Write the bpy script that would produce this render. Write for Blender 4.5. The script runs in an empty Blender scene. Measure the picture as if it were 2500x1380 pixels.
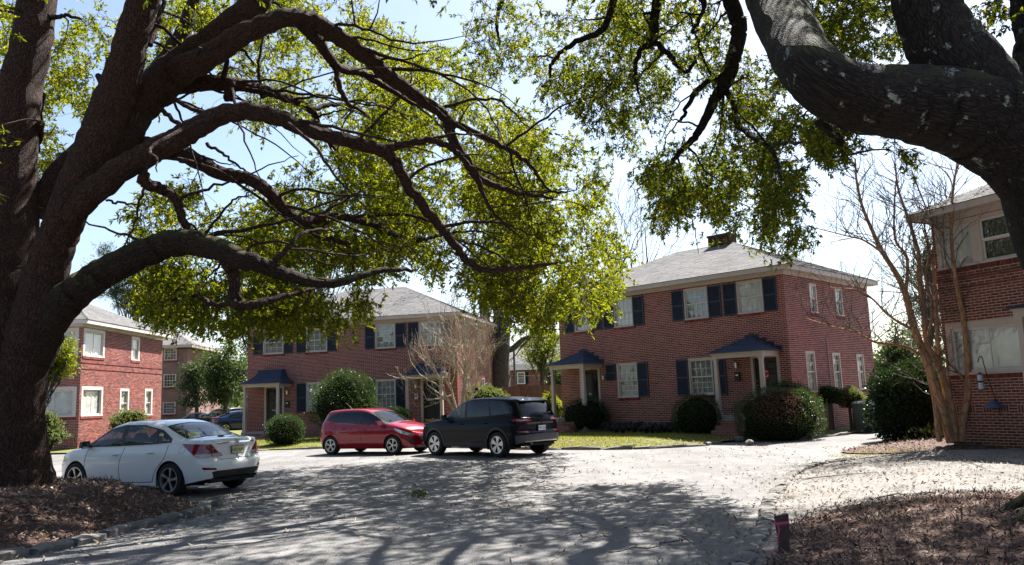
import bpy, math, random
import numpy as np
from mathutils import Matrix, Vector
from mathutils.geometry import delaunay_2d_cdt

rng = np.random.default_rng(7)
random.seed(7)
SC = bpy.context.scene
COL = SC.collection
R = math.radians

# ------------------------------------------------------------------ camera
FPX = 1967.0                       # focal length in photograph pixels (2500 wide)
PITCH, ROLL = R(8.21), math.atan(.0367)
_fw = np.array([0, math.cos(PITCH), math.sin(PITCH)])
_u0 = np.array([0, -math.sin(PITCH), math.cos(PITCH)])
_r0 = np.array([1., 0, 0])
_rt = _r0 * math.cos(ROLL) - _u0 * math.sin(ROLL)
_up = _r0 * math.sin(ROLL) + _u0 * math.cos(ROLL)
EYE = np.array([0, 0, 1.6])
cam = bpy.data.cameras.new('camera')
cam.sensor_fit = 'HORIZONTAL'; cam.sensor_width = 36.0; cam.lens = 36.0 * FPX / 2500.0
cam.clip_start = .05; cam.clip_end = 2000
camo = bpy.data.objects.new('camera', cam); COL.objects.link(camo)
camo.matrix_world = Matrix(((_rt[0], _up[0], -_fw[0], 0), (_rt[1], _up[1], -_fw[1], 0),
                            (_rt[2], _up[2], -_fw[2], 1.6), (0, 0, 0, 1)))
SC.camera = camo

# ------------------------------------------------------------------ sky and sun
SUN_EL, SUN_AZ = R(54), R(34)      # azimuth measured from +Y towards +X
w = bpy.data.worlds.new('World'); SC.world = w; w.use_nodes = True
wn = w.node_tree.nodes; wl = w.node_tree.links
bg = wn['Background']
sky = wn.new('ShaderNodeTexSky'); sky.sky_type = 'NISHITA'; sky.sun_disc = False
sky.sun_elevation = SUN_EL; sky.sun_rotation = SUN_AZ
sky.air_density = 1.0; sky.dust_density = 1.6; sky.ozone_density = 1.0; sky.altitude = 50
wl.new(sky.outputs[0], bg.inputs[0]); bg.inputs[1].default_value = .058
sun = bpy.data.lights.new('sun', 'SUN'); sun.energy = 5.0; sun.angle = R(.53); sun.color = (1, .965, .91)
suno = bpy.data.objects.new('sun', sun); COL.objects.link(suno)
_sd = Vector((math.cos(SUN_EL) * math.sin(SUN_AZ), math.cos(SUN_EL) * math.cos(SUN_AZ), math.sin(SUN_EL)))
suno.rotation_euler = _sd.to_track_quat('Z', 'Y').to_euler(); suno.location = (20, 30, 60)
SC.view_settings.view_transform = 'Standard'; SC.view_settings.look = 'None'
SC.view_settings.exposure = 2.02; SC.view_settings.gamma = 1; SC.view_settings.use_curve_mapping = False
SC.cycles.max_bounces = 5; SC.cycles.diffuse_bounces = 2; SC.cycles.glossy_bounces = 2
SC.cycles.transmission_bounces = 3; SC.cycles.transparent_max_bounces = 8
SC.cycles.sample_clamp_indirect = 6.0

# ------------------------------------------------------------------ pixel <-> place helpers
def _ray(x, y): return _rt * (x - 1250) / FPX - _up * (y - 690) / FPX + _fw
def at(x, y, d):
    """place seen at photo pixel (x, y), d metres ahead of the camera"""
    r = _ray(x, y); return EYE + r * (d / r[1])
def gnd(x, y, z=0.0):
    r = _ray(x, y); return EYE + r * ((z - 1.6) / r[2])
def proj(P):
    q = np.atleast_2d(P) - EYE; d = q @ _fw
    return 1250 + FPX * (q @ _rt) / d, 690 - FPX * (q @ _up) / d, d

# ------------------------------------------------------------------ object helpers
def tag(o, label=None, cat=None, group=None, kind=None):
    if label: o['label'] = label
    if cat: o['category'] = cat
    if group: o['group'] = group
    if kind: o['kind'] = kind
    return o
def empty(name, loc=(0, 0, 0), rz=0.0, label=None, cat=None, group=None):
    o = bpy.data.objects.new(name, None); COL.objects.link(o)
    o.location = loc; o.rotation_euler = (0, 0, rz); o.empty_display_size = .2
    return tag(o, label, cat, group)
def put(name, me, parent=None):
    o = bpy.data.objects.new(name, me); COL.objects.link(o)
    if parent: o.parent = parent
    return o
def fast_mesh(name, V, faces, mat=None, smooth=False, tc=None, normals=None):
    """faces: list of (n,k) index arrays"""
    me = bpy.data.meshes.new(name)
    V = np.asarray(V, dtype=np.float32)
    fs = [np.asarray(f, dtype=np.int32) for f in faces if len(f)]
    nf = sum(len(f) for f in fs); nl = sum(f.size for f in fs)
    me.vertices.add(len(V)); me.vertices.foreach_set('co', V.ravel())
    me.loops.add(nl); me.polygons.add(nf)
    me.loops.foreach_set('vertex_index', np.concatenate([f.ravel() for f in fs]))
    tot = np.concatenate([np.full(len(f), f.shape[1], dtype=np.int32) for f in fs])
    st = np.zeros(nf, dtype=np.int32); st[1:] = np.cumsum(tot)[:-1]
    me.polygons.foreach_set('loop_start', st)
    me.polygons.foreach_set('use_smooth', np.full(nf, bool(smooth)))
    if tc is not None:
        a = me.attributes.new('tc', 'FLOAT_VECTOR', 'POINT'); a.data.foreach_set('vector', np.asarray(tc, dtype=np.float32).ravel())
    me.update(calc_edges=True)
    if normals is not None: me.normals_split_custom_set_from_vertices(np.asarray(normals, dtype=np.float32))
    if mat: me.materials.append(mat)
    return me
BOXF = np.array([[0, 3, 2, 1], [4, 5, 6, 7], [0, 1, 5, 4], [1, 2, 6, 5], [2, 3, 7, 6], [3, 0, 4, 7]])
class MB:
    def __init__(s): s.v = []; s.f = {}; s.t = []; s.n = 0; s.hastc = False
    def add(s, V, F, tc=None):
        V = np.asarray(V, float).reshape(-1, 3)
        F = np.asarray(F, int); F = F.reshape(-1, F.shape[-1])
        s.v.append(V); s.f.setdefault(F.shape[1], []).append(F + s.n)
        if tc is not None: s.hastc = True
        s.t.append(np.zeros_like(V) if tc is None else np.asarray(tc, float)); s.n += len(V); return s
    def box(s, x0, x1, y0, y1, z0, z1):
        return s.add([[x0, y0, z0], [x1, y0, z0], [x1, y1, z0], [x0, y1, z0], [x0, y0, z1], [x1, y0, z1], [x1, y1, z1], [x0, y1, z1]], BOXF)
    def hexa(s, P): return s.add(P, BOXF)          # 8 points, bottom loop then top loop
    def quad(s, a, b, c, d): return s.add([a, b, c, d], [[0, 1, 2, 3]])
    def tri(s, a, b, c): return s.add([a, b, c], [[0, 1, 2]])
    def tube(s, path, rad, sides=6, cap=True, wob=0.0, tcs=.28):
        P = np.asarray(path, float); n = len(P); rad = np.broadcast_to(np.asarray(rad, float), (n,))
        T = np.gradient(P, axis=0); T /= np.linalg.norm(T, axis=1)[:, None] + 1e-9
        ref = np.array([0, 0, 1.]) if abs(T[0, 2]) < .9 else np.array([1., 0, 0])
        N = np.zeros_like(P); a = ref - T[0] * (ref @ T[0]); N[0] = a / np.linalg.norm(a)
        for i in range(1, n):
            a = N[i - 1] - T[i] * (N[i - 1] @ T[i]); N[i] = a / (np.linalg.norm(a) + 1e-9)
        B = np.cross(T, N)
        th = np.linspace(0, 2 * np.pi, sides, endpoint=False); c, sn = np.cos(th), np.sin(th)
        rr = rad[:, None] * np.ones(sides)
        if wob:
            ph = rng.uniform(0, 6.28, 4); Ls = np.concatenate([[0], np.cumsum(np.linalg.norm(np.diff(P, axis=0), axis=1))])
            rr = rr * (1 + wob * (np.sin(2 * th + ph[0] + Ls[:, None] * 1.3) * .5 + np.sin(3 * th + ph[1] - Ls[:, None] * 2.1) * .35
                                  + np.sin(5 * th + ph[2] + Ls[:, None] * 3.1) * .25 + np.sin(Ls[:, None] * 5 + th + ph[3]) * .3))
        V = P[:, None, :] + rr[..., None] * (c[None, :, None] * N[:, None, :] + sn[None, :, None] * B[:, None, :])
        Ls = np.concatenate([[0], np.cumsum(np.linalg.norm(np.diff(P, axis=0), axis=1))])
        off = rng.uniform(0, 50)
        tc = np.stack([np.broadcast_to(c, (n, sides)) * rad[:, None], np.broadcast_to(sn, (n, sides)) * rad[:, None],
                       np.broadcast_to((Ls * tcs + off)[:, None], (n, sides))], -1)
        i = np.arange(n - 1)[:, None] * sides; j = np.arange(sides)[None, :]; k = (j + 1) % sides
        F = np.stack([i + j, i + k, i + sides + k, i + sides + j], -1).reshape(-1, 4)
        b = s.n; s.add(V.reshape(-1, 3), F, tc.reshape(-1, 3))
        if cap:
            for ring, flip in ((0, True), (n - 1, False)):
                s.add(np.vstack([V[ring], P[ring]]), [[(q + 1) % sides, q, sides] if flip else [q, (q + 1) % sides, sides] for q in range(sides)],
                      np.vstack([tc[ring], tc[ring].mean(0)]))
        return s
    def lathe(s, prof, n=24, ax='z', c=(0, 0, 0), closed=False):
        """prof: (radius, height) pairs turned round an axis through c"""
        prof = np.asarray(prof, float); th = np.linspace(0, 2 * np.pi, n, endpoint=False); m = len(prof)
        r = prof[:, 0][:, None]; h = np.broadcast_to(prof[:, 1][:, None], (m, n))
        a, b = r * np.cos(th), r * np.sin(th)
        V = {'z': (a, b, h), 'y': (b, h, a), 'x': (h, a, b)}[ax]
        V = np.stack(V, -1).reshape(-1, 3) + np.asarray(c, float)
        mm = m if closed else m - 1
        i = np.arange(mm)[:, None] * n; i2 = ((np.arange(mm) + 1) % m)[:, None] * n; j = np.arange(n)[None, :]; k = (j + 1) % n
        return s.add(V, np.stack([i + j, i + k, i2 + k, i2 + j], -1).reshape(-1, 4))
    def prism(s, poly, fn, a, b):
        """outline (n,2) extruded from a to b; fn(u,v,w)->xyz"""
        n = len(poly); V = [fn(u, v, a) for u, v in poly] + [fn(u, v, b) for u, v in poly]
        s.add(V, [[i, (i + 1) % n, n + (i + 1) % n, n + i] for i in range(n)])
        s.add(V, [list(range(n))[::-1]]); s.add(V, [list(range(n, 2 * n))]); return s
    def build(s, name, mat, parent=None, smooth=False):
        V = np.vstack(s.v); F = [np.vstack(f) for f in s.f.values()]
        return put(name, fast_mesh(name, V, F, mat, smooth, np.vstack(s.t) if s.hastc else None), parent)

def smooth_path(P, n=8, closed=False):
    """Catmull-Rom through rows of P"""
    P = np.asarray(P, float)
    Q = np.vstack([P[-1], P, P[0], P[1]]) if closed else np.vstack([2 * P[0] - P[1], P, 2 * P[-1] - P[-2]])
    out = []; t = np.linspace(0, 1, n, endpoint=False)[:, None]
    for i in range(len(Q) - 3):
        a, b, c, d = Q[i:i + 4]
        out.append(.5 * (2 * b + (c - a) * t + (2 * a - 5 * b + 4 * c - d) * t ** 2 + (-a + 3 * b - 3 * c + d) * t ** 3))
    if not closed: out.append(P[-1:])
    return np.vstack(out)
def in_poly(x, y, poly):
    x = np.asarray(x); y = np.asarray(y); r = np.zeros(x.shape, bool); p = np.asarray(poly); j = len(p) - 1
    for i in range(len(p)):
        c = ((p[i, 1] > y) != (p[j, 1] > y)) & (x < (p[j, 0] - p[i, 0]) * (y - p[i, 1]) / (p[j, 1] - p[i, 1] + 1e-12) + p[i, 0])
        r ^= c; j = i
    return r
def dist_line(x, y, L):
    """distance of points to the polyline L"""
    x = np.asarray(x, float); y = np.asarray(y, float); d = np.full(x.shape, 1e9); L = np.asarray(L, float)
    for a, b in zip(L[:-1], L[1:]):
        e = b - a; t = np.clip(((x - a[0]) * e[0] + (y - a[1]) * e[1]) / (e @ e + 1e-12), 0, 1)
        d = np.minimum(d, np.hypot(x - a[0] - t * e[0], y - a[1] - t * e[1]))
    return d
def sstep(x): x = np.clip(x, 0, 1); return x * x * (3 - 2 * x)
def vnoise(x, y, s=1.0, seed=0):
    """cheap smooth noise, about -1..1"""
    q = np.random.default_rng(seed); r = 0
    for k in range(5):
        a, b, c = q.uniform(-1, 1), q.uniform(-1, 1), q.uniform(0, 6.28); f = (.6 + .5 * k) / s * 3
        r = r + np.sin(x * a * f + y * b * f + c) * (.9 ** k)
    return r / 2.6

# ------------------------------------------------------------------ materials
def new_mat(name):
    m = bpy.data.materials.new(name); m.use_nodes = True
    N = m.node_tree.nodes; return m, N, m.node_tree.links, N['Principled BSDF']
def coords(N, L, kind='Object', attr=None):
    if attr:
        a = N.new('ShaderNodeAttribute'); a.attribute_name = attr; return a.outputs['Vector']
    return N.new('ShaderNodeTexCoord').outputs[kind]
def noise(N, L, vec, scale, detail=4, rough=.55, stretch=None):
    if stretch:
        mp = N.new('ShaderNodeMapping'); mp.inputs['Scale'].default_value = stretch; L.new(vec, mp.inputs[0]); vec = mp.outputs[0]
    t = N.new('ShaderNodeTexNoise'); t.inputs['Scale'].default_value = scale; t.inputs['Detail'].default_value = detail
    t.inputs['Roughness'].default_value = rough; L.new(vec, t.inputs['Vector']); return t.outputs['Fac']
def ramp(N, L, fac, stops):
    r = N.new('ShaderNodeValToRGB'); el = r.color_ramp.elements
    while len(el) < len(stops): el.new(.5)
    for e, (p, c) in zip(el, stops): e.position = p; e.color = (*c, 1) if len(c) == 3 else c
    L.new(fac, r.inputs[0]); return r.outputs[0]
def mixc(N, L, fac, a, b, mode='MIX'):
    m = N.new('ShaderNodeMix'); m.data_type = 'RGBA'; m.blend_type = mode
    for s, v in ((m.inputs[0], fac), (m.inputs[6], a), (m.inputs[7], b)):
        if isinstance(v, (int, float)): s.default_value = v
        elif isinstance(v, tuple): s.default_value = (*v, 1) if len(v) == 3 else v
        else: L.new(v, s)
    return m.outputs[2]
def math_(N, L, op, a, b=0.0):
    m = N.new('ShaderNodeMath'); m.operation = op
    for s, v in zip(m.inputs, (a, b)):
        if isinstance(v, (int, float)): s.default_value = v
        else: L.new(v, s)
    return m.outputs[0]
def bump(N, L, h, strength, dist, bsdf):
    b = N.new('ShaderNodeBump'); b.inputs['Strength'].default_value = strength; b.inputs['Distance'].default_value = dist
    L.new(h, b.inputs['Height']); L.new(b.outputs[0], bsdf.inputs['Normal']); return b
def island(N, L):
    """a random number for each loose piece, different from object to object"""
    g = N.new('ShaderNodeNewGeometry').outputs['Random Per Island']; o = N.new('ShaderNodeObjectInfo').outputs['Random']
    return math_(N, L, 'FRACT', math_(N, L, 'ADD', g, o))
def simple(name, col, rough=.6, metal=0.0, var=.18, scale=6.0, bmp=0.0, coat=0.0, spec=.5, bscale=40, kind='Object'):
    m, N, L, b = new_mat(name); c = coords(N, L, kind)
    n1 = noise(N, L, c, scale, 5)
    lo = tuple(x * (1 - var) for x in col); hi = tuple(min(1, x * (1 + var)) for x in col)
    L.new(ramp(N, L, n1, [(.3, lo), (.7, hi)]), b.inputs['Base Color'])
    b.inputs['Roughness'].default_value = rough; b.inputs['Metallic'].default_value = metal
    b.inputs['Specular IOR Level'].default_value = spec
    if coat: b.inputs['Coat Weight'].default_value = coat; b.inputs['Coat Roughness'].default_value = .03
    if bmp: bump(N, L, noise(N, L, c, bscale, 4), bmp, .01, b)
    return m
def piece_mat(name, cols, rough=.85, grain=30, gvar=.25, bmp=.3, stretch=None, spec=.4, stain=0):
    """many pieces, each its own shade"""
    m, N, L, b = new_mat(name); r = island(N, L)
    n = len(cols); base = ramp(N, L, r, [(i / max(1, n - 1), c) for i, c in enumerate(cols)])
    c = coords(N, L); g = noise(N, L, c, grain, 5, stretch=stretch)
    sh = ramp(N, L, g, [(.25, (1 - gvar,) * 3), (.75, (1 + gvar,) * 3)])
    col = mixc(N, L, 1.0, base, sh, 'MULTIPLY')
    if stain:
        ps = N.new('ShaderNodeNewGeometry').outputs['Position']; s1 = noise(N, L, ps, .55, 5, .6, (1, 1, .55)); s2 = noise(N, L, ps, 2.6, 4)
        col = mixc(N, L, 1.0, col, ramp(N, L, s1, [(.3, (1 - stain,) * 3), (.5, (1, 1, 1)), (.72, (1 + stain * .7, 1 + stain * .5, 1 + stain * .45))]), 'MULTIPLY')
        col = mixc(N, L, 1.0, col, ramp(N, L, s2, [(.3, (.86,) * 3), (.7, (1.1,) * 3)]), 'MULTIPLY')
    L.new(col, b.inputs['Base Color'])
    b.inputs['Roughness'].default_value = rough; b.inputs['Specular IOR Level'].default_value = spec
    if bmp: bump(N, L, g, bmp, .006, b)
    return m
def leaf_mat(name, cols, trans=.45, tmul=(2.2, 2.0, .8), rough=.5):
    m, N, L, b = new_mat(name); r = island(N, L); n = len(cols)
    base = ramp(N, L, r, [(i / max(1, n - 1), c) for i, c in enumerate(cols)])
    L.new(base, b.inputs['Base Color']); b.inputs['Roughness'].default_value = rough; b.inputs['Specular IOR Level'].default_value = .22
    t = N.new('ShaderNodeBsdfTranslucent'); L.new(mixc(N, L, 1.0, base, tmul, 'MULTIPLY'), t.inputs[0])
    mx = N.new('ShaderNodeMixShader'); mx.inputs[0].default_value = trans
    L.new(b.outputs[0], mx.inputs[1]); L.new(t.outputs[0], mx.inputs[2]); L.new(mx.outputs[0], N['Material Output'].inputs[0])
    return m
def glass_mat(name, tint=(1, 1, 1), ior=1.5, rough=.0, boost=.0):
    m, N, L, b = new_mat(name); N.remove(b)
    tr = N.new('ShaderNodeBsdfTransparent'); tr.inputs[0].default_value = (*tint, 1)
    gl = N.new('ShaderNodeBsdfGlossy'); gl.inputs['Roughness'].default_value = rough
    fr = N.new('ShaderNodeFresnel'); bf = N.new('ShaderNodeNewGeometry').outputs['Backfacing']
    L.new(math_(N, L, 'ADD', math_(N, L, 'MULTIPLY', bf, 1 / ior - ior), ior), fr.inputs[0])      # a thin pane looks the same from both sides
    f = math_(N, L, 'ADD', fr.outputs[0], boost)
    mx = N.new('ShaderNodeMixShader'); L.new(f, mx.inputs[0]); L.new(tr.outputs[0], mx.inputs[1]); L.new(gl.outputs[0], mx.inputs[2])
    L.new(mx.outputs[0], N['Material Output'].inputs[0]); return m
def bark_mat(name, dark, light, scale=9, moss=0.0, lichen=0.0, bdist=.03):
    m, N, L, b = new_mat(name); c = coords(N, L, attr='tc')
    n1 = noise(N, L, c, scale, 6, .65); n2 = noise(N, L, c, scale * .22, 3)
    v = N.new('ShaderNodeTexVoronoi'); v.feature = 'DISTANCE_TO_EDGE'; v.inputs['Scale'].default_value = scale * 1.6
    dv = N.new('ShaderNodeVectorMath'); dv.operation = 'ADD'; nz = N.new('ShaderNodeTexNoise'); nz.inputs['Scale'].default_value = scale * .8
    L.new(c, nz.inputs[0]); sc = N.new('ShaderNodeVectorMath'); sc.operation = 'SCALE'; sc.inputs[3].default_value = .058
    L.new(nz.outputs['Color'], sc.inputs[0]); L.new(c, dv.inputs[0]); L.new(sc.outputs[0], dv.inputs[1]); L.new(dv.outputs[0], v.inputs['Vector'])
    plates = ramp(N, L, v.outputs['Distance'], [(0, (0, 0, 0)), (.16, (1, 1, 1))])
    hgt = math_(N, L, 'ADD', math_(N, L, 'MULTIPLY', plates, .6), math_(N, L, 'MULTIPLY', n1, .8))
    col = ramp(N, L, hgt, [(.38, dark), (.98, light)])
    col = mixc(N, L, math_(N, L, 'MULTIPLY', n2, .5), col, tuple(x * .55 for x in light))
    oc = coords(N, L)
    if lichen:
        ln = ramp(N, L, noise(N, L, oc, 5.5, 6, .7), [(.60, (0, 0, 0)), (.66, (lichen,) * 3)])
        col = mixc(N, L, ln, col, (.34, .36, .31))
    if moss:
        g = N.new('ShaderNodeNewGeometry'); sp = N.new('ShaderNodeSeparateXYZ'); L.new(g.outputs['Normal'], sp.inputs[0])
        mk = math_(N, L, 'MULTIPLY', ramp(N, L, sp.outputs[2], [(.15, (0, 0, 0)), (.75, (1, 1, 1))]),
                   ramp(N, L, noise(N, L, oc, 3.2, 5), [(.42, (0, 0, 0)), (.6, (moss,) * 3)]))
        col = mixc(N, L, mk, col, (.085, .085, .022))
    L.new(col, b.inputs['Base Color']); b.inputs['Roughness'].default_value = .92; b.inputs['Specular IOR Level'].default_value = .25
    bump(N, L, hgt, 1.0, bdist, b); return m
# ------------------------------------------------------------------ shared materials
M = {}
M['brick'] = piece_mat('brick', [(.06, .014, .013), (.19, .035, .027), (.22, .045, .034), (.105, .025, .021), (.245, .054, .04), (.16, .036, .03), (.28, .065, .047)], .88, 55, .3, .35, stain=.3)
M['brick_old'] = piece_mat('brick_old', [(.07, .02, .016), (.18, .045, .03), (.13, .036, .026), (.21, .055, .036), (.1, .032, .021)], .88, 40, .32, .4, stain=.3)
M['mortar'] = simple('mortar', (.47, .335, .285), .95, var=.14, scale=9, bmp=.3)
M['trim'] = simple('trim', (.46, .37, .32), .55, var=.08, scale=3, bmp=.05)
M['trim_pale'] = simple('trim_pale', (.56, .49, .45), .5, var=.07, scale=3, bmp=.05)
M['shutter'] = simple('shutter', (.013, .02, .042), .55, var=.2, scale=5, bmp=.05)
M['door'] = simple('door', (.016, .012, .011), .45, var=.2, scale=4)
M['shingle'] = piece_mat('shingle', [(.095, .092, .091), (.13, .125, .122), (.11, .106, .105), (.148, .142, .136), (.104, .1, .098)], .93, 60, .2, .4, stain=.14)
M['shingle_navy'] = piece_mat('shingle_navy', [(.02, .028, .05), (.035, .05, .085), (.027, .038, .065), (.045, .06, .095)], .9, 60, .25, .4)
M['flash'] = simple('flash', (.018, .02, .032), .6)
M['glass'] = glass_mat('window_glass', (.95, .96, .96), 1.4, 0.0, .03)
M['glass_dark'] = glass_mat('dark_glass', (.35, .37, .38), 1.5, 0.0, .05)
M['curtain'] = simple('curtain', (.72, .7, .67), .9, var=.1, scale=4)
M['curtain_grey'] = simple('curtain_grey', (.27, .27, .26), .9, var=.12, scale=4)
M['curtain_dark'] = simple('curtain_dark', (.05, .05, .05), .9, var=.3, scale=3)
M['metal_dark'] = simple('metal_dark', (.02, .02, .022), .4, .6)
M['brass'] = simple('brass', (.55, .38, .14), .32, .9, var=.1)
M['silver'] = simple('silver', (.55, .55, .54), .3, .9, var=.1)
M['white_paint'] = simple('white_paint', (.75, .75, .74), .5, var=.05)
M['concrete'] = simple('concrete', (.3, .29, .275), .92, var=.22, scale=3, bmp=.3)
M['lamp_glass'] = glass_mat('lamp_glass', (.85, .85, .8), 1.45, .2, .1)
M['red'] = simple('red_print', (.42, .012, .02), .5, var=.08)
M['black'] = simple('black_print', (.012, .012, .012), .6)

def text_mesh(s, size, fn, mat, name, parent=None, depth=.004, align='CENTER', sx=1.0):
    cu = bpy.data.curves.new('t', 'FONT'); cu.body = s; cu.size = size; cu.extrude = depth / 2; cu.align_x = align; cu.align_y = 'CENTER'
    cu.resolution_u = 3
    to = bpy.data.objects.new('t', cu); COL.objects.link(to); bpy.context.view_layer.update()
    me = bpy.data.meshes.new_from_object(to.evaluated_get(bpy.context.evaluated_depsgraph_get()))
    n = len(me.vertices); co = np.zeros(n * 3); me.vertices.foreach_get('co', co); co = co.reshape(-1, 3); co[:, 0] *= sx
    me.vertices.foreach_set('co', np.array([fn(*c) for c in co]).ravel().astype(np.float32)); me.materials.clear(); me.materials.append(mat); me.update()
    bpy.data.objects.remove(to); bpy.data.curves.remove(cu)
    return put(name, me, parent)

# ------------------------------------------------------------------ houses
CP, BLEN, JT = .0677, .213, .0185
UNIT_BRICK = {}
def unit_brick(mat):
    if mat.name not in UNIT_BRICK:
        UNIT_BRICK[mat.name] = fast_mesh('brick', np.array([[x, y, z] for z in (-1, 1) for x, y in ((-1, -1), (1, -1), (1, 1), (-1, 1))]) *
                              np.array([(BLEN - JT) / 2, .0145, (CP - JT) / 2]), [BOXF], mat)
    return UNIT_BRICK[mat.name]
class House:
    def __init__(s, name, label, origin, rot, W, D, cat='house', group='brick houses round the court'):
        s.W, s.D = W, D; s.root = empty(name, (origin[0], origin[1], 0), rot, label, cat, group); s.rot = rot; s.o = np.array([origin[0], origin[1], 0.])
    def fr(s, face):
        W, D = s.W, s.D
        b, u, o = {'front': ((0, 0, 0), (1, 0, 0), (0, -1, 0)), 'right': ((W, 0, 0), (0, 1, 0), (1, 0, 0)),
                   'left': ((0, 0, 0), (0, 1, 0), (-1, 0, 0)), 'back': ((0, D, 0), (1, 0, 0), (0, 1, 0))}[face]
        b, u, o = map(lambda q: np.array(q, float), (b, u, o))
        return lambda U, O, Z: b + u * U + o * O + np.array([0, 0, 1.]) * Z
    def vfr(s, face):
        f = s.fr(face); b = f(0, 0, 0); u = f(1, 0, 0) - b; o = f(0, 1, 0) - b
        return lambda U, O, Z: b + np.asarray(U)[..., None] * u + np.asarray(O)[..., None] * o + np.asarray(Z)[..., None] * np.array([0, 0, 1.])
def fbox(mb, f, u0, u1, o0, o1, z0, z1):
    mb.hexa([f(u0, o1, z0), f(u1, o1, z0), f(u1, o0, z0), f(u0, o0, z0), f(u0, o1, z1), f(u1, o1, z1), f(u1, o0, z1), f(u0, o0, z1)])
def brick_wall(H, face, u0, u1, z0, z1, openings=(), proud=(), pattern=None, sel=None, mat='brick', stain=None, nsel=300):
    f = H.fr(face); vf = H.vfr(face)
    # mortar sheet with holes and reveals
    us = sorted({u0, u1, *[min(max(a, u0), u1) for o in openings for a in o[:2]]}); zs = sorted({z0, z1, *[min(max(a, z0), z1) for o in openings for a in o[2:]]})
    mb = MB()
    for a, b in zip(us[:-1], us[1:]):
        for c, d in zip(zs[:-1], zs[1:]):
            mu, mz = (a + b) / 2, (c + d) / 2
            if any(o[0] < mu < o[1] and o[2] < mz < o[3] for o in openings): continue
            mb.quad(f(a, 0, c), f(b, 0, c), f(b, 0, d), f(a, 0, d))
    for a, b, c, d in openings:
        for p, q in (((a, c), (b, c)), ((b, c), (b, d)), ((b, d), (a, d)), ((a, d), (a, c))):
            mb.quad(f(p[0], 0, p[1]), f(q[0], 0, q[1]), f(q[0], -.16, q[1]), f(p[0], -.16, p[1]))
    wall = mb.build('wall', M['mortar'], H.root)
    # bricks
    B = []; n = int(round((z1 - z0) / CP)); full = []
    for k in range(n):
        za = z0 + k * CP; zb = za + CP; zc = (za + zb) / 2
        if pattern and pattern <= zc < pattern + 3 * CP:
            if zc - pattern > CP: continue
            # basket weave: three upright bricks, then three lying ones
            x = u0; i = 0
            while x < u1 - .05:
                xe = min(x + BLEN, u1)
                if i % 2 == 0:
                    for q in range(3):
                        a = x + q * BLEN / 3
                        if a + BLEN / 3 <= u1: B.append((a + JT / 2, a + BLEN / 3 - JT / 2, za + JT / 2, za + 3 * CP - JT / 2, 0))
                else:
                    for q in range(3): B.append((x + JT / 2, xe - JT / 2, za + q * CP + JT / 2, za + (q + 1) * CP - JT / 2, 0))
                x = xe; i += 1
            continue
        iv = [(u0, u1)]
        for o in openings:
            if o[2] < zc < o[3]:
                nv = []
                for a, b in iv:
                    if o[1] <= a or o[0] >= b: nv.append((a, b)); continue
                    if o[0] > a: nv.append((a, o[0]))
                    if o[1] < b: nv.append((o[1], b))
                iv = nv
        pr = .022 if any(abs(zc - q) < CP / 2 for q in proud) else 0
        for a, b in iv:
            ph = (k % 2) * BLEN / 2; x = u0 + ph + math.floor((a - u0 - ph) / BLEN) * BLEN
            while x < b - .001:
                l, r = max(x, a), min(x + BLEN, b)
                if r - l > .035: B.append((l + JT / 2, r - JT / 2, za + JT / 2, zb - JT / 2, pr))
                x += BLEN
    B = np.array(B); wdt = B[:, 1] - B[:, 0]; cu = (B[:, 0] + B[:, 1]) / 2; cz = (B[:, 2] + B[:, 3]) / 2
    is_part = np.zeros(len(B), bool)
    if sel:
        ok = np.where((wdt > BLEN - JT - .002) & (B[:, 4] == 0) & ((B[:, 3] - B[:, 2]) < .06) & (cu > sel[0]) & (cu < sel[1]) & (cz > sel[2]) & (cz < sel[3]))[0]
        ok = ok[:nsel] if len(ok) <= nsel else ok[np.argsort(np.hypot(cu[ok] - (sel[0] + sel[1]) / 2, cz[ok] - (sel[2] + sel[3]) / 2))[:nsel]]
        is_part[ok] = True; me = unit_brick(M[mat]); rz = {'front': 0, 'back': 0, 'left': R(90), 'right': R(90)}[face]
        for i in ok:
            o = put('brick', me, wall); o.location = f(cu[i], -.0145 + .006 + rng.normal(0, .0012), cz[i]); o.rotation_euler = (0, 0, rz)
    B = B[~is_part]; m = len(B)
    top = .006 + B[:, 4] + rng.normal(0, .0013, m)
    O0 = np.full(m, -.02); dz = rng.normal(0, .0012, m)
    P = [vf(B[:, 0], top, B[:, 2] + dz), vf(B[:, 1], top, B[:, 2] + dz), vf(B[:, 1], O0, B[:, 2]), vf(B[:, 0], O0, B[:, 2]),
         vf(B[:, 0], top, B[:, 3] + dz), vf(B[:, 1], top, B[:, 3] + dz), vf(B[:, 1], O0, B[:, 3]), vf(B[:, 0], O0, B[:, 3])]
    V = np.stack(P, 1).reshape(-1, 3); F = (np.arange(m)[:, None, None] * 8 + BOXF[None]).reshape(-1, 4)
    tag(put('brickwork', fast_mesh('brickwork', V, [F], M[mat]), wall), kind='stuff')
    return wall
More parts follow.
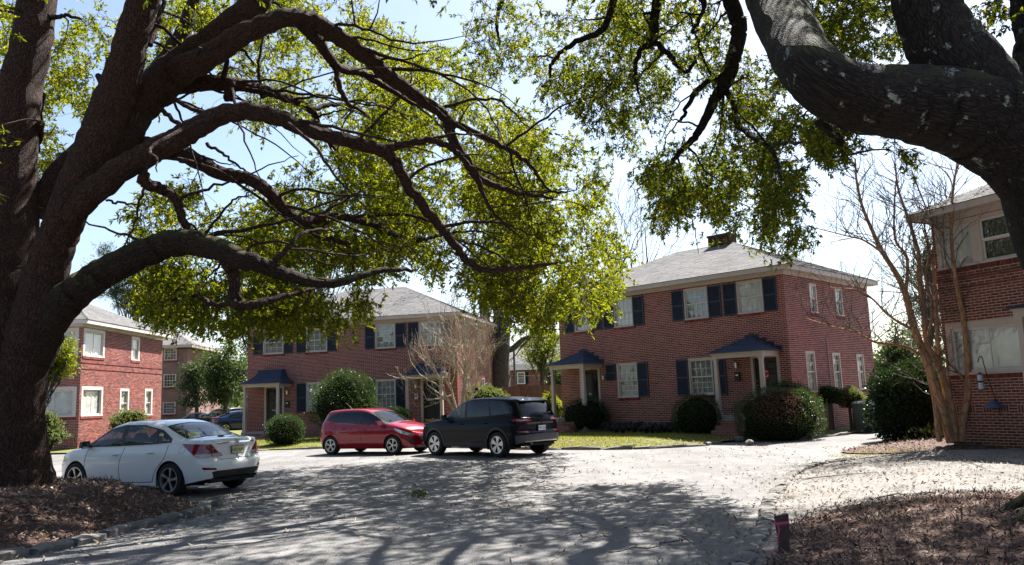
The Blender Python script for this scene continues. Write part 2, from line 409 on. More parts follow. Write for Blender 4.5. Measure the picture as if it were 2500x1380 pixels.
def window(H, face, u0, u1, z0, z1, cols=4, rows=(2, 2), curtain='curtain', trim='trim', single=False, sill=True, cas=.07, stile=.035, mat='brick', blind=False, pane_mat='glass'):
    f = H.fr(face); mb = MB(); lo = .015
    fbox(mb, f, u0 - .01, u0 + cas, -.1, lo, z0, z1); fbox(mb, f, u1 - cas, u1 + .01, -.1, lo, z0, z1)
    fbox(mb, f, u0 + cas, u1 - cas, -.1, lo - .002, z1 - cas, z1 + .005); fbox(mb, f, u0 - .03, u1 + .03, -.1, .035, z0 - .012, z0 + .04)
    wn_ = mb.build('window', M[trim], H.root)
    a, b, c, d = u0 + cas, u1 - cas, z0 + .04, z1 - cas
    sashes = [(c, d, rows[0], -.055)] if single else [((c + d) / 2 - .012, d, rows[0], -.045), (c, (c + d) / 2 + .012, rows[1], -.075)]
    sm = MB(); pm = {}
    for zc, zd, nr, off in sashes:
        fbox(sm, f, a, a + stile, off, off + .028, zc, zd); fbox(sm, f, b - stile, b, off, off + .028, zc, zd)
        fbox(sm, f, a + stile, b - stile, off, off + .027, zc, zc + stile); fbox(sm, f, a + stile, b - stile, off, off + .027, zd - stile, zd)
        ia, ib, ic, id_ = a + stile, b - stile, zc + stile, zd - stile
        for k in range(1, cols): q = ia + (ib - ia) * k / cols; fbox(sm, f, q - .009, q + .009, off + .004, off + .024, ic, id_)
        for k in range(1, nr): q = ic + (id_ - ic) * k / nr; fbox(sm, f, ia, ib, off + .005, off + .023, q - .009, q + .009)
        pw, ph = (ib - ia) / cols, (id_ - ic) / nr; key = (round(pw, 3), round(ph, 3))
        if key not in pm:
            t = MB(); ex = f(1, 0, 0) - f(0, 0, 0); n_ = f(0, 1, 0) - f(0, 0, 0)
            hx = ex * pw / 2 * .97; hz = np.array([0, 0, ph / 2 * .97]); ny = n_ * .0015
            t.hexa([-hx - hz + ny, hx - hz + ny, hx - hz - ny, -hx - hz - ny, -hx + hz + ny, hx + hz + ny, hx + hz - ny, -hx + hz - ny])
            pm[key] = fast_mesh('pane', np.vstack(t.v), [np.vstack(q) for q in t.f.values()], M[pane_mat])
        for i in range(cols):
            for j in range(nr):
                p = put('pane', pm[key], wn_); p.location = f(ia + (i + .5) * pw, off + .012, ic + (j + .5) * ph)
                p.rotation_euler = (rng.normal(0, .004), rng.normal(0, .004), rng.normal(0, .006))
    sm.build('sash', M[trim if trim != 'trim' else 'trim_pale'], wn_)
    n = 40; x = np.linspace(a - .02, b + .02, n); wv = -.108 + .01 * np.sin(np.linspace(0, 26, n) + rng.uniform(0, 6)) + rng.normal(0, .002, n)
    if blind:
        t = MB(); q = c
        while q < d: fbox(t, f, a, b, -.135, -.115, q, q + .038); q += .045
        fbox(t, f, a - .02, b + .02, -.145, -.14, c - .03, d + .03); t.build('blind', M[curtain], wn_)
    else:
        vf = H.vfr(face); V = np.vstack([vf(x, wv, np.full(n, c - .03)), vf(x, wv, np.full(n, d + .03))])
        put('curtain', fast_mesh('curtain', V, [[[i, i + 1, n + i + 1, n + i] for i in range(n - 1)]], M[curtain], True), wn_)
    if sill:
        t = MB(); x = u0 - .03
        while x < u1 + .02: fbox(t, f, x + .004, x + CP - .008, -.02, .03 + rng.uniform(-.003, .003), z0 - .115, z0 - .014); x += CP
        t.build('sill', M[mat], wn_)
    return wn_
def shutter(H, face, u0, u1, z0, z1):
    f = H.fr(face); mb = MB(); e = .045; zm = (z0 + z1) / 2
    fbox(mb, f, u0, u0 + e, .012, .05, z0, z1); fbox(mb, f, u1 - e, u1, .012, .05, z0, z1)
    for q in (z0, zm - e / 2, z1 - e): fbox(mb, f, u0 + e, u1 - e, .012, .049, q, q + e)
    z = z0 + e + .012
    while z < z1 - e - .03:
        if not (zm - .05 < z + .015 < zm + .03):
            mb.hexa([f(u0 + e, .014, z + .022), f(u1 - e, .014, z + .022), f(u1 - e, .044, z), f(u0 + e, .044, z), f(u0 + e, .014, z + .03), f(u1 - e, .014, z + .03), f(u1 - e, .044, z + .009), f(u0 + e, .044, z + .009)])
        z += .034
    mb.quad(f(u0 + e, .013, z0 + e), f(u1 - e, .013, z0 + e), f(u1 - e, .013, z1 - e), f(u0 + e, .013, z1 - e))
    return mb.build('shutter', M['shutter'], H.root)
def slope_tabs(mb, E0, E1, R0, R1, pitch=.14, tab=.3, raise_=.012):
    E0, E1, R0, R1 = map(lambda q: np.array(q, float), (E0, E1, R0, R1))
    ud = E1 - E0; ul = np.linalg.norm(ud); ud /= ul
    mid = ((R0 + R1) / 2 - (E0 + E1) / 2); up = mid - ud * (mid @ ud); sl = np.linalg.norm(up); up /= sl
    nm = np.cross(ud, up); nm = nm if nm[2] > 0 else -nm
    l1, r1 = (R0 - E0) @ ud, (R1 - E0) @ ud; n = max(2, int(round(sl / pitch)))
    for k in range(n):
        va, vb = k / n, min(1, (k + 1.12) / n)
        la, ra = l1 * va, ul + (r1 - ul) * va; lb, rb = l1 * vb, ul + (r1 - ul) * vb
        x = min(la, lb) - rng.uniform(0, tab); dz = rng.normal(0, .001)
        while x < max(ra, rb):
            w_ = tab * rng.uniform(.55, 1.3); a, b = x, x + w_ - .004
            pa, pb = min(max(a, la), ra), min(max(b, la), ra); qa, qb = min(max(a, lb), rb), min(max(b, lb), rb)
            if pb - pa > .01 or qb - qa > .01:
                h = raise_ + rng.uniform(-.002, .004)
                P0 = E0 + ud * pa + up * sl * va; P1 = E0 + ud * pb + up * sl * va; Q1 = E0 + ud * qb + up * sl * vb; Q0 = E0 + ud * qa + up * sl * vb
                mb.add([P0 + nm * .001, P1 + nm * .001, P1 + nm * h, P0 + nm * h, Q1 + nm * .003, Q0 + nm * .003], [[0, 1, 2, 3]] + [[3, 2, 4, 5]])
            x += w_
def hip_roof(H, ov, z, rise, faces=('front', 'right'), fas=.17, fz=.0, soff=True, mat='shingle', trim='trim', ridge_in=None):
    W, D = H.W, H.D; x0, x1, y0, y1 = -ov, W + ov, -ov, D + ov
    ins = (y1 - y0) / 2 if ridge_in is None else ridge_in
    if x1 - x0 < 2 * ins: ins = (x1 - x0) / 2 * .98
    ym = (y0 + y1) / 2; A = (x0 + ins, ym, z + rise); Bq = (x1 - ins, ym, z + rise)
    c = [(x0, y0, z), (x1, y0, z), (x1, y1, z), (x0, y1, z)]
    S = {'front': (c[0], c[1], A, Bq), 'right': (c[1], c[2], Bq, Bq), 'back': (c[2], c[3], Bq, A), 'left': (c[3], c[0], A, A)}
    mb = MB()
    for k, (e0, e1, r0, r1) in S.items():
        mb.quad(e0, e1, r1, r0) if r0 != r1 else mb.tri(e0, e1, r0)
    roof = mb.build('roof', M[mat], H.root)
    tb = MB()
    for k in faces: slope_tabs(tb, *[S[k][i] for i in (0, 1, 2, 3)])
    tag(tb.build('shingles', M[mat], roof), kind='stuff')
    cp = MB()
    for a, b in ((c[0], A), (c[1], Bq), (c[2], Bq), (c[3], A), (A, Bq)):
        a, b = np.array(a), np.array(b); d = b - a; l = np.linalg.norm(d); d /= l; n = int(l / .2)
        if n < 1: continue
        sd = np.cross(d, (0, 0, 1.)); sd /= np.linalg.norm(sd); upv = np.cross(sd, d)
        for i in range(n):
            p, q = a + d * (i * l / n), a + d * ((i + 1.1) * l / n); dr = .05
            cp.add([p + upv * .03, p + sd * .12 - upv * dr + upv * .02, q + sd * .12 - upv * dr, q + upv * .012, p - sd * .12 - upv * dr + upv * .02, q - sd * .12 - upv * dr],
                   [[0, 1, 2, 3], [4, 0, 3, 5]])
    tag(cp.build('ridge_cap', M[mat], roof), kind='stuff')
    fb = MB(); e = .02
    fb.box(x0 + e, x1 - e, y0 + e, y0 + e + .03, z - fas, z - .004); fb.box(x0 + e, x1 - e, y1 - e - .03, y1 - e, z - fas, z - .004)
    fb.box(x0 + e, x0 + e + .03, y0 + e + .03, y1 - e - .03, z - fas, z - .004); fb.box(x1 - e - .03, x1 - e, y0 + e + .03, y1 - e - .03, z - fas, z - .004)
    fb.build('fascia', M[trim], H.root)
    sb = MB(); zz = z - fas + .03
    sb.quad((x0 + e, y0 + e, zz), (x1 - e, y0 + e, zz), (x1 - e, y1 - e, zz), (x0 + e, y1 - e, zz)); sb.build('soffit', M[trim], H.root)
    if fz:
        g = MB(); t = .03
        g.box(-t, W + t, -t, 0.0, z - fas - fz + .03, zz - .003); g.box(W, W + t, .001, D, z - fas - fz + .03, zz - .003); g.box(-t, 0, .001, D, z - fas - fz + .03, zz - .003)
        g.build('frieze', M[trim], H.root)
    return roof, A, Bq
def knobs(f, u, z, parent, mat='brass'):
    mb = MB()
    for dz, r in ((0, .03), (.16, .022)):
        p = [f(u, o, z + dz) for o in (0, .03, .045, .06, .07)]; mb.tube(p, [r * .7, r * .4, r, r * .9, r * .3], 10)
    return mb.build('door_knob', M[mat], parent, True)
def door(H, face, u0, u1, z0, z1, knob='r', num=None, kick=False, trim='trim'):
    f = H.fr(face); mb = MB(); c = .1
    fbox(mb, f, u0 - c, u0, -.14, .025, z0, z1 + c); fbox(mb, f, u1, u1 + c, -.14, .025, z0, z1 + c); fbox(mb, f, u0, u1, -.14, .023, z1, z1 + c)
    fr_ = mb.build('door_frame', M[trim], H.root)
    d = MB(); fbox(d, f, u0 + .004, u1 - .004, -.14, -.1, z0, z1 - .004)
    w_ = u1 - u0; h = z1 - z0
    dr = d.build('door', M['door'], H.root)
    pn = MB()
    for a, b in ((.1, .46), (.54, .9)):
        for q, s in ((.07, .34), (.41, .72), (.78, .93)):
            x0, x1, y0, y1 = u0 + a * w_, u0 + b * w_, z0 + q * h, z0 + s * h; e = .035
            pn.add([f(x0, -.1, y0), f(x1, -.1, y0), f(x1, -.1, y1), f(x0, -.1, y1), f(x0 + e, -.082, y0 + e), f(x1 - e, -.082, y0 + e), f(x1 - e, -.082, y1 - e), f(x0 + e, -.082, y1 - e)],
                   [[0, 1, 5, 4], [1, 2, 6, 5], [2, 3, 7, 6], [3, 0, 4, 7], [4, 5, 6, 7]])
    pn.build('door_panel', M['door'], dr)
    g = lambda u, o, z: f(u, o - .1, z)
    knobs(g, u0 + (.07 if knob == 'l' else w_ - .07), z0 + .95, dr)
    if kick: k = MB(); fbox(k, f, u0 + .05, u1 - .05, -.1, -.094, z0 + .03, z0 + .2); k.build('kick_plate', M['brass'], dr)
    if num: text_mesh(num, .13, lambda x, y, z: f(u0 + w_ / 2 + x, -.078 + z, z0 + h * .47 + y), M['silver'], 'house_number', dr, sx=1.35)
    s = MB(); fbox(s, f, u0 - .1, u1 + .1, -.14, .06, z0 - .06, z0 - .002); s.build('threshold', M['concrete'], H.root)
    return dr
def porch(H, uc, hw, off, zb0, zb1, apex, zf, style='hip', trim='trim', ov=.14, steps=3, zg=.15, twist=0):
    f = H.fr('front')
    for sgn in (-1, 1):
        mb = MB(); u = uc + sgn * hw; o = off; a, b = .075, .06
        mb.hexa([f(u - a, o - a, zf), f(u + a, o - a, zf), f(u + a, o + a, zf), f(u - a, o + a, zf), f(u - b, o - b, zb0 - .06), f(u + b, o - b, zb0 - .06), f(u + b, o + b, zb0 - .06), f(u - b, o + b, zb0 - .06)])
        fbox(mb, f, u - .085, u + .085, o - .085, o + .085, zb0 - .06, zb0 - .001); fbox(mb, f, u - .075, u + .075, o - .075, o + .075, zb0 - .12, zb0 - .095)
        fbox(mb, f, u - .095, u + .095, o - .095, o + .095, zf - .001, zf + .1); mb.build('porch_post', M[trim], H.root)
    L_, R_ = uc - hw - .1, uc + hw + .1; bm = MB()
    fbox(bm, f, L_, R_, off - .09, off + .09, zb0, zb1); fbox(bm, f, L_, L_ + .18, .005, off - .09, zb0, zb1 - .002); fbox(bm, f, R_ - .18, R_, .005, off - .09, zb0, zb1 - .002)
    fbox(bm, f, L_ - .04, R_ + .04, .005, off + .13, zb1 - .035, zb1 + .012)
    fbox(bm, f, L_ + .18, R_ - .18, .005, off - .09, zb0 + .05, zb0 + .07); bm.build('porch_beam', M[trim], H.root)
    e0, e1, oe, z = L_ - ov, R_ + ov, off + .09 + ov, zb1 + .014
    if style == 'hip':
        a, b, c, d, t = f(e0, .004, z), f(e0, oe, z), f(e1, oe, z), f(e1, .004, z), f(uc, .004, apex)
        mb = MB(); mb.tri(a, b, t); mb.tri(b, c, t); mb.tri(c, d, t); mb.quad(a, b, c, d); pr = mb.build('porch_roof', M['shingle_navy'], H.root)
        tb = MB(); slope_tabs(tb, b, c, t, t, .12, .25); slope_tabs(tb, a, b, t, t, .12, .25); slope_tabs(tb, c, d, t, t, .12, .25)
        tag(tb.build('shingles', M['shingle_navy'], pr), kind='stuff')
        fl = MB(); n = 4
        for sg, e in ((-1, e0), (1, e1)):
            for i in range(n):
                ua, ub = uc + (e - uc) * (1 - i / n), uc + (e - uc) * (1 - (i + 1) / n); zt = z + (apex - z) * (i + .75) / n + .05
                fbox(fl, f, min(ua, ub), max(ua, ub), .007, .016, z, zt + .03)
        fbox(fl, f, uc - .1, uc + .1, .007, .017, apex - .1, apex + .09); fl.build('step_flashing', M['flash'], pr)
    else:
        rings = []
        for t in np.linspace(0, 1, 9):
            q = t ** .55 if False else 1 - (1 - t) ** 2.2
            rings.append((hw + .1 + ov - (hw + .1 + ov - hw * .72) * q, oe - (oe - .42) * q, z + (apex - z) * t))
        mb = MB(); V = []
        for hw_, o_, z_ in rings: V += [f(uc - hw_, .004, z_), f(uc - hw_, o_, z_), f(uc + hw_, o_, z_), f(uc + hw_, .004, z_)]
        F = [[i * 4 + j, i * 4 + j + 1, i * 4 + j + 5, i * 4 + j + 4] for i in range(8) for j in range(3)]; mb.add(V, F); b = 32; mb.add(V[b:b + 4], [[0, 1, 2, 3]])
        pr = mb.build('porch_roof', M['shingle_navy'], H.root)
        tb = MB()
        for i in range(8):
            q = V[i * 4:i * 4 + 8]
            for j in range(3): slope_tabs(tb, q[j], q[j + 1], q[j + 4], q[j + 5], .2, .25)
        tag(tb.build('shingles', M['shingle_navy'], pr), kind='stuff')
    s = MB(); fbox(s, f, L_, R_, .03, off + .16, zg - .3, zf)
    s.build('porch_floor', M['concrete'], H.root)
    for k in range(steps):
        t = MB(); zz = zf - (k + 1) * (zf - zg) / (steps + 1)
        fbox(t, f, uc - .6, uc + .6, off + .162 + k * .3, off + .162 + (k + 1) * .3, zg - .3, zz); t.build('step', M['far_brick'], H.root)
def sconce(H, face, u, z):
    f = H.fr(face); mb = MB(); fbox(mb, f, u - .05, u + .05, .008, .03, z - .08, z + .08)
    mb.tube([f(u, .09, z - .1), f(u, .09, z - .08), f(u, .09, z + .1), f(u, .09, z + .14)], [.03, .05, .06, .01], 8); fbox(mb, f, u - .01, u + .01, .03, .09, z + .02, z + .04)
    mb.build('porch_light', M['silver'], H.root)
def mailbox(H, face, u, z, mat='metal_dark'):
    f = H.fr(face); mb = MB(); fbox(mb, f, u - .09, u + .09, .008, .11, z - .16, z + .12); fbox(mb, f, u - .1, u + .1, .008, .13, z + .12, z + .14)
    b = mb.build('mailbox', M[mat], H.root); p = MB(); fbox(p, f, u - .05, u + .05, .111, .114, z + .02, z + .07); p.build('mail_slot', M['white_paint'], b)
def plain_walls(H, z1, faces, mat):
    mb = MB(); W, D = H.W, H.D
    Q = {'left': ((0, D), (0, 0)), 'back': ((W, D), (0, D)), 'right': ((W, 0), (W, D)), 'front': ((0, 0), (W, 0))}
    for k in faces:
        a, b = Q[k]; mb.quad((*a, -.2), (*b, -.2), (*b, z1), (*a, z1))
    return mb.build('wall', mat, H.root)
# brick as a pattern for walls too far or turned away
def far_brick(name='far_brick', c1=(.24, .075, .06), c2=(.13, .045, .04), mo=(.36, .25, .21), sc=1.0):
    m, N, L, b = new_mat(name); tcn = N.new('ShaderNodeTexCoord'); sp = N.new('ShaderNodeSeparateXYZ'); L.new(tcn.outputs['Object'], sp.inputs[0])
    cb = N.new('ShaderNodeCombineXYZ'); L.new(math_(N, L, 'ADD', sp.outputs[0], sp.outputs[1]), cb.inputs[0]); L.new(sp.outputs[2], cb.inputs[1])
    t = N.new('ShaderNodeTexBrick'); L.new(cb.outputs[0], t.inputs[0]); t.inputs['Color1'].default_value = (*c1, 1); t.inputs['Color2'].default_value = (*c2, 1); t.inputs['Mortar'].default_value = (*mo, 1)
    t.inputs['Scale'].default_value = sc; t.inputs['Mortar Size'].default_value = .006; t.inputs['Brick Width'].default_value = .213; t.inputs['Row Height'].default_value = CP; t.inputs['Bias'].default_value = -.2
    nz = ramp(N, L, noise(N, L, tcn.outputs['Object'], 1.2, 4), [(.3, (.8,) * 3), (.7, (1.15,) * 3)])
    L.new(mixc(N, L, 1.0, t.outputs[0], nz, 'MULTIPLY'), b.inputs['Base Color']); b.inputs['Roughness'].default_value = .9; return m
M['brick_dark'] = piece_mat('brick_dark', [(.03, .012, .011), (.06, .022, .019), (.045, .018, .015), (.075, .028, .023)], .9, 40, .3, .4)
M['far_brick'] = far_brick()
M['far_brick_tan'] = far_brick('far_brick_tan', (.22, .11, .09), (.15, .075, .065), (.28, .2, .18))
# ------------------------------------------------------------------ ground, court, beds, lawn
def ground_mat(name, cols, scale, fine, bmp, rough=.95, fs=60):
    m, N, L, b = new_mat(name); c = coords(N, L)
    a = ramp(N, L, noise(N, L, c, scale, 6, .6), [(.25 + .5 * i / (len(cols) - 1), q) for i, q in enumerate(cols)])
    g = ramp(N, L, noise(N, L, c, fs, 4, .7), [(.25, (1 - fine,) * 3), (.75, (1 + fine,) * 3)])
    L.new(mixc(N, L, 1.0, a, g, 'MULTIPLY'), b.inputs['Base Color']); b.inputs['Roughness'].default_value = rough; b.inputs['Specular IOR Level'].default_value = .3
    bump(N, L, noise(N, L, c, fs * .8, 6, .7), bmp, .02, b); return m
M['soil'] = ground_mat('soil', [(.10, .085, .05), (.13, .12, .06), (.16, .13, .09)], .6, .35, .6)
def asphalt_mat():
    m, N, L, b = new_mat('asphalt'); c = coords(N, L)
    big = ramp(N, L, noise(N, L, c, .35, 5, .6), [(.3, (.112, .107, .105)), (.5, (.14, .135, .131)), (.7, (.175, .168, .161))])
    sp = N.new('ShaderNodeTexVoronoi'); sp.inputs['Scale'].default_value = 70; L.new(c, sp.inputs['Vector'])
    st = ramp(N, L, sp.outputs['Color'], [(.1, (.78,) * 3), (.6, (1.0,) * 3), (.95, (1.25,) * 3)])
    dust = ramp(N, L, noise(N, L, c, 1.7, 7, .68), [(.5, (0, 0, 0)), (.72, (.55,) * 3)])
    tr = ramp(N, L, noise(N, L, c, 1.0, 4, .6, (1.6, .22, 1)), [(.35, (.84,) * 3), (.65, (1.12,) * 3)])
    oil = ramp(N, L, noise(N, L, c, .9, 3, .45), [(.66, (1, 1, 1)), (.74, (.6, .59, .58))])
    pv = N.new('ShaderNodeTexVoronoi'); pv.inputs['Scale'].default_value = .16; L.new(c, pv.inputs['Vector']); pat = ramp(N, L, pv.outputs['Color'], [(.2, (.88,) * 3), (.8, (1.1,) * 3)])
    for q in (tr, oil, pat): big = mixc(N, L, 1.0, big, q, 'MULTIPLY')
    col = mixc(N, L, dust, mixc(N, L, 1.0, big, st, 'MULTIPLY'), (.24, .22, .195))
    v = N.new('ShaderNodeTexVoronoi'); v.feature = 'DISTANCE_TO_EDGE'; v.inputs['Scale'].default_value = .45
    wv = N.new('ShaderNodeVectorMath'); wv.operation = 'ADD'; nz = N.new('ShaderNodeTexNoise'); nz.inputs['Scale'].default_value = 1.1; nz.inputs['Detail'].default_value = 6
    L.new(c, nz.inputs[0]); L.new(nz.outputs['Color'], wv.inputs[0]); L.new(c, wv.inputs[1]); L.new(wv.outputs[0], v.inputs['Vector'])
    crack = ramp(N, L, v.outputs['Distance'], [(.0, (1, 1, 1)), (.008, (0, 0, 0))])
    L.new(mixc(N, L, math_(N, L, 'MULTIPLY', crack, .6), col, (.05, .047, .045)), b.inputs['Base Color'])
    b.inputs['Roughness'].default_value = .88; b.inputs['Specular IOR Level'].default_value = .35
    h = math_(N, L, 'ADD', math_(N, L, 'MULTIPLY', sp.outputs['Distance'], .8), math_(N, L, 'MULTIPLY', noise(N, L, c, 9, 5), .6))
    bump(N, L, h, .6, .012, b); return m
M['asphalt'] = asphalt_mat()
M['mulch'] = ground_mat('mulch', [(.045, .026, .02), (.085, .048, .036), (.13, .078, .058)], 1.6, .5, 1.0, fs=45)
M['sand'] = ground_mat('sand', [(.105, .095, .085), (.16, .15, .138), (.21, .198, .183)], .8, .35, .8, fs=40)
M['lawn'] = ground_mat('lawn', [(.06, .07, .018), (.1, .11, .025), (.13, .12, .04)], 1.1, .4, .8, fs=50)
M['chips'] = piece_mat('chips', [(.05, .027, .02), (.12, .062, .044), (.08, .044, .032), (.18, .11, .08), (.11, .05, .036), (.24, .16, .12)], .9, 30, .3, 0)
M['litter'] = piece_mat('litter', [(.11, .07, .04), (.2, .14, .09), (.27, .21, .15), (.15, .1, .065), (.3, .25, .19), (.22, .13, .05), (.07, .045, .03)], .75, 20, .2, 0)
M['grass'] = leaf_mat('grass', [(.1, .12, .014), (.16, .18, .022), (.13, .155, .02), (.24, .21, .06), (.2, .205, .035), (.28, .23, .1)], .4, (1.7, 1.6, .6), .6)

def sheet(name, poly, z, mat, kind='structure'):
    p = np.asarray(poly, float); n = len(p)
    o = put(name, fast_mesh(name, np.column_stack([p, np.full(n, z)]), [[list(range(n))]], mat)); return tag(o, kind=kind)
def terrain(name, poly, hf, step, mat, kind='structure'):
    p = np.asarray(poly, float); x0, y0 = p.min(0); x1, y1 = p.max(0)
    gx, gy = np.meshgrid(np.arange(x0, x1, step), np.arange(y0, y1, step)); gx = gx.ravel() + rng.uniform(-.2, .2, gx.size) * step; gy = gy.ravel() + rng.uniform(-.2, .2, gy.size) * step
    k = in_poly(gx, gy, p) & (dist_line(gx, gy, np.vstack([p, p[:1]])) > step * .4)
    pts = [Vector(q) for q in p] + [Vector(q) for q in zip(gx[k], gy[k])]; n = len(p)
    vs, _, fs, *_ = delaunay_2d_cdt(pts, [(i, (i + 1) % n) for i in range(n)], [], 1, 1e-5)
    V = np.array([[v.x, v.y] for v in vs]); z = hf(V[:, 0], V[:, 1])
    o = put(name, fast_mesh(name, np.column_stack([V, z]), [[list(f) for f in fs if len(f) == 3]], mat, True)); return tag(o, kind=kind)
sheet('ground', [(-400, -200), (400, -200), (400, 700), (-400, 700)], -.03, M['soil'])
sheet('asphalt_court', [(-32, -8), (28, -8), (28, 30), (36, 44), (28, 48), (-32, 48)], 0.0, M['asphalt'])
LAWN_EDGE = smooth_path([(-19, 34), (-13, 32.0), (-9.5, 31.1), (-7.0, 30.8), (-4.2, 29.6), (-1.9, 28.0), (0.1, 26.0), (1.6, 25.0), (3.4, 24.2), (5.3, 24.5), (6.8, 25.9), (8.3, 26.2), (10.0, 26.7), (12.2, 28.6), (15.8, 32.2), (22, 38.5)], 5)
LAWN = np.vstack([LAWN_EDGE, [(22, 62), (-30, 62), (-30, 36)]])
def lawn_h(x, y): return .05 + .15 * sstep(dist_line(x, y, LAWN_EDGE) / 2.6) + .015 * vnoise(x, y, 2, 3)
terrain('lawn', LAWN, lawn_h, .5, M['lawn'])
MOUND = smooth_path([(-7.2, 8.2), (-6.5, 8.9), (-5.86, 9.53), (-5.5, 10.4), (-5.4, 11.5), (-5.12, 12.4), (-5.1, 13.4), (-5.65, 14.35), (-7, 15.05), (-9, 15.9), (-12, 16.2), (-16, 14), (-16.5, 9), (-11, 7.6)], 4, True)
def mound_h(x, y): return .03 + .52 * sstep(dist_line(x, y, np.vstack([MOUND, MOUND[:1]])) / 1.55) + .035 * vnoise(x, y, .9, 5)
terrain('mulch_bed', MOUND, mound_h, .16, M['mulch'])
RKERB = smooth_path([(1.45, 6.0), (2.04, 7.76), (2.55, 9.0), (2.94, 10.0), (3.55, 11.8), (4.32, 13.6), (5.1, 15.4), (6.0, 16.9), (7.3, 18.1)], 5)
RBED = np.vstack([RKERB, [(9.2, 18.7), (14, 17.4), (21, 15.5), (21, 2), (1.2, 2)]])
OAK_R = np.array([6.0, 8.05])
def rbed_h(x, y):
    return .02 + .07 * sstep(dist_line(x, y, RKERB) / 2.5) + .3 * np.exp(-((x - OAK_R[0]) ** 2 + (y - OAK_R[1]) ** 2) / 2.2) + .025 * vnoise(x, y, 1.1, 9)
terrain('sandy_bed', RBED, rbed_h, .2, M['sand'])
MULCH_R = smooth_path([(2.25, 7.6), (2.85, 8.9), (3.3, 9.9), (4.6, 10.9), (6.5, 11.3), (8.5, 10.5), (9, 8), (8, 5), (5, 3.5), (2.2, 4.5), (1.75, 6.2)], 4, True)
terrain('mulch_ring', MULCH_R, lambda x, y: rbed_h(x, y) + .008 + .03 * sstep(dist_line(x, y, np.vstack([MULCH_R, MULCH_R[:1]])) / .5), .16, M['mulch'])
PATH_R = np.array([gnd(2285, 1106)[:2], gnd(2500, 1100)[:2] , (17.5, 19.4), (17.5, 17.9), gnd(2500, 1133)[:2], gnd(2400, 1126)[:2], gnd(2290, 1117)[:2]])
sheet('concrete_path', PATH_R, .045, M['concrete'])
CBED = smooth_path([gnd(2050, 1106)[:2], gnd(2140, 1088)[:2], (12.2, 24.3), (12.9, 26.2), (15.2, 27.2), (17, 24), (16.5, 20.6), gnd(2500, 1098)[:2], gnd(2290, 1103)[:2], gnd(2160, 1110)[:2]], 3, True)
def cbed_h(x, y): return .03 + .12 * sstep(dist_line(x, y, np.vstack([CBED, CBED[:1]])) / 1.2) + .02 * vnoise(x, y, 1, 4)
terrain('planting_bed', CBED, cbed_h, .3, M['mulch'])
def ground_h(x, y):
    x = np.atleast_1d(np.asarray(x, float)); y = np.atleast_1d(np.asarray(y, float)); z = np.zeros(x.shape)
    for poly, hf in ((LAWN, lawn_h), (RBED, rbed_h), (CBED, cbed_h), (MOUND, mound_h)):
        k = in_poly(x, y, poly)
        if k.any(): z[k] = hf(x[k], y[k])
    k = in_poly(x, y, MULCH_R); z[k] += .03
    return z

# ------------------------------------------------------------------ the two big houses facing the court
XB = np.array([math.cos(R(-44.5)), math.sin(R(-44.5))]); WB = 10.4; OB = np.array([9.385, 27.6]) - WB * XB
B = House('brick_house', 'brick house with wide chimney and hip roof, navy shutters, right of the dark SUV', OB, R(-44.5), WB, 7.35)
def sB(a, b): return (WB - b, WB - a)
up = [sB(8.54, 9.52), sB(6.42, 7.4), sB(3.0, 4.05), sB(.79, 1.83)]; gr = [sB(6.37, 7.38), sB(2.99, 4.04)]
doorsB = [(*sB(.5, 1.38), .8, 2.7), (*sB(8.38, 9.26), .8, 2.68)]
opsF = [(a, b, 4.31, 5.48) for a, b in up] + [(a, b, 1.49, 2.85) for a, b in gr] + [(a - .1, b + .1, .5, z1 + .1) for a, b, z0, z1 in doorsB]
brick_wall(B, 'front', 0, WB, -.15, 5.55, opsF, sel=(WB - 7.5, WB - .02, 3.55, 4.18))
sideB = [(1.93, 2.5, 4.29, 5.36, 2), (4.14, 4.78, 4.29, 5.36, 2), (1.17, 1.9, 1.46, 2.88, 2), (3.38, 4.06, 1.46, 2.86, 2), (5.6, 6.28, 1.47, 2.84, 2)]
brick_wall(B, 'right', 0, 7.35, -.15, 5.55, [q[:4] for q in sideB])
plain_walls(B, 5.55, ('left', 'back'), M['far_brick'])
for i, (a, b) in enumerate(up): window(B, 'front', a, b, 4.31, 5.48, 4, (2, 2), 'curtain_grey' if i == 2 else 'curtain')
for i, (a, b) in enumerate(gr): window(B, 'front', a, b, 1.49, 2.85, 4, (2, 3), 'curtain_grey')
for a, b, c, d, n in sideB: window(B, 'right', a, b, c, d, n, (2, 2), 'curtain', cas=.06)
for a, b in ((9.52, 10.03), (8.02, 8.54), (7.4, 7.92), (5.9, 6.42), (4.05, 4.57), (2.46, 3.0), (1.83, 2.36), (.29, .79)): shutter(B, 'front', *sB(a, b), 4.3, 5.46)
for a, b, c in ((5.87, 6.37, 1.48), (7.44, 7.94, 2.17), (4.04, 4.56, 1.48), (2.47, 2.99, 1.48)): shutter(B, 'front', *sB(a, b), c, 2.83)
roofB, AB, BB = hip_roof(B, .36, 5.83, 1.86, ('front', 'right', 'left'), fz=.15, ridge_in=4.2)
for i, (a, b, c, d) in enumerate(doorsB): door(B, 'front', a, b, c, d, 'l', None if i == 0 else '1622')
porch(B, WB - 1.36, .86, 1.1, 2.72, 2.89, 3.5, .76)
porch(B, WB - 9.08, .82, 1.1, 2.72, 2.89, 3.48, .76)
sconce(B, 'front', WB - 2.02, 2.48); mailbox(B, 'front', WB - 2.0, 2.1); sconce(B, 'front', WB - 8.05, 2.3)
fB = B.fr('front'); ux = WB - .98
sg = MB(); sh = [(.17 * math.cos(R(22.5 + 45 * k)) * .8, .19 * math.sin(R(22.5 + 45 * k))) for k in range(8)]
sg.prism(sh, lambda u, v, o: fB(ux + u, -.08 + o, 2.13 + v), 0, .012); sgn = sg.build('door_sign', M['red'], B.root)
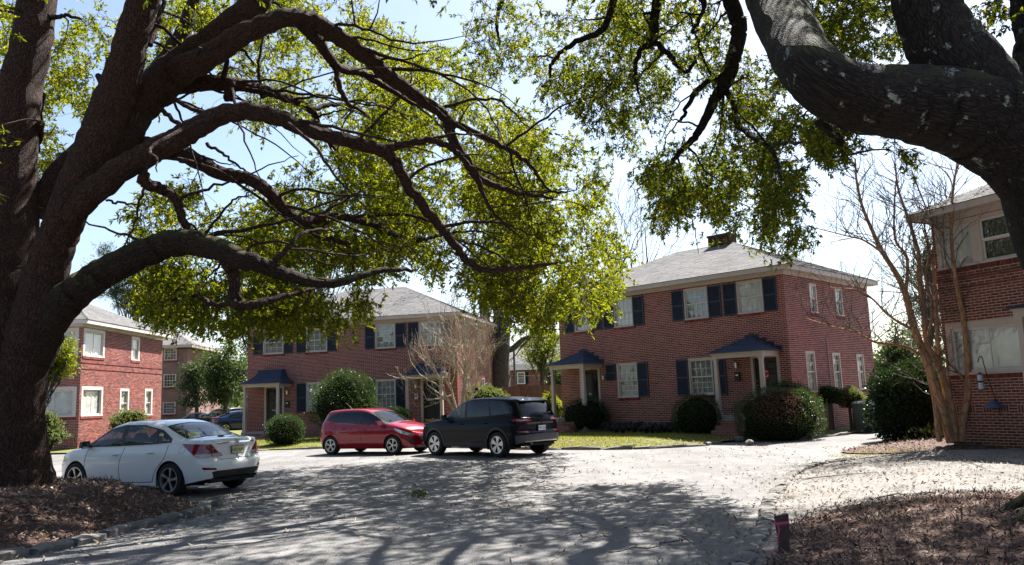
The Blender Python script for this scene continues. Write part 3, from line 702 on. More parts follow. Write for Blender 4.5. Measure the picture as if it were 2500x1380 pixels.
text_mesh('C', .27, lambda x, y, z: fB(ux + x, -.066 + z, 2.13 + y), M['white_paint'], 'sign_border', sgn, .003)
text_mesh('C', .2, lambda x, y, z: fB(ux + x, -.062 + z, 2.13 + y), M['black'], 'sign_letter', sgn, .003)
ch = MB(); cx, cy = BB[0] - .42, BB[1] + .1; ch.box(cx - .62, cx + .35, cy - .3, cy + .35, 7.0, 8.02); c1 = ch.build('chimney', M['brick_dark'], roofB)
k = MB()
for r_ in range(11):
    z = 7.28 + r_ * CP
    for (a0, a1, fix, ax) in ((cx - .62, cx + .35, cy - .3, 'x'), (cy - .3, cy + .35, cx + .35, 'y')):
        x = a0 - (r_ % 2) * .1
        while x < a1:
            l, r2 = max(x, a0) + .004, min(x + BLEN, a1) - .006
            if r2 - l > .03:
                k.box(l, r2, fix - .012, fix + .02, z + .006, z + CP - .006) if ax == 'x' else k.box(fix - .02, fix + .012, l, r2, z + .006, z + CP - .006)
            x += BLEN
tag(k.build('chimney_bricks', M['brick_dark'], roofB), kind='stuff')
k = MB(); k.box(cx - .66, cx + .39, cy - .34, cy + .39, 8.02, 8.1); k.build('chimney_cap', M['brick_dark'], roofB)
pp = MB(); f = B.fr('right'); pp.tube([f(3.0, .03, .1), f(3.0, .03, 3.4)], .018, 6); pp.build('wall_pipe', M['trim'], B.root)

XC = np.array([math.cos(R(-12)), math.sin(R(-12))]); WC = 10.98; OC = np.array([-2.759, 38.5]) - WC * XC
C_ = House('brick_house', 'two storey brick house behind the red hatchback, navy shutters, house number 1624 on its door', OC, R(-12), WC, 7.3)
def sC(a, b): return (WC - b, WC - a)
upC = [sC(8.98, 10.12), sC(6.63, 7.77), sC(3.06, 4.13), sC(.75, 1.88)]; grC = [sC(6.7, 7.76), sC(3.08, 4.12)]
doorsC = [(*sC(.84, 1.73), .64, 2.6), (*sC(9.05, 9.93), .5, 2.56)]
opsC = [(a, b, 4.26, 5.45) for a, b in upC] + [(a, b, 1.34, 2.76) for a, b in grC] + [(a - .1, b + .1, .3, z1 + .1) for a, b, z0, z1 in doorsC]
brick_wall(C_, 'front', 0, WC, -.15, 5.5, opsC, sel=(WC - 8.5, WC - 2.3, 3.4, 4.1))
sideC = [(1.6, 2.2, 4.26, 5.36, 2), (4.5, 5.1, 4.26, 5.36, 2), (1.6, 2.2, 1.36, 2.76, 2), (4.6, 5.2, 1.36, 2.76, 2)]
brick_wall(C_, 'right', 0, 7.3, -.15, 5.5, [q[:4] for q in sideC])
plain_walls(C_, 5.5, ('left', 'back'), M['far_brick'])
for a, b in upC: window(C_, 'front', a, b, 4.26, 5.45, 3, (2, 2), 'curtain_grey')
for i, (a, b) in enumerate(grC): window(C_, 'front', a, b, 1.34, 2.76, 4, (2, 3), 'curtain' if i == 0 else 'curtain_grey')
for a, b, c, d, n in sideC: window(C_, 'right', a, b, c, d, n, (2, 2), 'curtain', cas=.06)
for a, b in ((10.12, 10.64), (8.48, 8.98), (7.77, 8.29), (6.13, 6.63), (4.13, 4.64), (2.54, 3.06), (1.88, 2.41), (.25, .75)): shutter(C_, 'front', *sC(a, b), 4.25, 5.43)
for a, b in ((7.76, 8.27), (6.2, 6.7), (2.58, 3.08), (4.12, 4.62)): shutter(C_, 'front', *sC(a, b), 1.33, 2.74)
roofC, AC, BC = hip_roof(C_, .36, 5.8, 1.95, ('front', 'right'), fz=.15, ridge_in=4.2)
door(C_, 'front', *doorsC[0], 'l', '1624', True); door(C_, 'front', *doorsC[1], 'r', '1626')
porch(C_, WC - 9.52, .88, 1.2, 2.6, 2.76, 3.46, .46, 'bell'); porch(C_, WC - 1.26, .83, 1.2, 2.68, 2.85, 3.42, .6, 'bell')
sconce(C_, 'front', WC - 2.05, 2.35); sconce(C_, 'front', WC - 8.75, 2.3); mailbox(C_, 'front', WC - 8.75, 1.75)
f = C_.fr('front'); t = MB(); fbox(t, f, WC - 2.12, WC - 1.98, .01, .1, 1.75, 2.0); mbx = t.build('mailbox', M['white_paint'], C_.root); t = MB(); fbox(t, f, WC - 2.1, WC - 2.0, .1, .104, 1.86, 1.95); t.build('mail_flag', M['red'], mbx)

# ------------------------------------------------------------------ the two houses with corner windows
PA = at(197, 900, 35.5); WA = 7.0
A_ = House('brick_house', 'sunlit brick house with pale corner windows behind the white sedan', (PA[0] - WA, PA[1]), 0, WA, 8.2)
cwA = [(.14, 1.98, 1.53, 2.82), (.14, 1.98, 4.17, 5.42)]; fwA = [(WA - 2.1, WA - .14, 1.53, 2.82), (WA - 2.1, WA - .14, 4.17, 5.42)]
wA = [(4.64, 5.5, 4.2, 5.38), (3.62, 4.53, 1.45, 2.78), (6.25, 7.1, 1.45, 2.8)]
brick_wall(A_, 'right', 0, 8.2, -.2, 5.44, cwA + wA, proud=(3.88, 3.62), pattern=.41, sel=(2.2, 8.0, 2.9, 3.5))
brick_wall(A_, 'front', 0, WA, -.2, 5.44, fwA + [(1.2, 2.2, 1.53, 2.8), (1.2, 2.2, 4.2, 5.38)], proud=(3.88, 3.62), pattern=.41)
plain_walls(A_, 5.44, ('left', 'back'), M['far_brick'])
for q in cwA: window(A_, 'right', *q, 2, (1,), 'curtain', 'trim_pale', True, cas=.13, stile=.06)
for q in fwA: window(A_, 'front', *q, 2, (1,), 'curtain', 'trim_pale', True, cas=.13, stile=.06)
for q in wA: window(A_, 'right', *q, 1, (1, 1), 'curtain', 'trim_pale', cas=.12)
for q in ((1.2, 2.2, 1.53, 2.8), (1.2, 2.2, 4.2, 5.38)): window(A_, 'front', *q, 1, (1, 1), 'curtain', 'trim_pale', cas=.1)
hip_roof(A_, .4, 5.74, 1.7, ('front', 'right'), fz=.14, trim='trim_pale', ridge_in=3.4)

OD = np.array([10.888, 20.5])
D_ = House('brick_house', 'brick house at the right edge with wide corner windows, partly behind the oak trunk', OD, R(-65), 9.0, 7.0)
fwD = [(.1, 2.3, 1.79, 3.05), (.1, 2.4, 4.45, 5.62)]
brick_wall(D_, 'front', 0, 9, -.1, 5.66, fwD + [(3.6, 4.5, .6, 2.85), (5.4, 7.4, 1.79, 3.05), (5.4, 7.4, 4.45, 5.62)], proud=(4.17, 4.1, 3.94), pattern=.84, sel=(.0, 3.2, 1.1, 4.0), mat='brick_old')
brick_wall(D_, 'left', 0, 7, -.1, 5.66, [], mat='brick_old')
plain_walls(D_, 5.66, ('right', 'back'), M['far_brick'])
window(D_, 'front', *fwD[0], 2, (1,), 'curtain', 'trim', True, cas=.12, stile=.07, mat='brick_old')
window(D_, 'front', .1, 1.2, 4.45, 5.62, 1, (1,), 'curtain', 'trim', True, cas=.12, stile=.05, mat='brick_old')
window(D_, 'front', 1.205, 2.4, 4.45, 5.62, 1, (1, 1), 'curtain_dark', 'trim', False, cas=.1, stile=.05, mat='brick_old')
for q in ((5.4, 7.4, 1.79, 3.05), (5.4, 7.4, 4.45, 5.62)): window(D_, 'front', *q, 2, (1,), 'curtain', 'trim', True, cas=.12, stile=.07, mat='brick_old')
door(D_, 'front', 3.7, 4.4, .7, 2.75)
porch(D_, 3.55, 1.0, .8, 2.98, 3.16, 3.55, .66)
hip_roof(D_, .42, 5.95, 1.7, ('front', 'left'), fz=.17)
# ------------------------------------------------------------------ cars
def paint(name, col, flake=0.0, rough=.28, dust=.1, coat=1.0):
    m, N, L, b = new_mat(name); c = coords(N, L)
    dirt = ramp(N, L, noise(N, L, c, 2.2, 6, .65), [(.45, (0, 0, 0)), (.8, (dust,) * 3)])
    L.new(mixc(N, L, dirt, col, (.25, .22, .18)), b.inputs['Base Color'])
    b.inputs['Roughness'].default_value = rough; b.inputs['Metallic'].default_value = flake
    b.inputs['Specular IOR Level'].default_value = .08; b.inputs['Coat Weight'].default_value = coat; b.inputs['Coat Roughness'].default_value = .04
    return m
M['paint_white'] = paint('paint_white', (.84, .835, .82), dust=.05); M['paint_red'] = paint('paint_red', (.24, .004, .016), .2, dust=.03); M['paint_navy'] = paint('paint_navy', (.004, .005, .010), .0, dust=.003, coat=.16)
M['paint_blue'] = paint('paint_blue', (.008, .018, .05), .1, dust=.02); M['paint_silver'] = paint('paint_silver', (.3, .31, .32), .5)
M['tyre'] = simple('tyre', (.014, .014, .014), .85, var=.3, bmp=.2, bscale=60)
M['rim'] = simple('rim', (.5, .5, .5), .32, .85, var=.12)
M['cladding'] = simple('cladding', (.022, .022, .024), .6, var=.2, bmp=.1)
M['bumper_grey'] = simple('bumper_grey', (.06, .06, .065), .5, var=.15)
M['under'] = simple('underbody', (.008, .008, .008), .9)
M['tail'] = simple('tail_lamp', (.22, .006, .012), .12, var=.3, scale=12, coat=.8)
M['tail_clear'] = simple('tail_clear', (.45, .38, .38), .15, var=.2, scale=14, coat=.8)
M['head'] = simple('head_lamp', (.45, .46, .47), .12, .4, var=.35, scale=22, coat=1)
M['chrome'] = simple('chrome', (.75, .75, .76), .12, 1.0, var=.05)
M['car_glass'] = glass_mat('car_glass', (.4, .45, .43), 1.45, 0.0, .02)
M['tint_glass'] = glass_mat('tinted_glass', (.08, .09, .095), 1.45, 0.0, .02)
M['seat'] = simple('seat', (.03, .03, .032), .8)
M['cabin'] = simple('cabin', (.02, .02, .021), .85)
M['plate_yellow'] = simple('plate_yellow', (.6, .56, .3), .5, var=.15, scale=9); M['plate_white'] = simple('plate_white', (.6, .62, .62), .5, var=.15, scale=9)
M['plate_blue'] = simple('plate_blue', (.03, .06, .2), .5)

class Car:
    def __init__(s, name, label, pos, head, cfg, z0=0.0):
        s.c = cfg; s.root = empty(name, (pos[0], pos[1], z0), head + R(90), label, 'car', 'cars parked on the court')
        pl = smooth_path(cfg['plan'], 24); d = np.concatenate([[0], np.cumsum(np.linalg.norm(np.diff(pl, axis=0), axis=1))])
        s.Q = d[-1]; n = 900; q = np.linspace(0, s.Q, n); s.q = q; s.px = np.interp(q, d, pl[:, 0]); s.py = np.interp(q, d, pl[:, 1])
        tx, ty = np.gradient(s.px), np.gradient(s.py); l = np.hypot(tx, ty); tx /= l; ty /= l; s.nx, s.ny = -ty, tx
        # outward normal points away from the middle of the car
        sg = np.sign(s.nx * (s.px) + s.ny * s.py); sg[sg == 0] = 1; s.nx *= sg; s.ny *= sg
        sm = lambda k: smooth_path(np.array(cfg[k], float), 10)
        s.top = sm('top'); s.sh = sm('sh'); s.bot = np.array(cfg['bot'], float)
        s.iS, s.iR, s.iF = sm('ins_s'), sm('ins_r'), sm('ins_f')
        o = np.argsort(s.px); s.xs = s.px[o]; s.xq = q[o]
        t = np.linspace(0, 1, 60); G = smooth_path(np.array(cfg.get('green', [(1, 0), (.985, .16), (.93, .45), (.86, .72), (.79, .9), (.66, .975), (.35, .997), (0, 1)])), 12)
        Hd = smooth_path(np.array([(1, 0), (.985, .25), (.93, .55), (.8, .8), (.5, .95), (.25, .99), (0, 1)]), 12)
        s.G = np.column_stack([np.interp(t, np.linspace(0, 1, len(G)), G[:, 0]), np.interp(t, np.linspace(0, 1, len(G)), G[:, 1])])
        s.Hd = np.column_stack([np.interp(t, np.linspace(0, 1, len(Hd)), Hd[:, 0]), np.interp(t, np.linspace(0, 1, len(Hd)), Hd[:, 1])]); s.tt = t
    def zs(s, x): return np.interp(x, s.sh[:, 0], s.sh[:, 1])
    def low(s, q, z):
        X, Y, nx, ny = (np.interp(q, s.q, a) for a in (s.px, s.py, s.nx, s.ny))
        ins = ny ** 2 * np.interp(z, s.iS[:, 0], s.iS[:, 1]) + np.where(nx < 0, nx ** 2, 0) * np.interp(z, s.iR[:, 0], s.iR[:, 1]) + np.where(nx > 0, nx ** 2, 0) * np.interp(z, s.iF[:, 0], s.iF[:, 1])
        return np.stack([X - nx * ins, np.maximum(Y - ny * ins, 0), z], -1)
    def lowv(s, q, v):
        X = np.interp(q, s.q, s.px); zb = np.interp(X, s.bot[:, 0], s.bot[:, 1]); zt = s.zs(X); return s.low(q, zb + v * (zt - zb))
    def uppr(s, q, t):
        X = np.interp(q, s.q, s.px); zsh = s.zs(X); b = s.low(q, zsh); x = b[..., 0]
        gy, gz = np.interp(t, s.tt, s.G[:, 0]), np.interp(t, s.tt, s.G[:, 1]); hy, hz = np.interp(t, s.tt, s.Hd[:, 0]), np.interp(t, s.tt, s.Hd[:, 1])
        w0 = sstep((np.interp(x, s.top[:, 0], s.top[:, 1]) - zsh - .1) / .25); fy = gy * w0 + hy * (1 - w0)
        xe = x + s.c.get('bow', .14) * fy ** 2 * np.clip(x / .8, -1, 1)
        h = np.maximum(np.interp(xe, s.top[:, 0], s.top[:, 1]) - zsh, 0.004)
        fz = gz * w0 + hz * (1 - w0)
        return np.stack([x, b[..., 1] * fy, zsh + h * fz], -1)
    def x2q(s, x): return np.interp(x, s.xs, s.xq)
    def t_of(s, x, z):
        q = s.x2q(x); t = np.linspace(0, 1, 200); Z = s.uppr(np.full(200, q), t)[:, 2]; return float(np.interp(z, np.maximum.accumulate(Z), t))
    def region(s, pts, sheet):
        """outline given in side view (x,z) -> sheet coordinates; points may be ('q',q,z)"""
        out = []; P = list(pts)
        for a, b in zip(P, P[1:] + P[:1]):
            for k in range(10):
                u = k / 10; x, z = a[0] + (b[0] - a[0]) * u, a[1] + (b[1] - a[1]) * u
                out.append((s.x2q(x), z) if sheet == 'low' else (s.x2q(x), s.t_of(x, z)))
        return np.array(out)
    @staticmethod
    def dens(pts, n=8):
        out = []; P = list(pts)
        for a, b in zip(P, P[1:] + P[:1]):
            for k in range(n): u = k / n; out.append((a[0] + (b[0] - a[0]) * u, a[1] + (b[1] - a[1]) * u))
        return np.array(out)
    def skin(s, sheet, regions, nq, nt, base):
        """regions: list of dict(poly, name, mat, pair, hole); later ones win. base: (name, mat)"""
        S = s.lowv if sheet == 'low' else s.uppr
        def tov(P):                       # (q,z) -> (q,v)
            if sheet != 'low': return P
            X = np.interp(P[:, 0], s.q, s.px); zb = np.interp(X, s.bot[:, 0], s.bot[:, 1]); zt = s.zs(X); return np.column_stack([P[:, 0], (P[:, 1] - zb) / (zt - zb)])
        gq, gt = np.meshgrid(np.concatenate([np.linspace(0, s.Q, nq)]), np.linspace(0, 1, nt)); pts = [Vector((a, b)) for a, b in zip(gq.ravel(), gt.ravel())]
        edges = []; polys = []
        for r in regions:
            P = tov(r['poly']); P[:, 1] = np.clip(P[:, 1], 0, 1); P[:, 0] = np.clip(P[:, 0], 0, s.Q); polys.append(P); n0 = len(pts); pts += [Vector(p) for p in P]
            edges += [(n0 + i, n0 + (i + 1) % len(P)) for i in range(len(P))]
        vs, _, fs, *_ = delaunay_2d_cdt(pts, edges, [], 0, 1e-6)
        V2 = np.array([[v.x, v.y] for v in vs]); F = np.array([list(f) for f in fs if len(f) == 3]); cen = V2[F].mean(1)
        cls = np.full(len(F), -1)
        for i, P in enumerate(polys): cls[in_poly(cen[:, 0], cen[:, 1], P)] = i
        P3 = S(V2[:, 0], V2[:, 1]); e = 1e-3
        dq = S(np.clip(V2[:, 0] + e, 0, s.Q), V2[:, 1]) - S(np.clip(V2[:, 0] - e, 0, s.Q), V2[:, 1]); dt = S(V2[:, 0], np.clip(V2[:, 1] + e, 0, 1)) - S(V2[:, 0], np.clip(V2[:, 1] - e, 0, 1))
        Nn = np.cross(dq, dt); l = np.linalg.norm(Nn, axis=1)[:, None]; Nn = Nn / (l + 1e-12)
        flip = np.sum(Nn * (P3 - np.array([0, 0, .55])), 1) < 0; Nn[flip] *= -1
        bad = (l[:, 0] < 1e-9); Nn[bad] = (0, 0, 1)
        names = {}
        for i, r in enumerate(regions + [dict(name=base[0], mat=base[1], pair=False)]):
            k = cls == (i if i < len(regions) else -1)
            if r.get('hole') or not k.any(): continue
            f = F[k]; used, inv = np.unique(f, return_inverse=True); f = inv.reshape(-1, 3); v, n = P3[used], Nn[used]
            # wind faces along the normals
            w_ = np.sum(np.cross(v[f[:, 1]] - v[f[:, 0]], v[f[:, 2]] - v[f[:, 0]]) * n[f].sum(1), 1) < 0; f[w_] = f[w_][:, ::-1]
            off = r.get('off', 0.0); v = v + n * off
            key = (r['name'], r['mat'], r.get('pair', True), r.get('parent'))
            names.setdefault(key, []).append((v, f, n))
        mir = np.array([1, -1, 1])
        out = {}
        for (nm, mt, pair, par), L_ in names.items():
            for v, f, n in (L_ if pair else [tuple(L_[0])]):
                if pair:
                    for sd in (1, -1):
                        vv, nn, ff = (v, n, f) if sd == 1 else (v * mir, n * mir, f[:, ::-1])
                        o = put(nm, fast_mesh(nm, vv, [ff], M[mt], True, None, nn), s.root); out.setdefault(nm, []).append(o)
                else:
                    vs_, fs_, ns_ = [], [], []; c0 = 0
                    for v, f, n in L_:
                        for sd in (1, -1):
                            vs_.append(v if sd == 1 else v * mir); ns_.append(n if sd == 1 else n * mir); fs_.append((f if sd == 1 else f[:, ::-1]) + c0); c0 += len(v)
                    o = put(nm, fast_mesh(nm, np.vstack(vs_), [np.vstack(fs_)], M[mt], True, None, np.vstack(ns_)), s.root); out.setdefault(nm, []).append(o)
        return out
    def circle(s, x, z, r, z_floor=None, n=40):
        th = np.linspace(0, 2 * np.pi, n, endpoint=False); X = x + r * np.cos(th); Z = z + r * np.sin(th)
        return np.column_stack([[s.x2q(a) for a in X], Z])
    def wheel(s, x, y, r, w_, spokes, rim_r, style):
        sd = 1 if y > 0 else -1; t = MB(); k = rim_r / r
        t.lathe([(r * k, -w_ / 2), (r * .9, -w_ / 2), (r * .975, -w_ * .42), (r, -w_ * .25), (r, w_ * .25), (r * .975, w_ * .42), (r * .9, w_ / 2), (r * k, w_ / 2), (r * k * .96, w_ * .3), (r * k * .96, -w_ * .3)], 40, 'y', (x, y, r), True)
        wh = t.build('wheel', M['tyre'], s.root, True)
        b = MB(); b.lathe([(0.001, sd * w_ * .12), (rim_r * .98, sd * w_ * .12)], 32, 'y', (x, y, r)); b.build('wheel_backing', M['under'], wh)  # plain dark backing disc added behind the spokes
        m = MB(); m.lathe([(rim_r * 1.0, sd * w_ * .5), (rim_r * 1.02, sd * w_ * .53), (rim_r * .93, sd * w_ * .52), (rim_r * .9, sd * w_ * .25)], 40, 'y', (x, y, r))
        m.lathe([(.001, sd * w_ * .47), (rim_r * .2, sd * w_ * .46), (rim_r * .24, sd * w_ * .3)], 20, 'y', (x, y, r))
        a0 = rng.uniform(0, 6.28)
        for i in range(spokes):
            for sub in ((-.17, .17) if style == 'twin' else (0,)):
                a = a0 + i * 2 * np.pi / spokes; tw = .25 if style == 'swirl' else 0
                def P(rr, aa, dep): return (x + rr * math.sin(aa), y + sd * dep, r + rr * math.cos(aa))
                wi, wo = (.26, .15) if style == 'swirl' else ((.3, .3) if style == 'steel' else (.17, .08)); ri, ro = rim_r * .18, rim_r * .96
                a1 = a + sub * .4; a2 = a + sub + tw
                d1, d2 = w_ * .47, w_ * .5
                if style == 'steel': wi, wo = .55, .34
                m.hexa([P(ri, a1 - wi, d1 - .03), P(ri, a1 + wi, d1 - .03), P(ri, a1 + wi, d1), P(ri, a1 - wi, d1), P(ro, a2 - wo, d2 - .03), P(ro, a2 + wo, d2 - .03), P(ro, a2 + wo, d2), P(ro, a2 - wo, d2)])
        m.build('rim', M['rim'], wh)
    def common(s, glass):
        c = s.c; wb = c['wb'] / 2; r = c['tyre']
        for x in (-wb, wb):
            for sd in (1, -1):
                s.wheel(x, sd * (c['track'] / 2), r, c['tw'], c['spokes'], c['rim'], c['style'])
                th = np.linspace(R(-20), R(200), 18); ya, yb = c['track'] / 2 - .22, s.low(s.x2q(x), r + .2)[1] - .012; ra = c['arch'] + .008
                V = [(x + ra * math.cos(a), sd * y_, r + ra * math.sin(a)) for y_ in (ya, yb) for a in th]
                m = MB(); m.add(V, [[i, i + 1, 18 + i + 1, 18 + i] for i in range(17)]); m.add([(x + ra * math.cos(a), sd * ya, r + ra * math.sin(a)) for a in th], [list(range(18))]); m.build('wheel_arch_liner', M['under'], s.root)
        m = MB(); x0, x1 = s.px.min() + .15, s.px.max() - .12; zf = c['floor']
        m.box(-wb + c['arch'] + .03, wb - c['arch'] - .03, -c['w'] + .1, c['w'] - .1, zf, zf + .06)
        m.box(x0, x1, -c['w'] + .32, c['w'] - .32, zf + .03, zf + .1)
        m.tube([(-wb - .3, .3, zf + .0), (0, .25, zf - .02)], .04, 8); m.tube([(-wb, -c['track'] / 2 + .1, r), (-wb, c['track'] / 2 - .1, r)], .05, 8); m.build('underbody', M['under'], s.root)
        # cabin: floor tub, dashboard, seats with head rests, steering wheel
        cb = MB(); zb = c['belt'] - .05; xa, xb = c['cab']
        cb.box(xa, xb, -c['w'] + .16, c['w'] - .16, zf + .1, zf + .16); cb.box(xb - .42, xb + .1, -c['w'] + .17, c['w'] - .17, zb - .2, zb - .02); cb.box(xa - .1, xa + .25, -c['w'] + .2, c['w'] - .2, zb - .15, zb - .03)
        cb.build('cabin', M['cabin'], s.root)
        for x in c['seats']:
            for y in (.36, -.36):
                m = MB(); hw = .24
                m.hexa([(x - .1, y - hw, zf + .3), (x + .42, y - hw, zf + .3), (x + .42, y + hw, zf + .3), (x - .1, y + hw, zf + .3), (x - .1, y - hw, zf + .44), (x + .42, y - hw, zf + .48), (x + .42, y + hw, zf + .48), (x - .1, y + hw, zf + .44)])
                t = zb + .1
                m.hexa([(x - .12, y - hw, zf + .4), (x + .02, y - hw, zf + .4), (x + .02, y + hw, zf + .4), (x - .12, y + hw, zf + .4), (x - .3, y - hw * .8, t), (x - .18, y - hw * .8, t), (x - .18, y + hw * .8, t), (x - .3, y + hw * .8, t)])
                m.lathe([(.001, 0), (.09, .01), (.13, .07), (.13, .13), (.09, .18), (.001, .19)], 10, 'z', (x - .25, y, t + .03)); m.build('seat', M['seat'], s.root)
        m = MB(); th = np.linspace(0, 2 * np.pi, 17); m.tube([(xb - .5 - .08 * math.sin(a), .36 + .19 * math.cos(a), zb - .02 + .17 * math.sin(a)) for a in th], .014, 6, False); m.build('steering_wheel', M['seat'], s.root)
    def mirror(s, x, z, mat, cap):
        for sd in (1, -1):
            y = s.low(s.x2q(x), z - .05)[1]; m = MB(); Y = lambda a: sd * (y + a)
            m.hexa([(x - .07, Y(.06), z - .08), (x + .07, Y(.06), z - .07), (x + .03, Y(.24), z - .06), (x - .08, Y(.25), z - .08), (x - .07, Y(.06), z + .06), (x + .05, Y(.06), z + .06), (x + .02, Y(.22), z + .05), (x - .08, Y(.23), z + .06)])
            m.hexa([(x - .03, Y(-.08), z - .12), (x + .05, Y(-.08), z - .12), (x + .04, Y(.1), z - .05), (x - .03, Y(.1), z - .05), (x - .03, Y(-.08), z - .07), (x + .05, Y(-.08), z - .07), (x + .04, Y(.1), z), (x - .03, Y(.1), z)])
            mo = m.build('side_mirror', M[mat], s.root)
            g = MB(); g.quad((x - .083, Y(.08), z - .065), (x - .092, Y(.235), z - .065), (x - .092, Y(.22), z + .045), (x - .083, Y(.08), z + .045)); g.build('mirror_glass', M['chrome'], mo)
    def handle(s, x, z, mat):
        for sd in (1, -1):
            p = s.low(s.x2q(np.array([x - .1, x - .05, x + .05, x + .1])), np.full(4, z)); y = p[:, 1] + np.array([.004, .03, .03, .004]); m = MB()
            m.tube(np.column_stack([p[:, 0], y * sd, p[:, 2]]), [.012, .016, .016, .012], 6); m.build('door_handle', M[mat], s.root, True)
    def rear_box(s, name, mat, y0, y1, z0, z1, off0, off1, parent=None):
        """little block set on the tail, following its slope"""
        m = MB(); P = []
        for o in (off0, off1):
            for y, z in ((y0, z0), (y1, z0), (y1, z1), (y0, z1)):
                p = s.low(abs(y), z); P.append((p[0] - o, y, z))
        m.hexa(P); return m.build(name, M[mat], parent or s.root)
    def plate(s, y, z, text, mat, ink, xo=.015):
        x = float(s.low(abs(y), z)[0]) - xo; sl = (float(s.low(0, z + .06)[0]) - float(s.low(0, z - .06)[0])) / .12
        fn = lambda u, v, o: (x + v * sl - o, y - u, z + v)
        m = MB(); m.prism([(-.16, -.08), (.16, -.08), (.16, .08), (-.16, .08)], fn, 0, .006); pf = m.build('licence_plate', M['metal_dark'], s.root)
        m = MB(); m.prism([(-.148, -.068), (.148, -.068), (.148, .068), (-.148, .068)], fn, .0065, .009); m.build('plate_face', M[mat], pf)
        text_mesh(text, .085, lambda a, b, c: fn(a, b - .003, .0105 + c), M[ink], 'plate_lettering', pf, .002, sx=.9)
    def rail(s, name, mat, pts, r, pair=True):
        for sd in ((1, -1) if pair else (1,)):
            P = smooth_path(np.array(pts, float) * np.array([1, sd, 1]), 6); m = MB(); m.tube(P, r, 6); m.build(name, M[mat], s.root, True)

# ---- white sedan
civ = dict(wb=2.67, w=.875, track=1.53, tyre=.315, tw=.2, rim=.225, arch=.355, spokes=5, style='swirl', floor=.2, belt=.92, cab=(-1.5, 1.1), seats=(-.75, .3), bow=.16,
  plan=[(-2.26, 0), (-2.245, .35), (-2.17, .62), (-1.98, .79), (-1.6, .855), (-.8, .875), (.4, .875), (1.3, .862), (1.75, .81), (2.02, .68), (2.2, .42), (2.26, 0)],
  top=[(-2.3, .99), (-2.2, 1.035), (-2.0, 1.06), (-1.75, 1.085), (-1.4, 1.2), (-1.0, 1.34), (-.6, 1.415), (-.15, 1.435), (.3, 1.405), (.7, 1.29), (1.15, 1.08), (1.45, .96), (1.8, .88), (2.1, .77), (2.3, .62)],
  sh=[(-2.3, .985), (-2.1, 1.0), (-1.6, .985), (-.8, .945), (.2, .915), (1.0, .895), (1.4, .865), (1.8, .78), (2.1, .66), (2.3, .58)],
  bot=[(-2.3, .34), (-1.9, .27), (-1.5, .2), (1.5, .2), (1.9, .2), (2.3, .22)],
  ins_s=[(.15, .07), (.25, .045), (.4, .012), (.6, 0), (.72, .004), (.8, .016), (.9, .05), (1.0, .085), (1.1, .12)],
  ins_r=[(.15, .2), (.3, .1), (.42, .02), (.55, 0), (.62, .01), (.66, .05), (.72, .075), (.85, .085), (.95, .075), (1.05, .1)],
  ins_f=[(.15, .12), (.3, .02), (.45, 0), (.55, .02), (.65, .1), (.8, .2)])
def side_seams(c, lines, w_=.006):
    out = []
    for L_ in lines:
        P = np.array([(c.x2q(x), z) for x, z in smooth_path(L_, 6)]); T = np.gradient(P, axis=0); T /= np.linalg.norm(T, axis=1)[:, None] + 1e-9; n = np.column_stack([-T[:, 1], T[:, 0]]) * w_
        out.append(dict(poly=np.vstack([P + n, (P - n)[::-1]]), name='panel_gap', mat='under', pair=True))
    return out
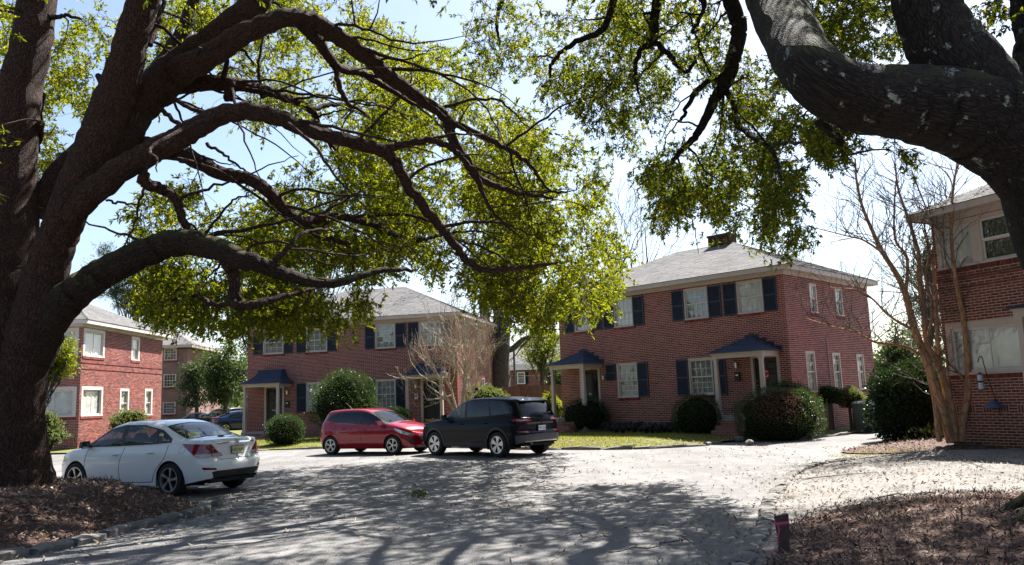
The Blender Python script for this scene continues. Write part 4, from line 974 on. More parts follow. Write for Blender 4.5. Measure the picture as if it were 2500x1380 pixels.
def civic():
    c = Car('sedan_car', 'white four door sedan parked behind the mulch mound', (-7.44, 16.91), R(64.2), civ, .005)
    wb = civ['wb'] / 2; q = c.dens
    lo = [dict(poly=q([(0, .2), (.5, .2), (.62, .44), (.5, .46), (0, .46)]), name='bumper_insert', mat='cladding', pair=False)]
    lo += side_seams(c, [[(1.02, .26), (1.06, .6), (1.0, .9)], [(.02, .25), (.04, .55), (-.06, .93)], [(-.86, .27), (-.98, .5), (-1.2, .72), (-1.24, .97)], [(-.86, .27), (-.5, .255), (.3, .25), (1.02, .26)]], .007)
    lo += [dict(poly=np.array([(c.x2q(-1.62 + .075 * math.cos(a)), .86 + .07 * math.sin(a)) for a in np.linspace(0, 6.28, 24, endpoint=False)]), name='fuel_flap_gap', mat='bumper_grey'),
           dict(poly=np.array([(c.x2q(-1.62 + .068 * math.cos(a)), .86 + .063 * math.sin(a)) for a in np.linspace(0, 6.28, 24, endpoint=False)]), name='fuel_flap', mat='paint_white')]
    lo += [dict(poly=q([(.36, .72), (.85, .69), (1.12, .86), (1.3, .975), (.98, .965), (.62, .95)]), name='tail_lamp', mat='tail', off=.006),
           dict(poly=q([(.36, .72), (.86, .69), (1.0, .77), (.7, .775), (.4, .79)]), name='reversing_lamp', mat='tail_clear', off=.008),
           dict(poly=q([(.595, .72), (.615, .72), (.655, .95), (.635, .95)]), name='lamp_gap', mat='under', off=.009),
           dict(poly=q([(.52, .47), (.78, .49), (.8, .535), (.54, .515)]), name='reflector', mat='tail', off=.004)]
    lo += [dict(poly=q([(.0, .955), (.5, .945), (.5, .975), (.0, .98)]), name='chrome_strip', mat='chrome', pair=False, off=.006)]
    lo += [dict(poly=q([(0, .655), (.42, .655), (.47, .7), (.5, .71), (.5, .716), (.465, .71), (.41, .664), (0, .664)]), name='panel_gap', mat='under', pair=False)]
    Qf = c.Q
    lo += [dict(poly=q([(Qf - 1.15, .72), (Qf - .6, .6), (Qf - .5, .5), (Qf - .85, .55), (Qf - 1.1, .62)]), name='head_lamp', mat='head', off=.005)]
    lo += [dict(poly=c.circle(x, .315, civ['arch']), name='h', mat='under', hole=True) for x in (-wb, wb)]
    c.skin('low', lo, 130, 26, ('body', 'paint_white'))
    # upper: glass surround first, then panes
    gl = [(1.28, .93), (1.02, 1.09), (.55, 1.28), (.1, 1.355), (-.45, 1.345), (-.95, 1.245), (-1.28, 1.07), (-1.3, 1.0), (-.8, .975), (.2, .945)]
    up_ = [dict(poly=c.region(gl, 'up'), name='window_surround', mat='cladding', off=.003)]
    up_ += [dict(poly=c.region([(.98, .955), (.85, 1.08), (.48, 1.25), (.12, 1.325), (.06, .965)], 'up'), name='side_window', mat='car_glass'),
            dict(poly=c.region([(-.02, .97), (.0, 1.325), (-.42, 1.32), (-.8, 1.25), (-.92, 1.0)], 'up'), name='side_window', mat='car_glass'),
            dict(poly=c.region([(-.97, 1.0), (-.87, 1.22), (-1.05, 1.15), (-1.22, 1.05), (-1.2, 1.01)], 'up'), name='quarter_window', mat='car_glass')]
    X = lambda pts: c.dens([(c.x2q(x), t) for x, t in pts], 10)
    up_ += [dict(poly=X([(-1.72, 1), (-1.7, .55), (-1.58, .44), (-.98, .62), (-.9, 1)]), name='glass_border', mat='under', pair=False),
            dict(poly=X([(-1.69, 1), (-1.66, .56), (-1.55, .48), (-1.02, .66), (-.95, 1)]), name='rear_window', mat='car_glass', pair=False),
            dict(poly=X([(1.18, 1), (1.14, .55), (1.04, .5), (.55, .66), (.48, 1)]), name='windscreen', mat='car_glass', pair=False)]
    c.skin('up', up_, 130, 26, ('body_top', 'paint_white'))
    c.common('car_glass'); c.mirror(.98, 1.0, 'cladding', 'paint_white'); c.handle(.15, .79, 'paint_white'); c.handle(-.82, .82, 'paint_white')
    c.plate(0, .82, 'G63 KJM', 'plate_yellow', 'black', .03)
    # trunk emblem: the letter H in a ring
    x = float(c.low(0, 1.0)[0]) - .012; E_ = MB(); th = np.linspace(0, 2 * np.pi, 25); E_.tube([(x, .055 * math.cos(a), .975 + .045 * math.sin(a)) for a in th], .006, 6, False)
    em = E_.build('emblem', M['chrome'], c.root, True); text_mesh('H', .085, lambda a, b, z: (x - z - .004, -a, .975 + b), M['chrome'], 'emblem_letter', em, .006)
    text_mesh('LX', .04, lambda a, b, z: (float(c.low(.42, .9)[0]) - .014 - z, .43 - a, .90 + b), M['chrome'], 'badge', em, .004)
    c.rail('exhaust_pipe', 'chrome', [(-2.05, -.55, .3), (-2.2, -.55, .3)], .03, False)
    m = MB(); m.lathe([(.001, .02), (.05, .018), (.09, .0)], 14, 'z', (-1.75, 0, float(c.uppr(c.x2q(-1.75), 1.0)[2]))); m.build('brake_light', M['tail'], c.root)
    return c
civic()
# ---- dark SUV
suv = dict(wb=2.7, w=.93, track=1.6, tyre=.355, tw=.225, rim=.235, arch=.405, spokes=5, style='steel', floor=.27, belt=1.05, cab=(-1.6, 1.15), seats=(-.7, .35), bow=.13,
  green=[(1, 0), (.99, .16), (.955, .45), (.905, .72), (.85, .9), (.74, .975), (.4, .997), (0, 1)],
  plan=[(-2.27, 0), (-2.255, .4), (-2.2, .68), (-2.05, .85), (-1.7, .915), (-.8, .93), (.4, .93), (1.3, .925), (1.8, .88), (2.1, .74), (2.26, .45), (2.31, 0)],
  top=[(-2.32, 1.06), (-2.24, 1.1), (-2.14, 1.24), (-2.02, 1.42), (-1.9, 1.555), (-1.75, 1.61), (-1.2, 1.655), (-.6, 1.668), (-.1, 1.645), (.3, 1.555), (.66, 1.38), (1.0, 1.2), (1.25, 1.1), (1.6, 1.045), (1.9, .99), (2.15, .91), (2.32, .79)],
  sh=[(-2.32, 1.06), (-2.1, 1.085), (-1.5, 1.085), (-.8, 1.065), (.2, 1.04), (1.0, 1.02), (1.5, .99), (1.9, .93), (2.15, .86), (2.35, .78)],
  bot=[(-2.3, .42), (-1.9, .34), (-1.6, .27), (1.6, .27), (1.9, .3), (2.35, .34)],
  ins_s=[(.2, .06), (.32, .03), (.45, .01), (.62, 0), (.8, .004), (.92, .02), (1.0, .05), (1.1, .09)],
  ins_r=[(.2, .2), (.38, .06), (.48, .0), (.62, 0), (.68, .02), (.72, .07), (.9, .06), (1.0, .055), (1.1, .075)],
  ins_f=[(.2, .14), (.35, .03), (.5, 0), (.7, .02), (.85, .06), (1.0, .14)])
def suv_car():
    c = Car('suv_car', 'dark navy SUV seen from its rear left corner, middle of the court', (-.906, 24.34), R(45.5), suv, 0.0)
    wb = 1.35; q = c.dens; P = 'paint_navy'
    lo = [dict(poly=q([(0, .3), (.95, .28), (.95, .6), (.6, .62), (0, .63)], 8), name='rear_bumper', mat='bumper_grey', pair=False),
          dict(poly=q([(0, .3), (.62, .3), (.66, .44), (0, .45)], 8), name='bumper_insert', mat='silver', pair=False),
          dict(poly=c.region([(-.9, .26), (.9, .26), (.88, .4), (-.88, .4)], 'low'), name='sill_cladding', mat='cladding')]
    lo += [dict(poly=c.circle(x, .355, .475), name='arch_cladding', mat='cladding', off=.008) for x in (-wb, wb)]
    lo += side_seams(c, [[(1.0, .4), (1.04, .7), (.98, 1.01)], [(.0, .4), (.02, .7), (-.02, 1.03)], [(-.88, .42), (-1.0, .62), (-1.12, .85), (-1.12, 1.06)]], .006)
    lo += [dict(poly=q([(.38, .975), (.6, .955), (1.02, .97), (1.12, 1.03), (1.0, 1.06), (.62, 1.06), (.42, 1.05)]), name='tail_lamp', mat='tail', off=.008),
           dict(poly=q([(.5, .995), (.92, 1.0), (.92, 1.025), (.5, 1.02)]), name='lamp_strip', mat='tail_clear', off=.011),
           dict(poly=q([(.52, .665), (.86, .67), (.9, .715), (.55, .715)]), name='reflector', mat='tail', off=.008),
           dict(poly=q([(0, .66), (.5, .66), (.5, .668), (0, .668)]), name='panel_gap', mat='under', pair=False),
           dict(poly=q([(0, .9), (.52, .89), (.56, .93), (.5, .94), (0, .945)]), name='tailgate_recess', mat='bumper_grey', pair=False),
           dict(poly=q([(c.Q - 1.15, .9), (c.Q - .5, .86), (c.Q - .5, .8), (c.Q - 1.1, .86)]), name='head_lamp', mat='head', off=.004)]
    lo += [dict(poly=c.circle(x, .355, suv['arch']), name='h', mat='under', hole=True) for x in (-wb, wb)]
    c.skin('low', lo, 150, 28, ('body', P))
    gl = [(1.05, 1.08), (.74, 1.28), (.38, 1.48), (-.02, 1.575), (-.8, 1.595), (-1.5, 1.54), (-1.86, 1.37), (-1.9, 1.2), (-.8, 1.13), (.3, 1.095)]
    up_ = [dict(poly=c.region(gl, 'up'), name='window_surround', mat='cladding', off=.003),
           dict(poly=c.region([(.8, 1.11), (.66, 1.25), (.34, 1.44), (.03, 1.535), (.02, 1.115)], 'up'), name='side_window', mat='car_glass'),
           dict(poly=c.region([(-.07, 1.12), (-.05, 1.545), (-.9, 1.565), (-1.0, 1.15)], 'up'), name='side_window', mat='tint_glass'),
           dict(poly=c.region([(-1.08, 1.16), (-.98, 1.56), (-1.45, 1.515), (-1.78, 1.35), (-1.8, 1.22)], 'up'), name='quarter_window', mat='tint_glass')]
    X = lambda pts: c.dens([(c.x2q(x), t) for x, t in pts], 10)
    up_ += [dict(poly=X([(-2.225, 1), (-2.205, .5), (-2.15, .33), (-1.99, .4), (-1.9, .62), (-1.885, 1)]), name='rear_window', mat='tint_glass', pair=False),
            dict(poly=X([(1.08, 1), (1.03, .6), (.93, .5), (.4, .64), (.32, 1)]), name='windscreen', mat='car_glass', pair=False)]
    c.skin('up', up_, 260, 30, ('body_top', P))
    c.common('tint_glass'); c.mirror(.82, 1.14, P, P); c.handle(.14, .93, P); c.handle(-.88, .95, P)
    c.plate(0, .78, 'NEC 353', 'plate_white', 'plate_blue', .03)
    text_mesh('Jeep', .115, lambda a, b, z: (float(c.low(.0, 1.0)[0]) - .012 - z, -a, 1.015 + b), M['chrome'], 'tailgate_lettering', c.root, .006, sx=1.1)
    # tailgate spoiler, wiper, roof antenna, exhaust, roof rails
    m = MB(); m.hexa([(-1.93, -.56, 1.5), (-1.8, -.58, 1.53), (-1.8, .58, 1.53), (-1.93, .56, 1.5), (-1.99, -.54, 1.535), (-1.8, -.56, 1.585), (-1.8, .56, 1.585), (-1.99, .54, 1.535)]); m.build('roof_spoiler', M[P], c.root)
    z = lambda x: float(np.interp(x, c.top[:, 0], c.top[:, 1]))
    c.rail('rear_wiper', 'under', [(-2.25, -.02, 1.135), (-2.235, -.15, 1.17), (-2.2, -.42, 1.2)], .012, False)
    c.rail('roof_antenna', 'under', [(-1.62, 0, 1.62), (-1.68, 0, 1.75), (-1.78, 0, 1.86)], .007, False)
    c.rail('exhaust_pipe', 'chrome', [(-2.05, .45, .36), (-2.27, .45, .37)], .035, False)
    return c
suv_car()
# ---- red hatchback
hat = dict(wb=2.49, w=.855, track=1.47, tyre=.3, tw=.195, rim=.2, arch=.335, spokes=5, style='twin', floor=.19, belt=.93, cab=(-1.4, 1.0), seats=(-.7, .25), bow=.17,
  green=[(1, 0), (.985, .16), (.94, .45), (.875, .72), (.81, .9), (.68, .975), (.35, .997), (0, 1)],
  plan=[(-1.93, 0), (-1.91, .36), (-1.84, .62), (-1.66, .79), (-1.25, .845), (-.6, .855), (.4, .855), (1.2, .848), (1.6, .79), (1.85, .64), (2.0, .38), (2.05, 0)],
  top=[(-1.98, 1.0), (-1.9, 1.04), (-1.8, 1.16), (-1.66, 1.33), (-1.52, 1.42), (-1.1, 1.458), (-.5, 1.472), (0.0, 1.44), (.4, 1.335), (.8, 1.16), (1.12, 1.025), (1.4, .965), (1.7, .89), (1.92, .79), (2.07, .66)],
  sh=[(-1.98, 1.0), (-1.7, 1.03), (-1.2, 1.0), (-.5, .96), (.3, .925), (.9, .9), (1.3, .86), (1.65, .775), (1.9, .7), (2.1, .62)],
  bot=[(-2.0, .32), (-1.6, .2), (1.5, .19), (2.1, .2)], ins_s=civ['ins_s'],
  ins_r=[(.15, .18), (.3, .07), (.42, .01), (.55, 0), (.62, .02), (.75, .05), (.95, .055), (1.05, .08)],
  ins_f=[(.15, .1), (.25, .03), (.35, 0), (.45, .0), (.6, .035), (.75, .13)])
def hatchback():
    c = Car('hatchback_car', 'bright red five door hatchback facing right, parked by the lawn', (-4.652, 27.0), R(-117.9), hat, 0.0)
    wb = hat['wb'] / 2; q = c.dens; Q = c.Q; P = 'paint_red'
    lo = side_seams(c, [[(.98, .25), (1.02, .6), (.95, .89)], [(.0, .24), (.02, .6), (-.04, .94)], [(-.82, .27), (-.92, .55), (-1.06, .78), (-1.05, .98)]], .006)
    lo += [dict(poly=q([(.62, .62), (.8, .6), (1.0, .8), (.98, 1.0), (.72, .98)]), name='tail_lamp', mat='tail', off=.006),
           dict(poly=q([(Q - 1.28, .83), (Q - .9, .72), (Q - .62, .63), (Q - .55, .58), (Q - .78, .6), (Q - 1.05, .66), (Q - 1.2, .74)]), name='head_lamp', mat='head', off=.006),
           dict(poly=q([(Q - .44, .58), (Q, .59), (Q, .36), (Q - .26, .36), (Q - .38, .44)]), name='grille', mat='cladding', pair=False, off=.004),
           dict(poly=q([(Q - .36, .31), (Q, .31), (Q, .24), (Q - .3, .24)]), name='lower_grille', mat='cladding', pair=False, off=.004),
           dict(poly=q([(Q - .86, .5), (Q - .56, .42), (Q - .52, .34), (Q - .8, .38)]), name='fog_lamp_recess', mat='cladding', off=.004),
           dict(poly=q([(Q - .9, .2), (Q, .2), (Q, .225), (Q - .85, .24)]), name='front_lip', mat='cladding', pair=False, off=.01)]
    for k in range(4): z = .39 + k * .05; lo.append(dict(poly=q([(Q - .38 - .012 * k, z + .012), (Q, z + .012), (Q, z + .03), (Q - .39 - .012 * k, z + .03)]), name='grille_bar', mat='chrome', pair=False, off=.012))
    lo += [dict(poly=c.circle(x, .3, hat['arch']), name='h', mat='under', hole=True) for x in (-wb, wb)]
    c.skin('low', lo, 150, 26, ('body', P))
    gl = [(1.12, .95), (.82, 1.11), (.42, 1.29), (0, 1.375), (-.8, 1.375), (-1.3, 1.3), (-1.5, 1.12), (-1.1, 1.03), (.1, .955)]
    up_ = [dict(poly=c.region(gl, 'up'), name='window_surround', mat='cladding', off=.003),
           dict(poly=c.region([(.86, .97), (.7, 1.1), (.36, 1.265), (.02, 1.34), (.03, .975)], 'up'), name='side_window', mat='tint_glass'),
           dict(poly=c.region([(-.05, .98), (-.06, 1.345), (-.8, 1.345), (-.93, 1.02)], 'up'), name='side_window', mat='tint_glass'),
           dict(poly=c.region([(-.99, 1.03), (-.88, 1.34), (-1.25, 1.28), (-1.4, 1.12)], 'up'), name='quarter_window', mat='tint_glass')]
    X = lambda pts: c.dens([(c.x2q(x), t) for x, t in pts], 10)
    up_ += [dict(poly=X([(1.13, 1), (1.09, .52), (1.0, .44), (.32, .62), (.24, 1)]), name='glass_border', mat='under', pair=False),
            dict(poly=X([(1.1, 1), (1.05, .54), (.97, .48), (.36, .65), (.28, 1)]), name='windscreen', mat='car_glass', pair=False),
            dict(poly=X([(-1.86, 1), (-1.82, .5), (-1.76, .4), (-1.6, .55), (-1.56, 1)]), name='rear_window', mat='tint_glass', pair=False)]
    c.skin('up', up_, 220, 26, ('body_top', P))
    c.common('tint_glass'); c.mirror(.82, 1.0, P, P); c.handle(.13, .8, P); c.handle(-.75, .84, P)
    c.rail('roof_antenna', 'bumper_grey', [(-1.0, 0, 1.46), (-1.15, 0, 1.58), (-1.26, 0, 1.66)], .004, False)
    c.rail('windscreen_wiper', 'under', [(1.1, .5, .99), (.96, .2, 1.07), (.9, -.1, 1.105)], .009, False); c.rail('windscreen_wiper', 'under', [(1.14, -.05, 1.005), (1.0, -.3, 1.055), (.95, -.55, 1.06)], .009, False)
    return c
hatchback()
# ---- cars parked beyond, between the houses
def far_car(name, label, pos, head, cfg, mat, z0):
    c = Car(name, label, pos, head, cfg, z0); wb = cfg['wb'] / 2; q = c.dens
    k = cfg is suv
    lo = [dict(poly=q([(.4, .9), (1.0, .9), (1.0, 1.04), (.45, 1.04)] if k else [(.5, .74), (1.0, .76), (1.1, .93), (.6, .93)]), name='tail_lamp', mat='tail', off=.006)]
    lo += [dict(poly=c.circle(x, cfg['tyre'], cfg['arch']), name='h', mat='under', hole=True) for x in (-wb, wb)]; c.skin('low', lo, 90, 14, ('body', mat))
    X = lambda pts: c.dens([(c.x2q(x), t) for x, t in pts], 10)
    gl = [(1.0, 1.1), (.5, 1.47), (.1, 1.55), (-.9, 1.57), (-1.7, 1.35), (-1.7, 1.17), (0, 1.1)] if k else [(.95, .96), (.5, 1.24), (.1, 1.325), (-.42, 1.32), (-1.0, 1.18), (-1.2, 1.02), (0, .97)]
    a, b = (-2.21, -1.9) if k else (-1.66, -.95)
    up_ = [dict(poly=c.region(gl, 'up'), name='side_window', mat='car_glass'), dict(poly=X([(a, 1), (a + .03, .5), (b - .05, .62), (b, 1)]), name='rear_window', mat='car_glass', pair=False),
           dict(poly=X([(1.18, 1), (1.1, .52), (.56, .66), (.5, 1)]), name='windscreen', mat='car_glass', pair=False)]
    c.skin('up', up_, 160, 18, ('body_top', mat)); c.common('car_glass')
p = at(545, 1020, 58); far_car('parked_car', 'dark blue SUV half hidden between the houses, left of the porch', (p[0], p[1]), R(150), suv, 'paint_navy', .05)
p = at(585, 1020, 55); far_car('parked_car', 'blue car with a broad windscreen showing just left of the porch post', (p[0] + .3, p[1]), R(-60), civ, 'paint_blue', .05)
p = at(490, 1020, 60); far_car('parked_car', 'silver car roof just visible behind the white sedan', (p[0], p[1]), R(80), civ, 'paint_silver', .05)
# ------------------------------------------------------------------ foliage tools
def leaf_quads(C, Dr, Ln, Wd, curl=.12):
    """one bent leaf (two triangles) at each C, pointing along Dr"""
    n = len(C); Dr = Dr / (np.linalg.norm(Dr, axis=1)[:, None] + 1e-9); r = rng.normal(size=(n, 3)); S = np.cross(Dr, r); S /= np.linalg.norm(S, axis=1)[:, None] + 1e-9
    Nn = np.cross(S, Dr); Ln = np.broadcast_to(Ln, (n,))[:, None]; Wd = np.broadcast_to(Wd, (n,))[:, None]
    V = np.stack([C, C + Dr * Ln * .5 + S * Wd / 2 + Nn * Ln * curl * .5, C + Dr * Ln - Nn * Ln * curl, C + Dr * Ln * .5 - S * Wd / 2 + Nn * Ln * curl * .5], 1).reshape(-1, 3)
    return V, (np.arange(n)[:, None] * 4 + np.arange(4)[None])
def sprays(C, Ax, n_sprig, n_leaf, rad, L, Wd, droop=.25, sc=1.0):
    """leafy twig ends round each centre C (m,3); Ax their main directions"""
    m = len(C); A = np.repeat(Ax, n_sprig, 0); O = np.repeat(C, n_sprig, 0) + rng.normal(size=(m * n_sprig, 3)) * np.repeat(np.broadcast_to(rad, (m,)), n_sprig)[:, None] * .45
    d = A * .55 + rng.normal(size=A.shape) * .75 - np.array([0, 0, droop]); d /= np.linalg.norm(d, axis=1)[:, None]
    sl = np.repeat(np.broadcast_to(rad, (m,)), n_sprig) * rng.uniform(.5, 1.1, len(O))
    t = rng.uniform(.1, 1, (len(O), n_leaf)); P = O[:, None] + d[:, None] * (sl[:, None] * t)[..., None]
    ld = d[:, None] * .8 + rng.normal(size=P.shape) * .62 - np.array([0, 0, .15]); P = P.reshape(-1, 3); ld = ld.reshape(-1, 3); k = len(P)
    sc = np.repeat(np.broadcast_to(sc, (m,)), n_sprig * n_leaf); return (O, d, sl), leaf_quads(P, ld, L * sc * rng.uniform(.65, 1.25, k), Wd * sc * rng.uniform(.7, 1.25, k))
class Leaves:
    def __init__(s): s.v = []; s.f = []; s.n = 0
    def add(s, VF): V, F = VF; s.v.append(V); s.f.append(F + s.n); s.n += len(V)
    def build(s, name, mat, parent=None): return put(name, fast_mesh(name, np.vstack(s.v), [np.vstack(s.f)], mat), parent)
class Oak:
    def __init__(s, name, label, base, bark, leaf):
        s.root = empty(name, base, 0, label, 'tree', 'big oaks framing the court'); s.o = np.array(base, float); s.bark = bark; s.leaf = leaf; s.nodes = []; s.nr = []; s.tw = MB(); s.L = Leaves(); s.deep = lambda x, y: 1.0; s.thin = 0.0
    def limb(s, pts, name='limb', sides=14, wob=.06, jit=.012, n=7, bark=None):
        """pts: (px, py, depth, radius px)"""
        pts = [(x, y, d * s.deep(x, y) * (1 - .5 * s.thin * float(sstep((x - 380) / 250))), r * (1 - s.thin * float(sstep((x - 350) / 400)))) for x, y, d, r in pts]
        P = np.array([at(x, y, d) for x, y, d, r in pts]); rad = np.array([r * d / FPX for x, y, d, r in pts])
        return s.limb3(P, rad, name, sides, wob, jit, n, bark)
    def limb3(s, P, rad, name='limb', sides=14, wob=.06, jit=.012, n=7, bark=None):
        Q = smooth_path(np.column_stack([P, rad]), n); Q[1:-1, :3] += rng.normal(size=(len(Q) - 2, 3)) * jit; Q[:, 3] = np.maximum(Q[:, 3], .003)
        m = MB(); m.tube(Q[:, :3] - s.o, Q[:, 3], sides, True, wob); s.nodes.append(Q[:, :3]); s.nr.append(Q[:, 3]); return m.build(name, bark or s.bark, s.root, True)
    def blob(s, cx, cy, rx, ry, d0, d1, n, holes=.0):
        th = rng.uniform(0, 2 * np.pi, n * 3); r = np.sqrt(rng.uniform(0, 1, n * 3)); x = cx + rx * r * np.cos(th); y = cy + ry * r * np.sin(th); d = rng.uniform(d0, d1, n * 3)
        k = np.ones(n * 3, bool)
        if holes: k = vnoise(x / 60, y / 60, 1.0, 11) + rng.normal(0, .2, n * 3) > holes - 1
        idx = np.where(k)[0][:n]; d = d * np.array([s.deep(a, b) for a, b in zip(x, y)])
        return np.array([at(a, b, c) for a, b, c in zip(x[idx], y[idx], d[idx])]) if len(idx) else np.zeros((0, 3))
    def clothe(s, C, n_sprig=5, n_leaf=13, rad=.3, L=.075, Wd=.024, twig=.008, droop=.25, ref=13.):
        """grow a twig to every centre from the nearest branch, then leaves"""
        N = np.vstack(s.nodes); Rr = np.concatenate(s.nr); d0 = np.array([np.min(np.sum((N[::2] - c) ** 2, 1)) for c in C]); order = np.argsort(d0); Ax = np.zeros_like(C)
        buf = [N]; rb = [Rr]; cnt = 0; NN, RR = N, Rr
        for ii, i in enumerate(order):
            c = C[i]
            if ii % 25 == 0: NN = np.vstack(buf); RR = np.concatenate(rb); buf = [NN]; rb = [RR]
            j = np.argmin(np.sum((NN - c) ** 2, 1) * (1 + .5 * (RR > .15))); a = NN[j]; l = np.linalg.norm(c - a); k = max(3, int(l / .22) + 2); t = np.linspace(0, 1, k)
            side = rng.normal(size=3) * l * .1; P = a + (c - a) * t[:, None] + np.outer(np.sin(t * np.pi), side + np.array([0, 0, l * .10])) + rng.normal(size=(k, 3)) * .012 * np.minimum(1, l) * (t * (1 - t) * 4)[:, None]
            r0 = min(RR[j] * .7, twig + .013 * l); s.tw.tube(P - s.o, r0 + (twig * .45 - r0) * t, 4 if r0 < .015 else 6, False); buf.append(P[1:]); rb.append(r0 + (twig * .45 - r0) * t[1:])
            Ax[i] = P[-1] - P[-2]
        Ax /= np.linalg.norm(Ax, axis=1)[:, None] + 1e-9
        q = C[:, 1] / ref; (O, d, sl), (V, F) = sprays(C, Ax, n_sprig, n_leaf, rad * q ** .9, L, Wd, droop, q ** .55); s.L.add((V - s.o, F))
        # a fine stem for every leafy spray, back to its twig end
        A = np.repeat(C, n_sprig, 0); E1 = O + d * sl[:, None] * .8; n = len(O); u = np.cross(d, rng.normal(size=d.shape)); u /= np.linalg.norm(u, axis=1)[:, None] + 1e-9; v = np.cross(d, u)
        for P0, P1, ra, rb in ((A, O, .0042, .0032), (O, E1, .0032, .0015)):
            qq = np.repeat(q, n_sprig)[:, None]; R0 = [P0 + (u * math.cos(a) + v * math.sin(a)) * ra * qq for a in (0, 2.1, 4.2)]; R1 = [P1 + (u * math.cos(a) + v * math.sin(a)) * rb * qq for a in (0, 2.1, 4.2)]
            k = np.arange(n)[:, None] * 6; VV = np.stack(R0 + R1, 1).reshape(-1, 3) - s.o
            s.tw.add(VV, np.vstack([k + np.array([[0, 1, 4, 3]]), k + np.array([[1, 2, 5, 4]]), k + np.array([[2, 0, 3, 5]])]), VV)
    def finish(s):
        if s.tw.n: tag(s.tw.build('twigs', s.bark, s.root), kind='stuff')
        tag(s.L.build('crown', s.leaf, s.root), kind='stuff')

M['bark_l'] = bark_mat('bark_brown', (.007, .0036, .0028), (.075, .038, .027), 26, bdist=.035)
M['bark_moss'] = bark_mat('bark_mossy', (.006, .004, .003), (.052, .032, .022), 26, moss=1.0, bdist=.03)
M['bark_r'] = bark_mat('bark_grey', (.004, .003, .0026), (.032, .022, .019), 24, moss=.55, lichen=.85, bdist=.03)
M['leaf_l'] = leaf_mat('oak_leaf', [(.032, .048, .009), (.066, .088, .012), (.045, .065, .011), (.09, .115, .014), (.065, .092, .013), (.125, .14, .016), (.05, .072, .012), (.17, .155, .018)], .6, (2.8, 2.45, .4), .5)
M['leaf_r'] = leaf_mat('oak_leaf_young', [(.025, .045, .010), (.05, .08, .013), (.035, .06, .012), (.09, .115, .015), (.06, .095, .015), (.04, .07, .014), (.2, .16, .02), (.12, .13, .016)], .56, (2.3, 2.1, .4), .5)


def arching(tree, n, seed, lo, hi, x0, x1, lean):
    """long thin side branches that leave the limbs and droop"""
    g = np.random.default_rng(seed); N = np.vstack(tree.nodes); Rr = np.concatenate(tree.nr); px, py, _ = proj(N); ok = np.where((px > x0) & (px < x1) & (py > -60) & (Rr > .03) & (Rr < .3))[0]
    for i in g.choice(ok, n, replace=False):
        l = g.uniform(lo, hi); d = np.array([lean, .35, .25]) + g.normal(size=3) * np.array([.55, .7, .5]); d /= np.linalg.norm(d); t = np.linspace(0, 1, 7); P = N[i] + np.outer(t * l, d) - np.outer(t ** 2, [0, 0, l * g.uniform(.1, .5)]) + np.outer(np.sin(t * 5 + g.uniform(0, 6)) * t, g.normal(size=3) * .09 * l)
        if P[:, 2].min() < 3.4 or proj(P[-1])[1][0] > 760: continue          # none hangs down into the view of the cars
        r = min(Rr[i] * .55, .009 * l + .012); tree.limb3(P, r + (.006 - r) * t, 'branch', 7, .1, .012, 3)

# ------------------------------------------------------------------ the left oak
D0 = 12.9; bl = at(45, 1205, D0)
OL = Oak('oak_tree', 'massive brown trunked oak on the mulch mound at the left edge', (bl[0], bl[1], .3), M['bark_l'], M['leaf_l'])
OL.thin = .2; OL.deep = lambda x, y: 1 + .5 * float(sstep((x - 200) / 1300))
OL.limb([(0, 1290, 12.85, 170), (2, 1210, 12.85, 122), (2, 1120, 12.85, 102), (0, 1000, 12.9, 88), (-2, 850, 12.9, 84), (2, 700, 12.9, 78), (14, 560, 12.95, 70), (25, 420, 13, 60), (46, 250, 13.1, 52), (78, 100, 13.2, 48), (98, -60, 13.3, 43), (120, -250, 13.5, 38), (140, -520, 13.8, 22), (170, -800, 14, 6)], 'trunk', 26, .05, .01)
OL.limb([(45, 1190, 12.8, 72), (42, 1060, 12.75, 62), (48, 950, 12.7, 56), (66, 850, 12.7, 56), (92, 760, 12.65, 56), (118, 660, 12.6, 50), (148, 560, 12.55, 46), (190, 460, 12.5, 48), (235, 360, 12.45, 50), (272, 260, 12.4, 48), (307, 150, 12.3, 43), (337, 40, 12.2, 40), (375, -80, 12.1, 38), (430, -300, 12, 26), (500, -560, 12, 8)], 'stem', 22, .05, .01)
OL.limb([(215, 440, 12.6, 50), (285, 330, 12.7, 52), (345, 250, 12.8, 50), (430, 175, 12.9, 46), (510, 110, 13, 43), (590, 40, 13.1, 40), (670, -40, 13.2, 34), (800, -160, 13.4, 24), (950, -260, 13.6, 10)], 'limb', 18)
OL.limb([(440, 175, 12.7, 36), (520, 130, 12.5, 34), (600, 82, 12.3, 33), (680, 48, 12.1, 31), (750, 48, 12.0, 29), (820, 85, 11.9, 27), (900, 142, 11.8, 25), (960, 195, 11.7, 23), (1030, 245, 11.6, 20), (1085, 285, 11.6, 18), (1105, 340, 11.6, 16), (1140, 395, 11.7, 15), (1175, 440, 11.8, 12), (1260, 470, 11.9, 8), (1350, 485, 12, 4)], 'limb', 16)
OL.limb([(1090, 290, 11.6, 12), (1180, 335, 11.4, 10), (1250, 370, 11.3, 8), (1300, 410, 11.2, 6), (1340, 465, 11.2, 4), (1385, 470, 11.2, 3)], 'limb', 10)
OL.limb([(735, 58, 12, 20), (790, 118, 12.3, 17), (825, 165, 12.5, 15), (880, 178, 12.7, 13), (930, 205, 12.8, 10), (1010, 255, 13, 6)], 'limb', 10)
OL.limb([(822, 160, 12.5, 11), (830, 215, 12.4, 9), (850, 255, 12.4, 6)], 'limb', 8)
OL.limb([(390, 215, 13, 24), (470, 203, 13.3, 23), (540, 203, 13.6, 22), (600, 212, 13.8, 19), (660, 225, 14, 16), (720, 247, 14.2, 13), (765, 275, 14.3, 11), (785, 320, 14.4, 7), (840, 390, 14.5, 4)], 'limb', 12)
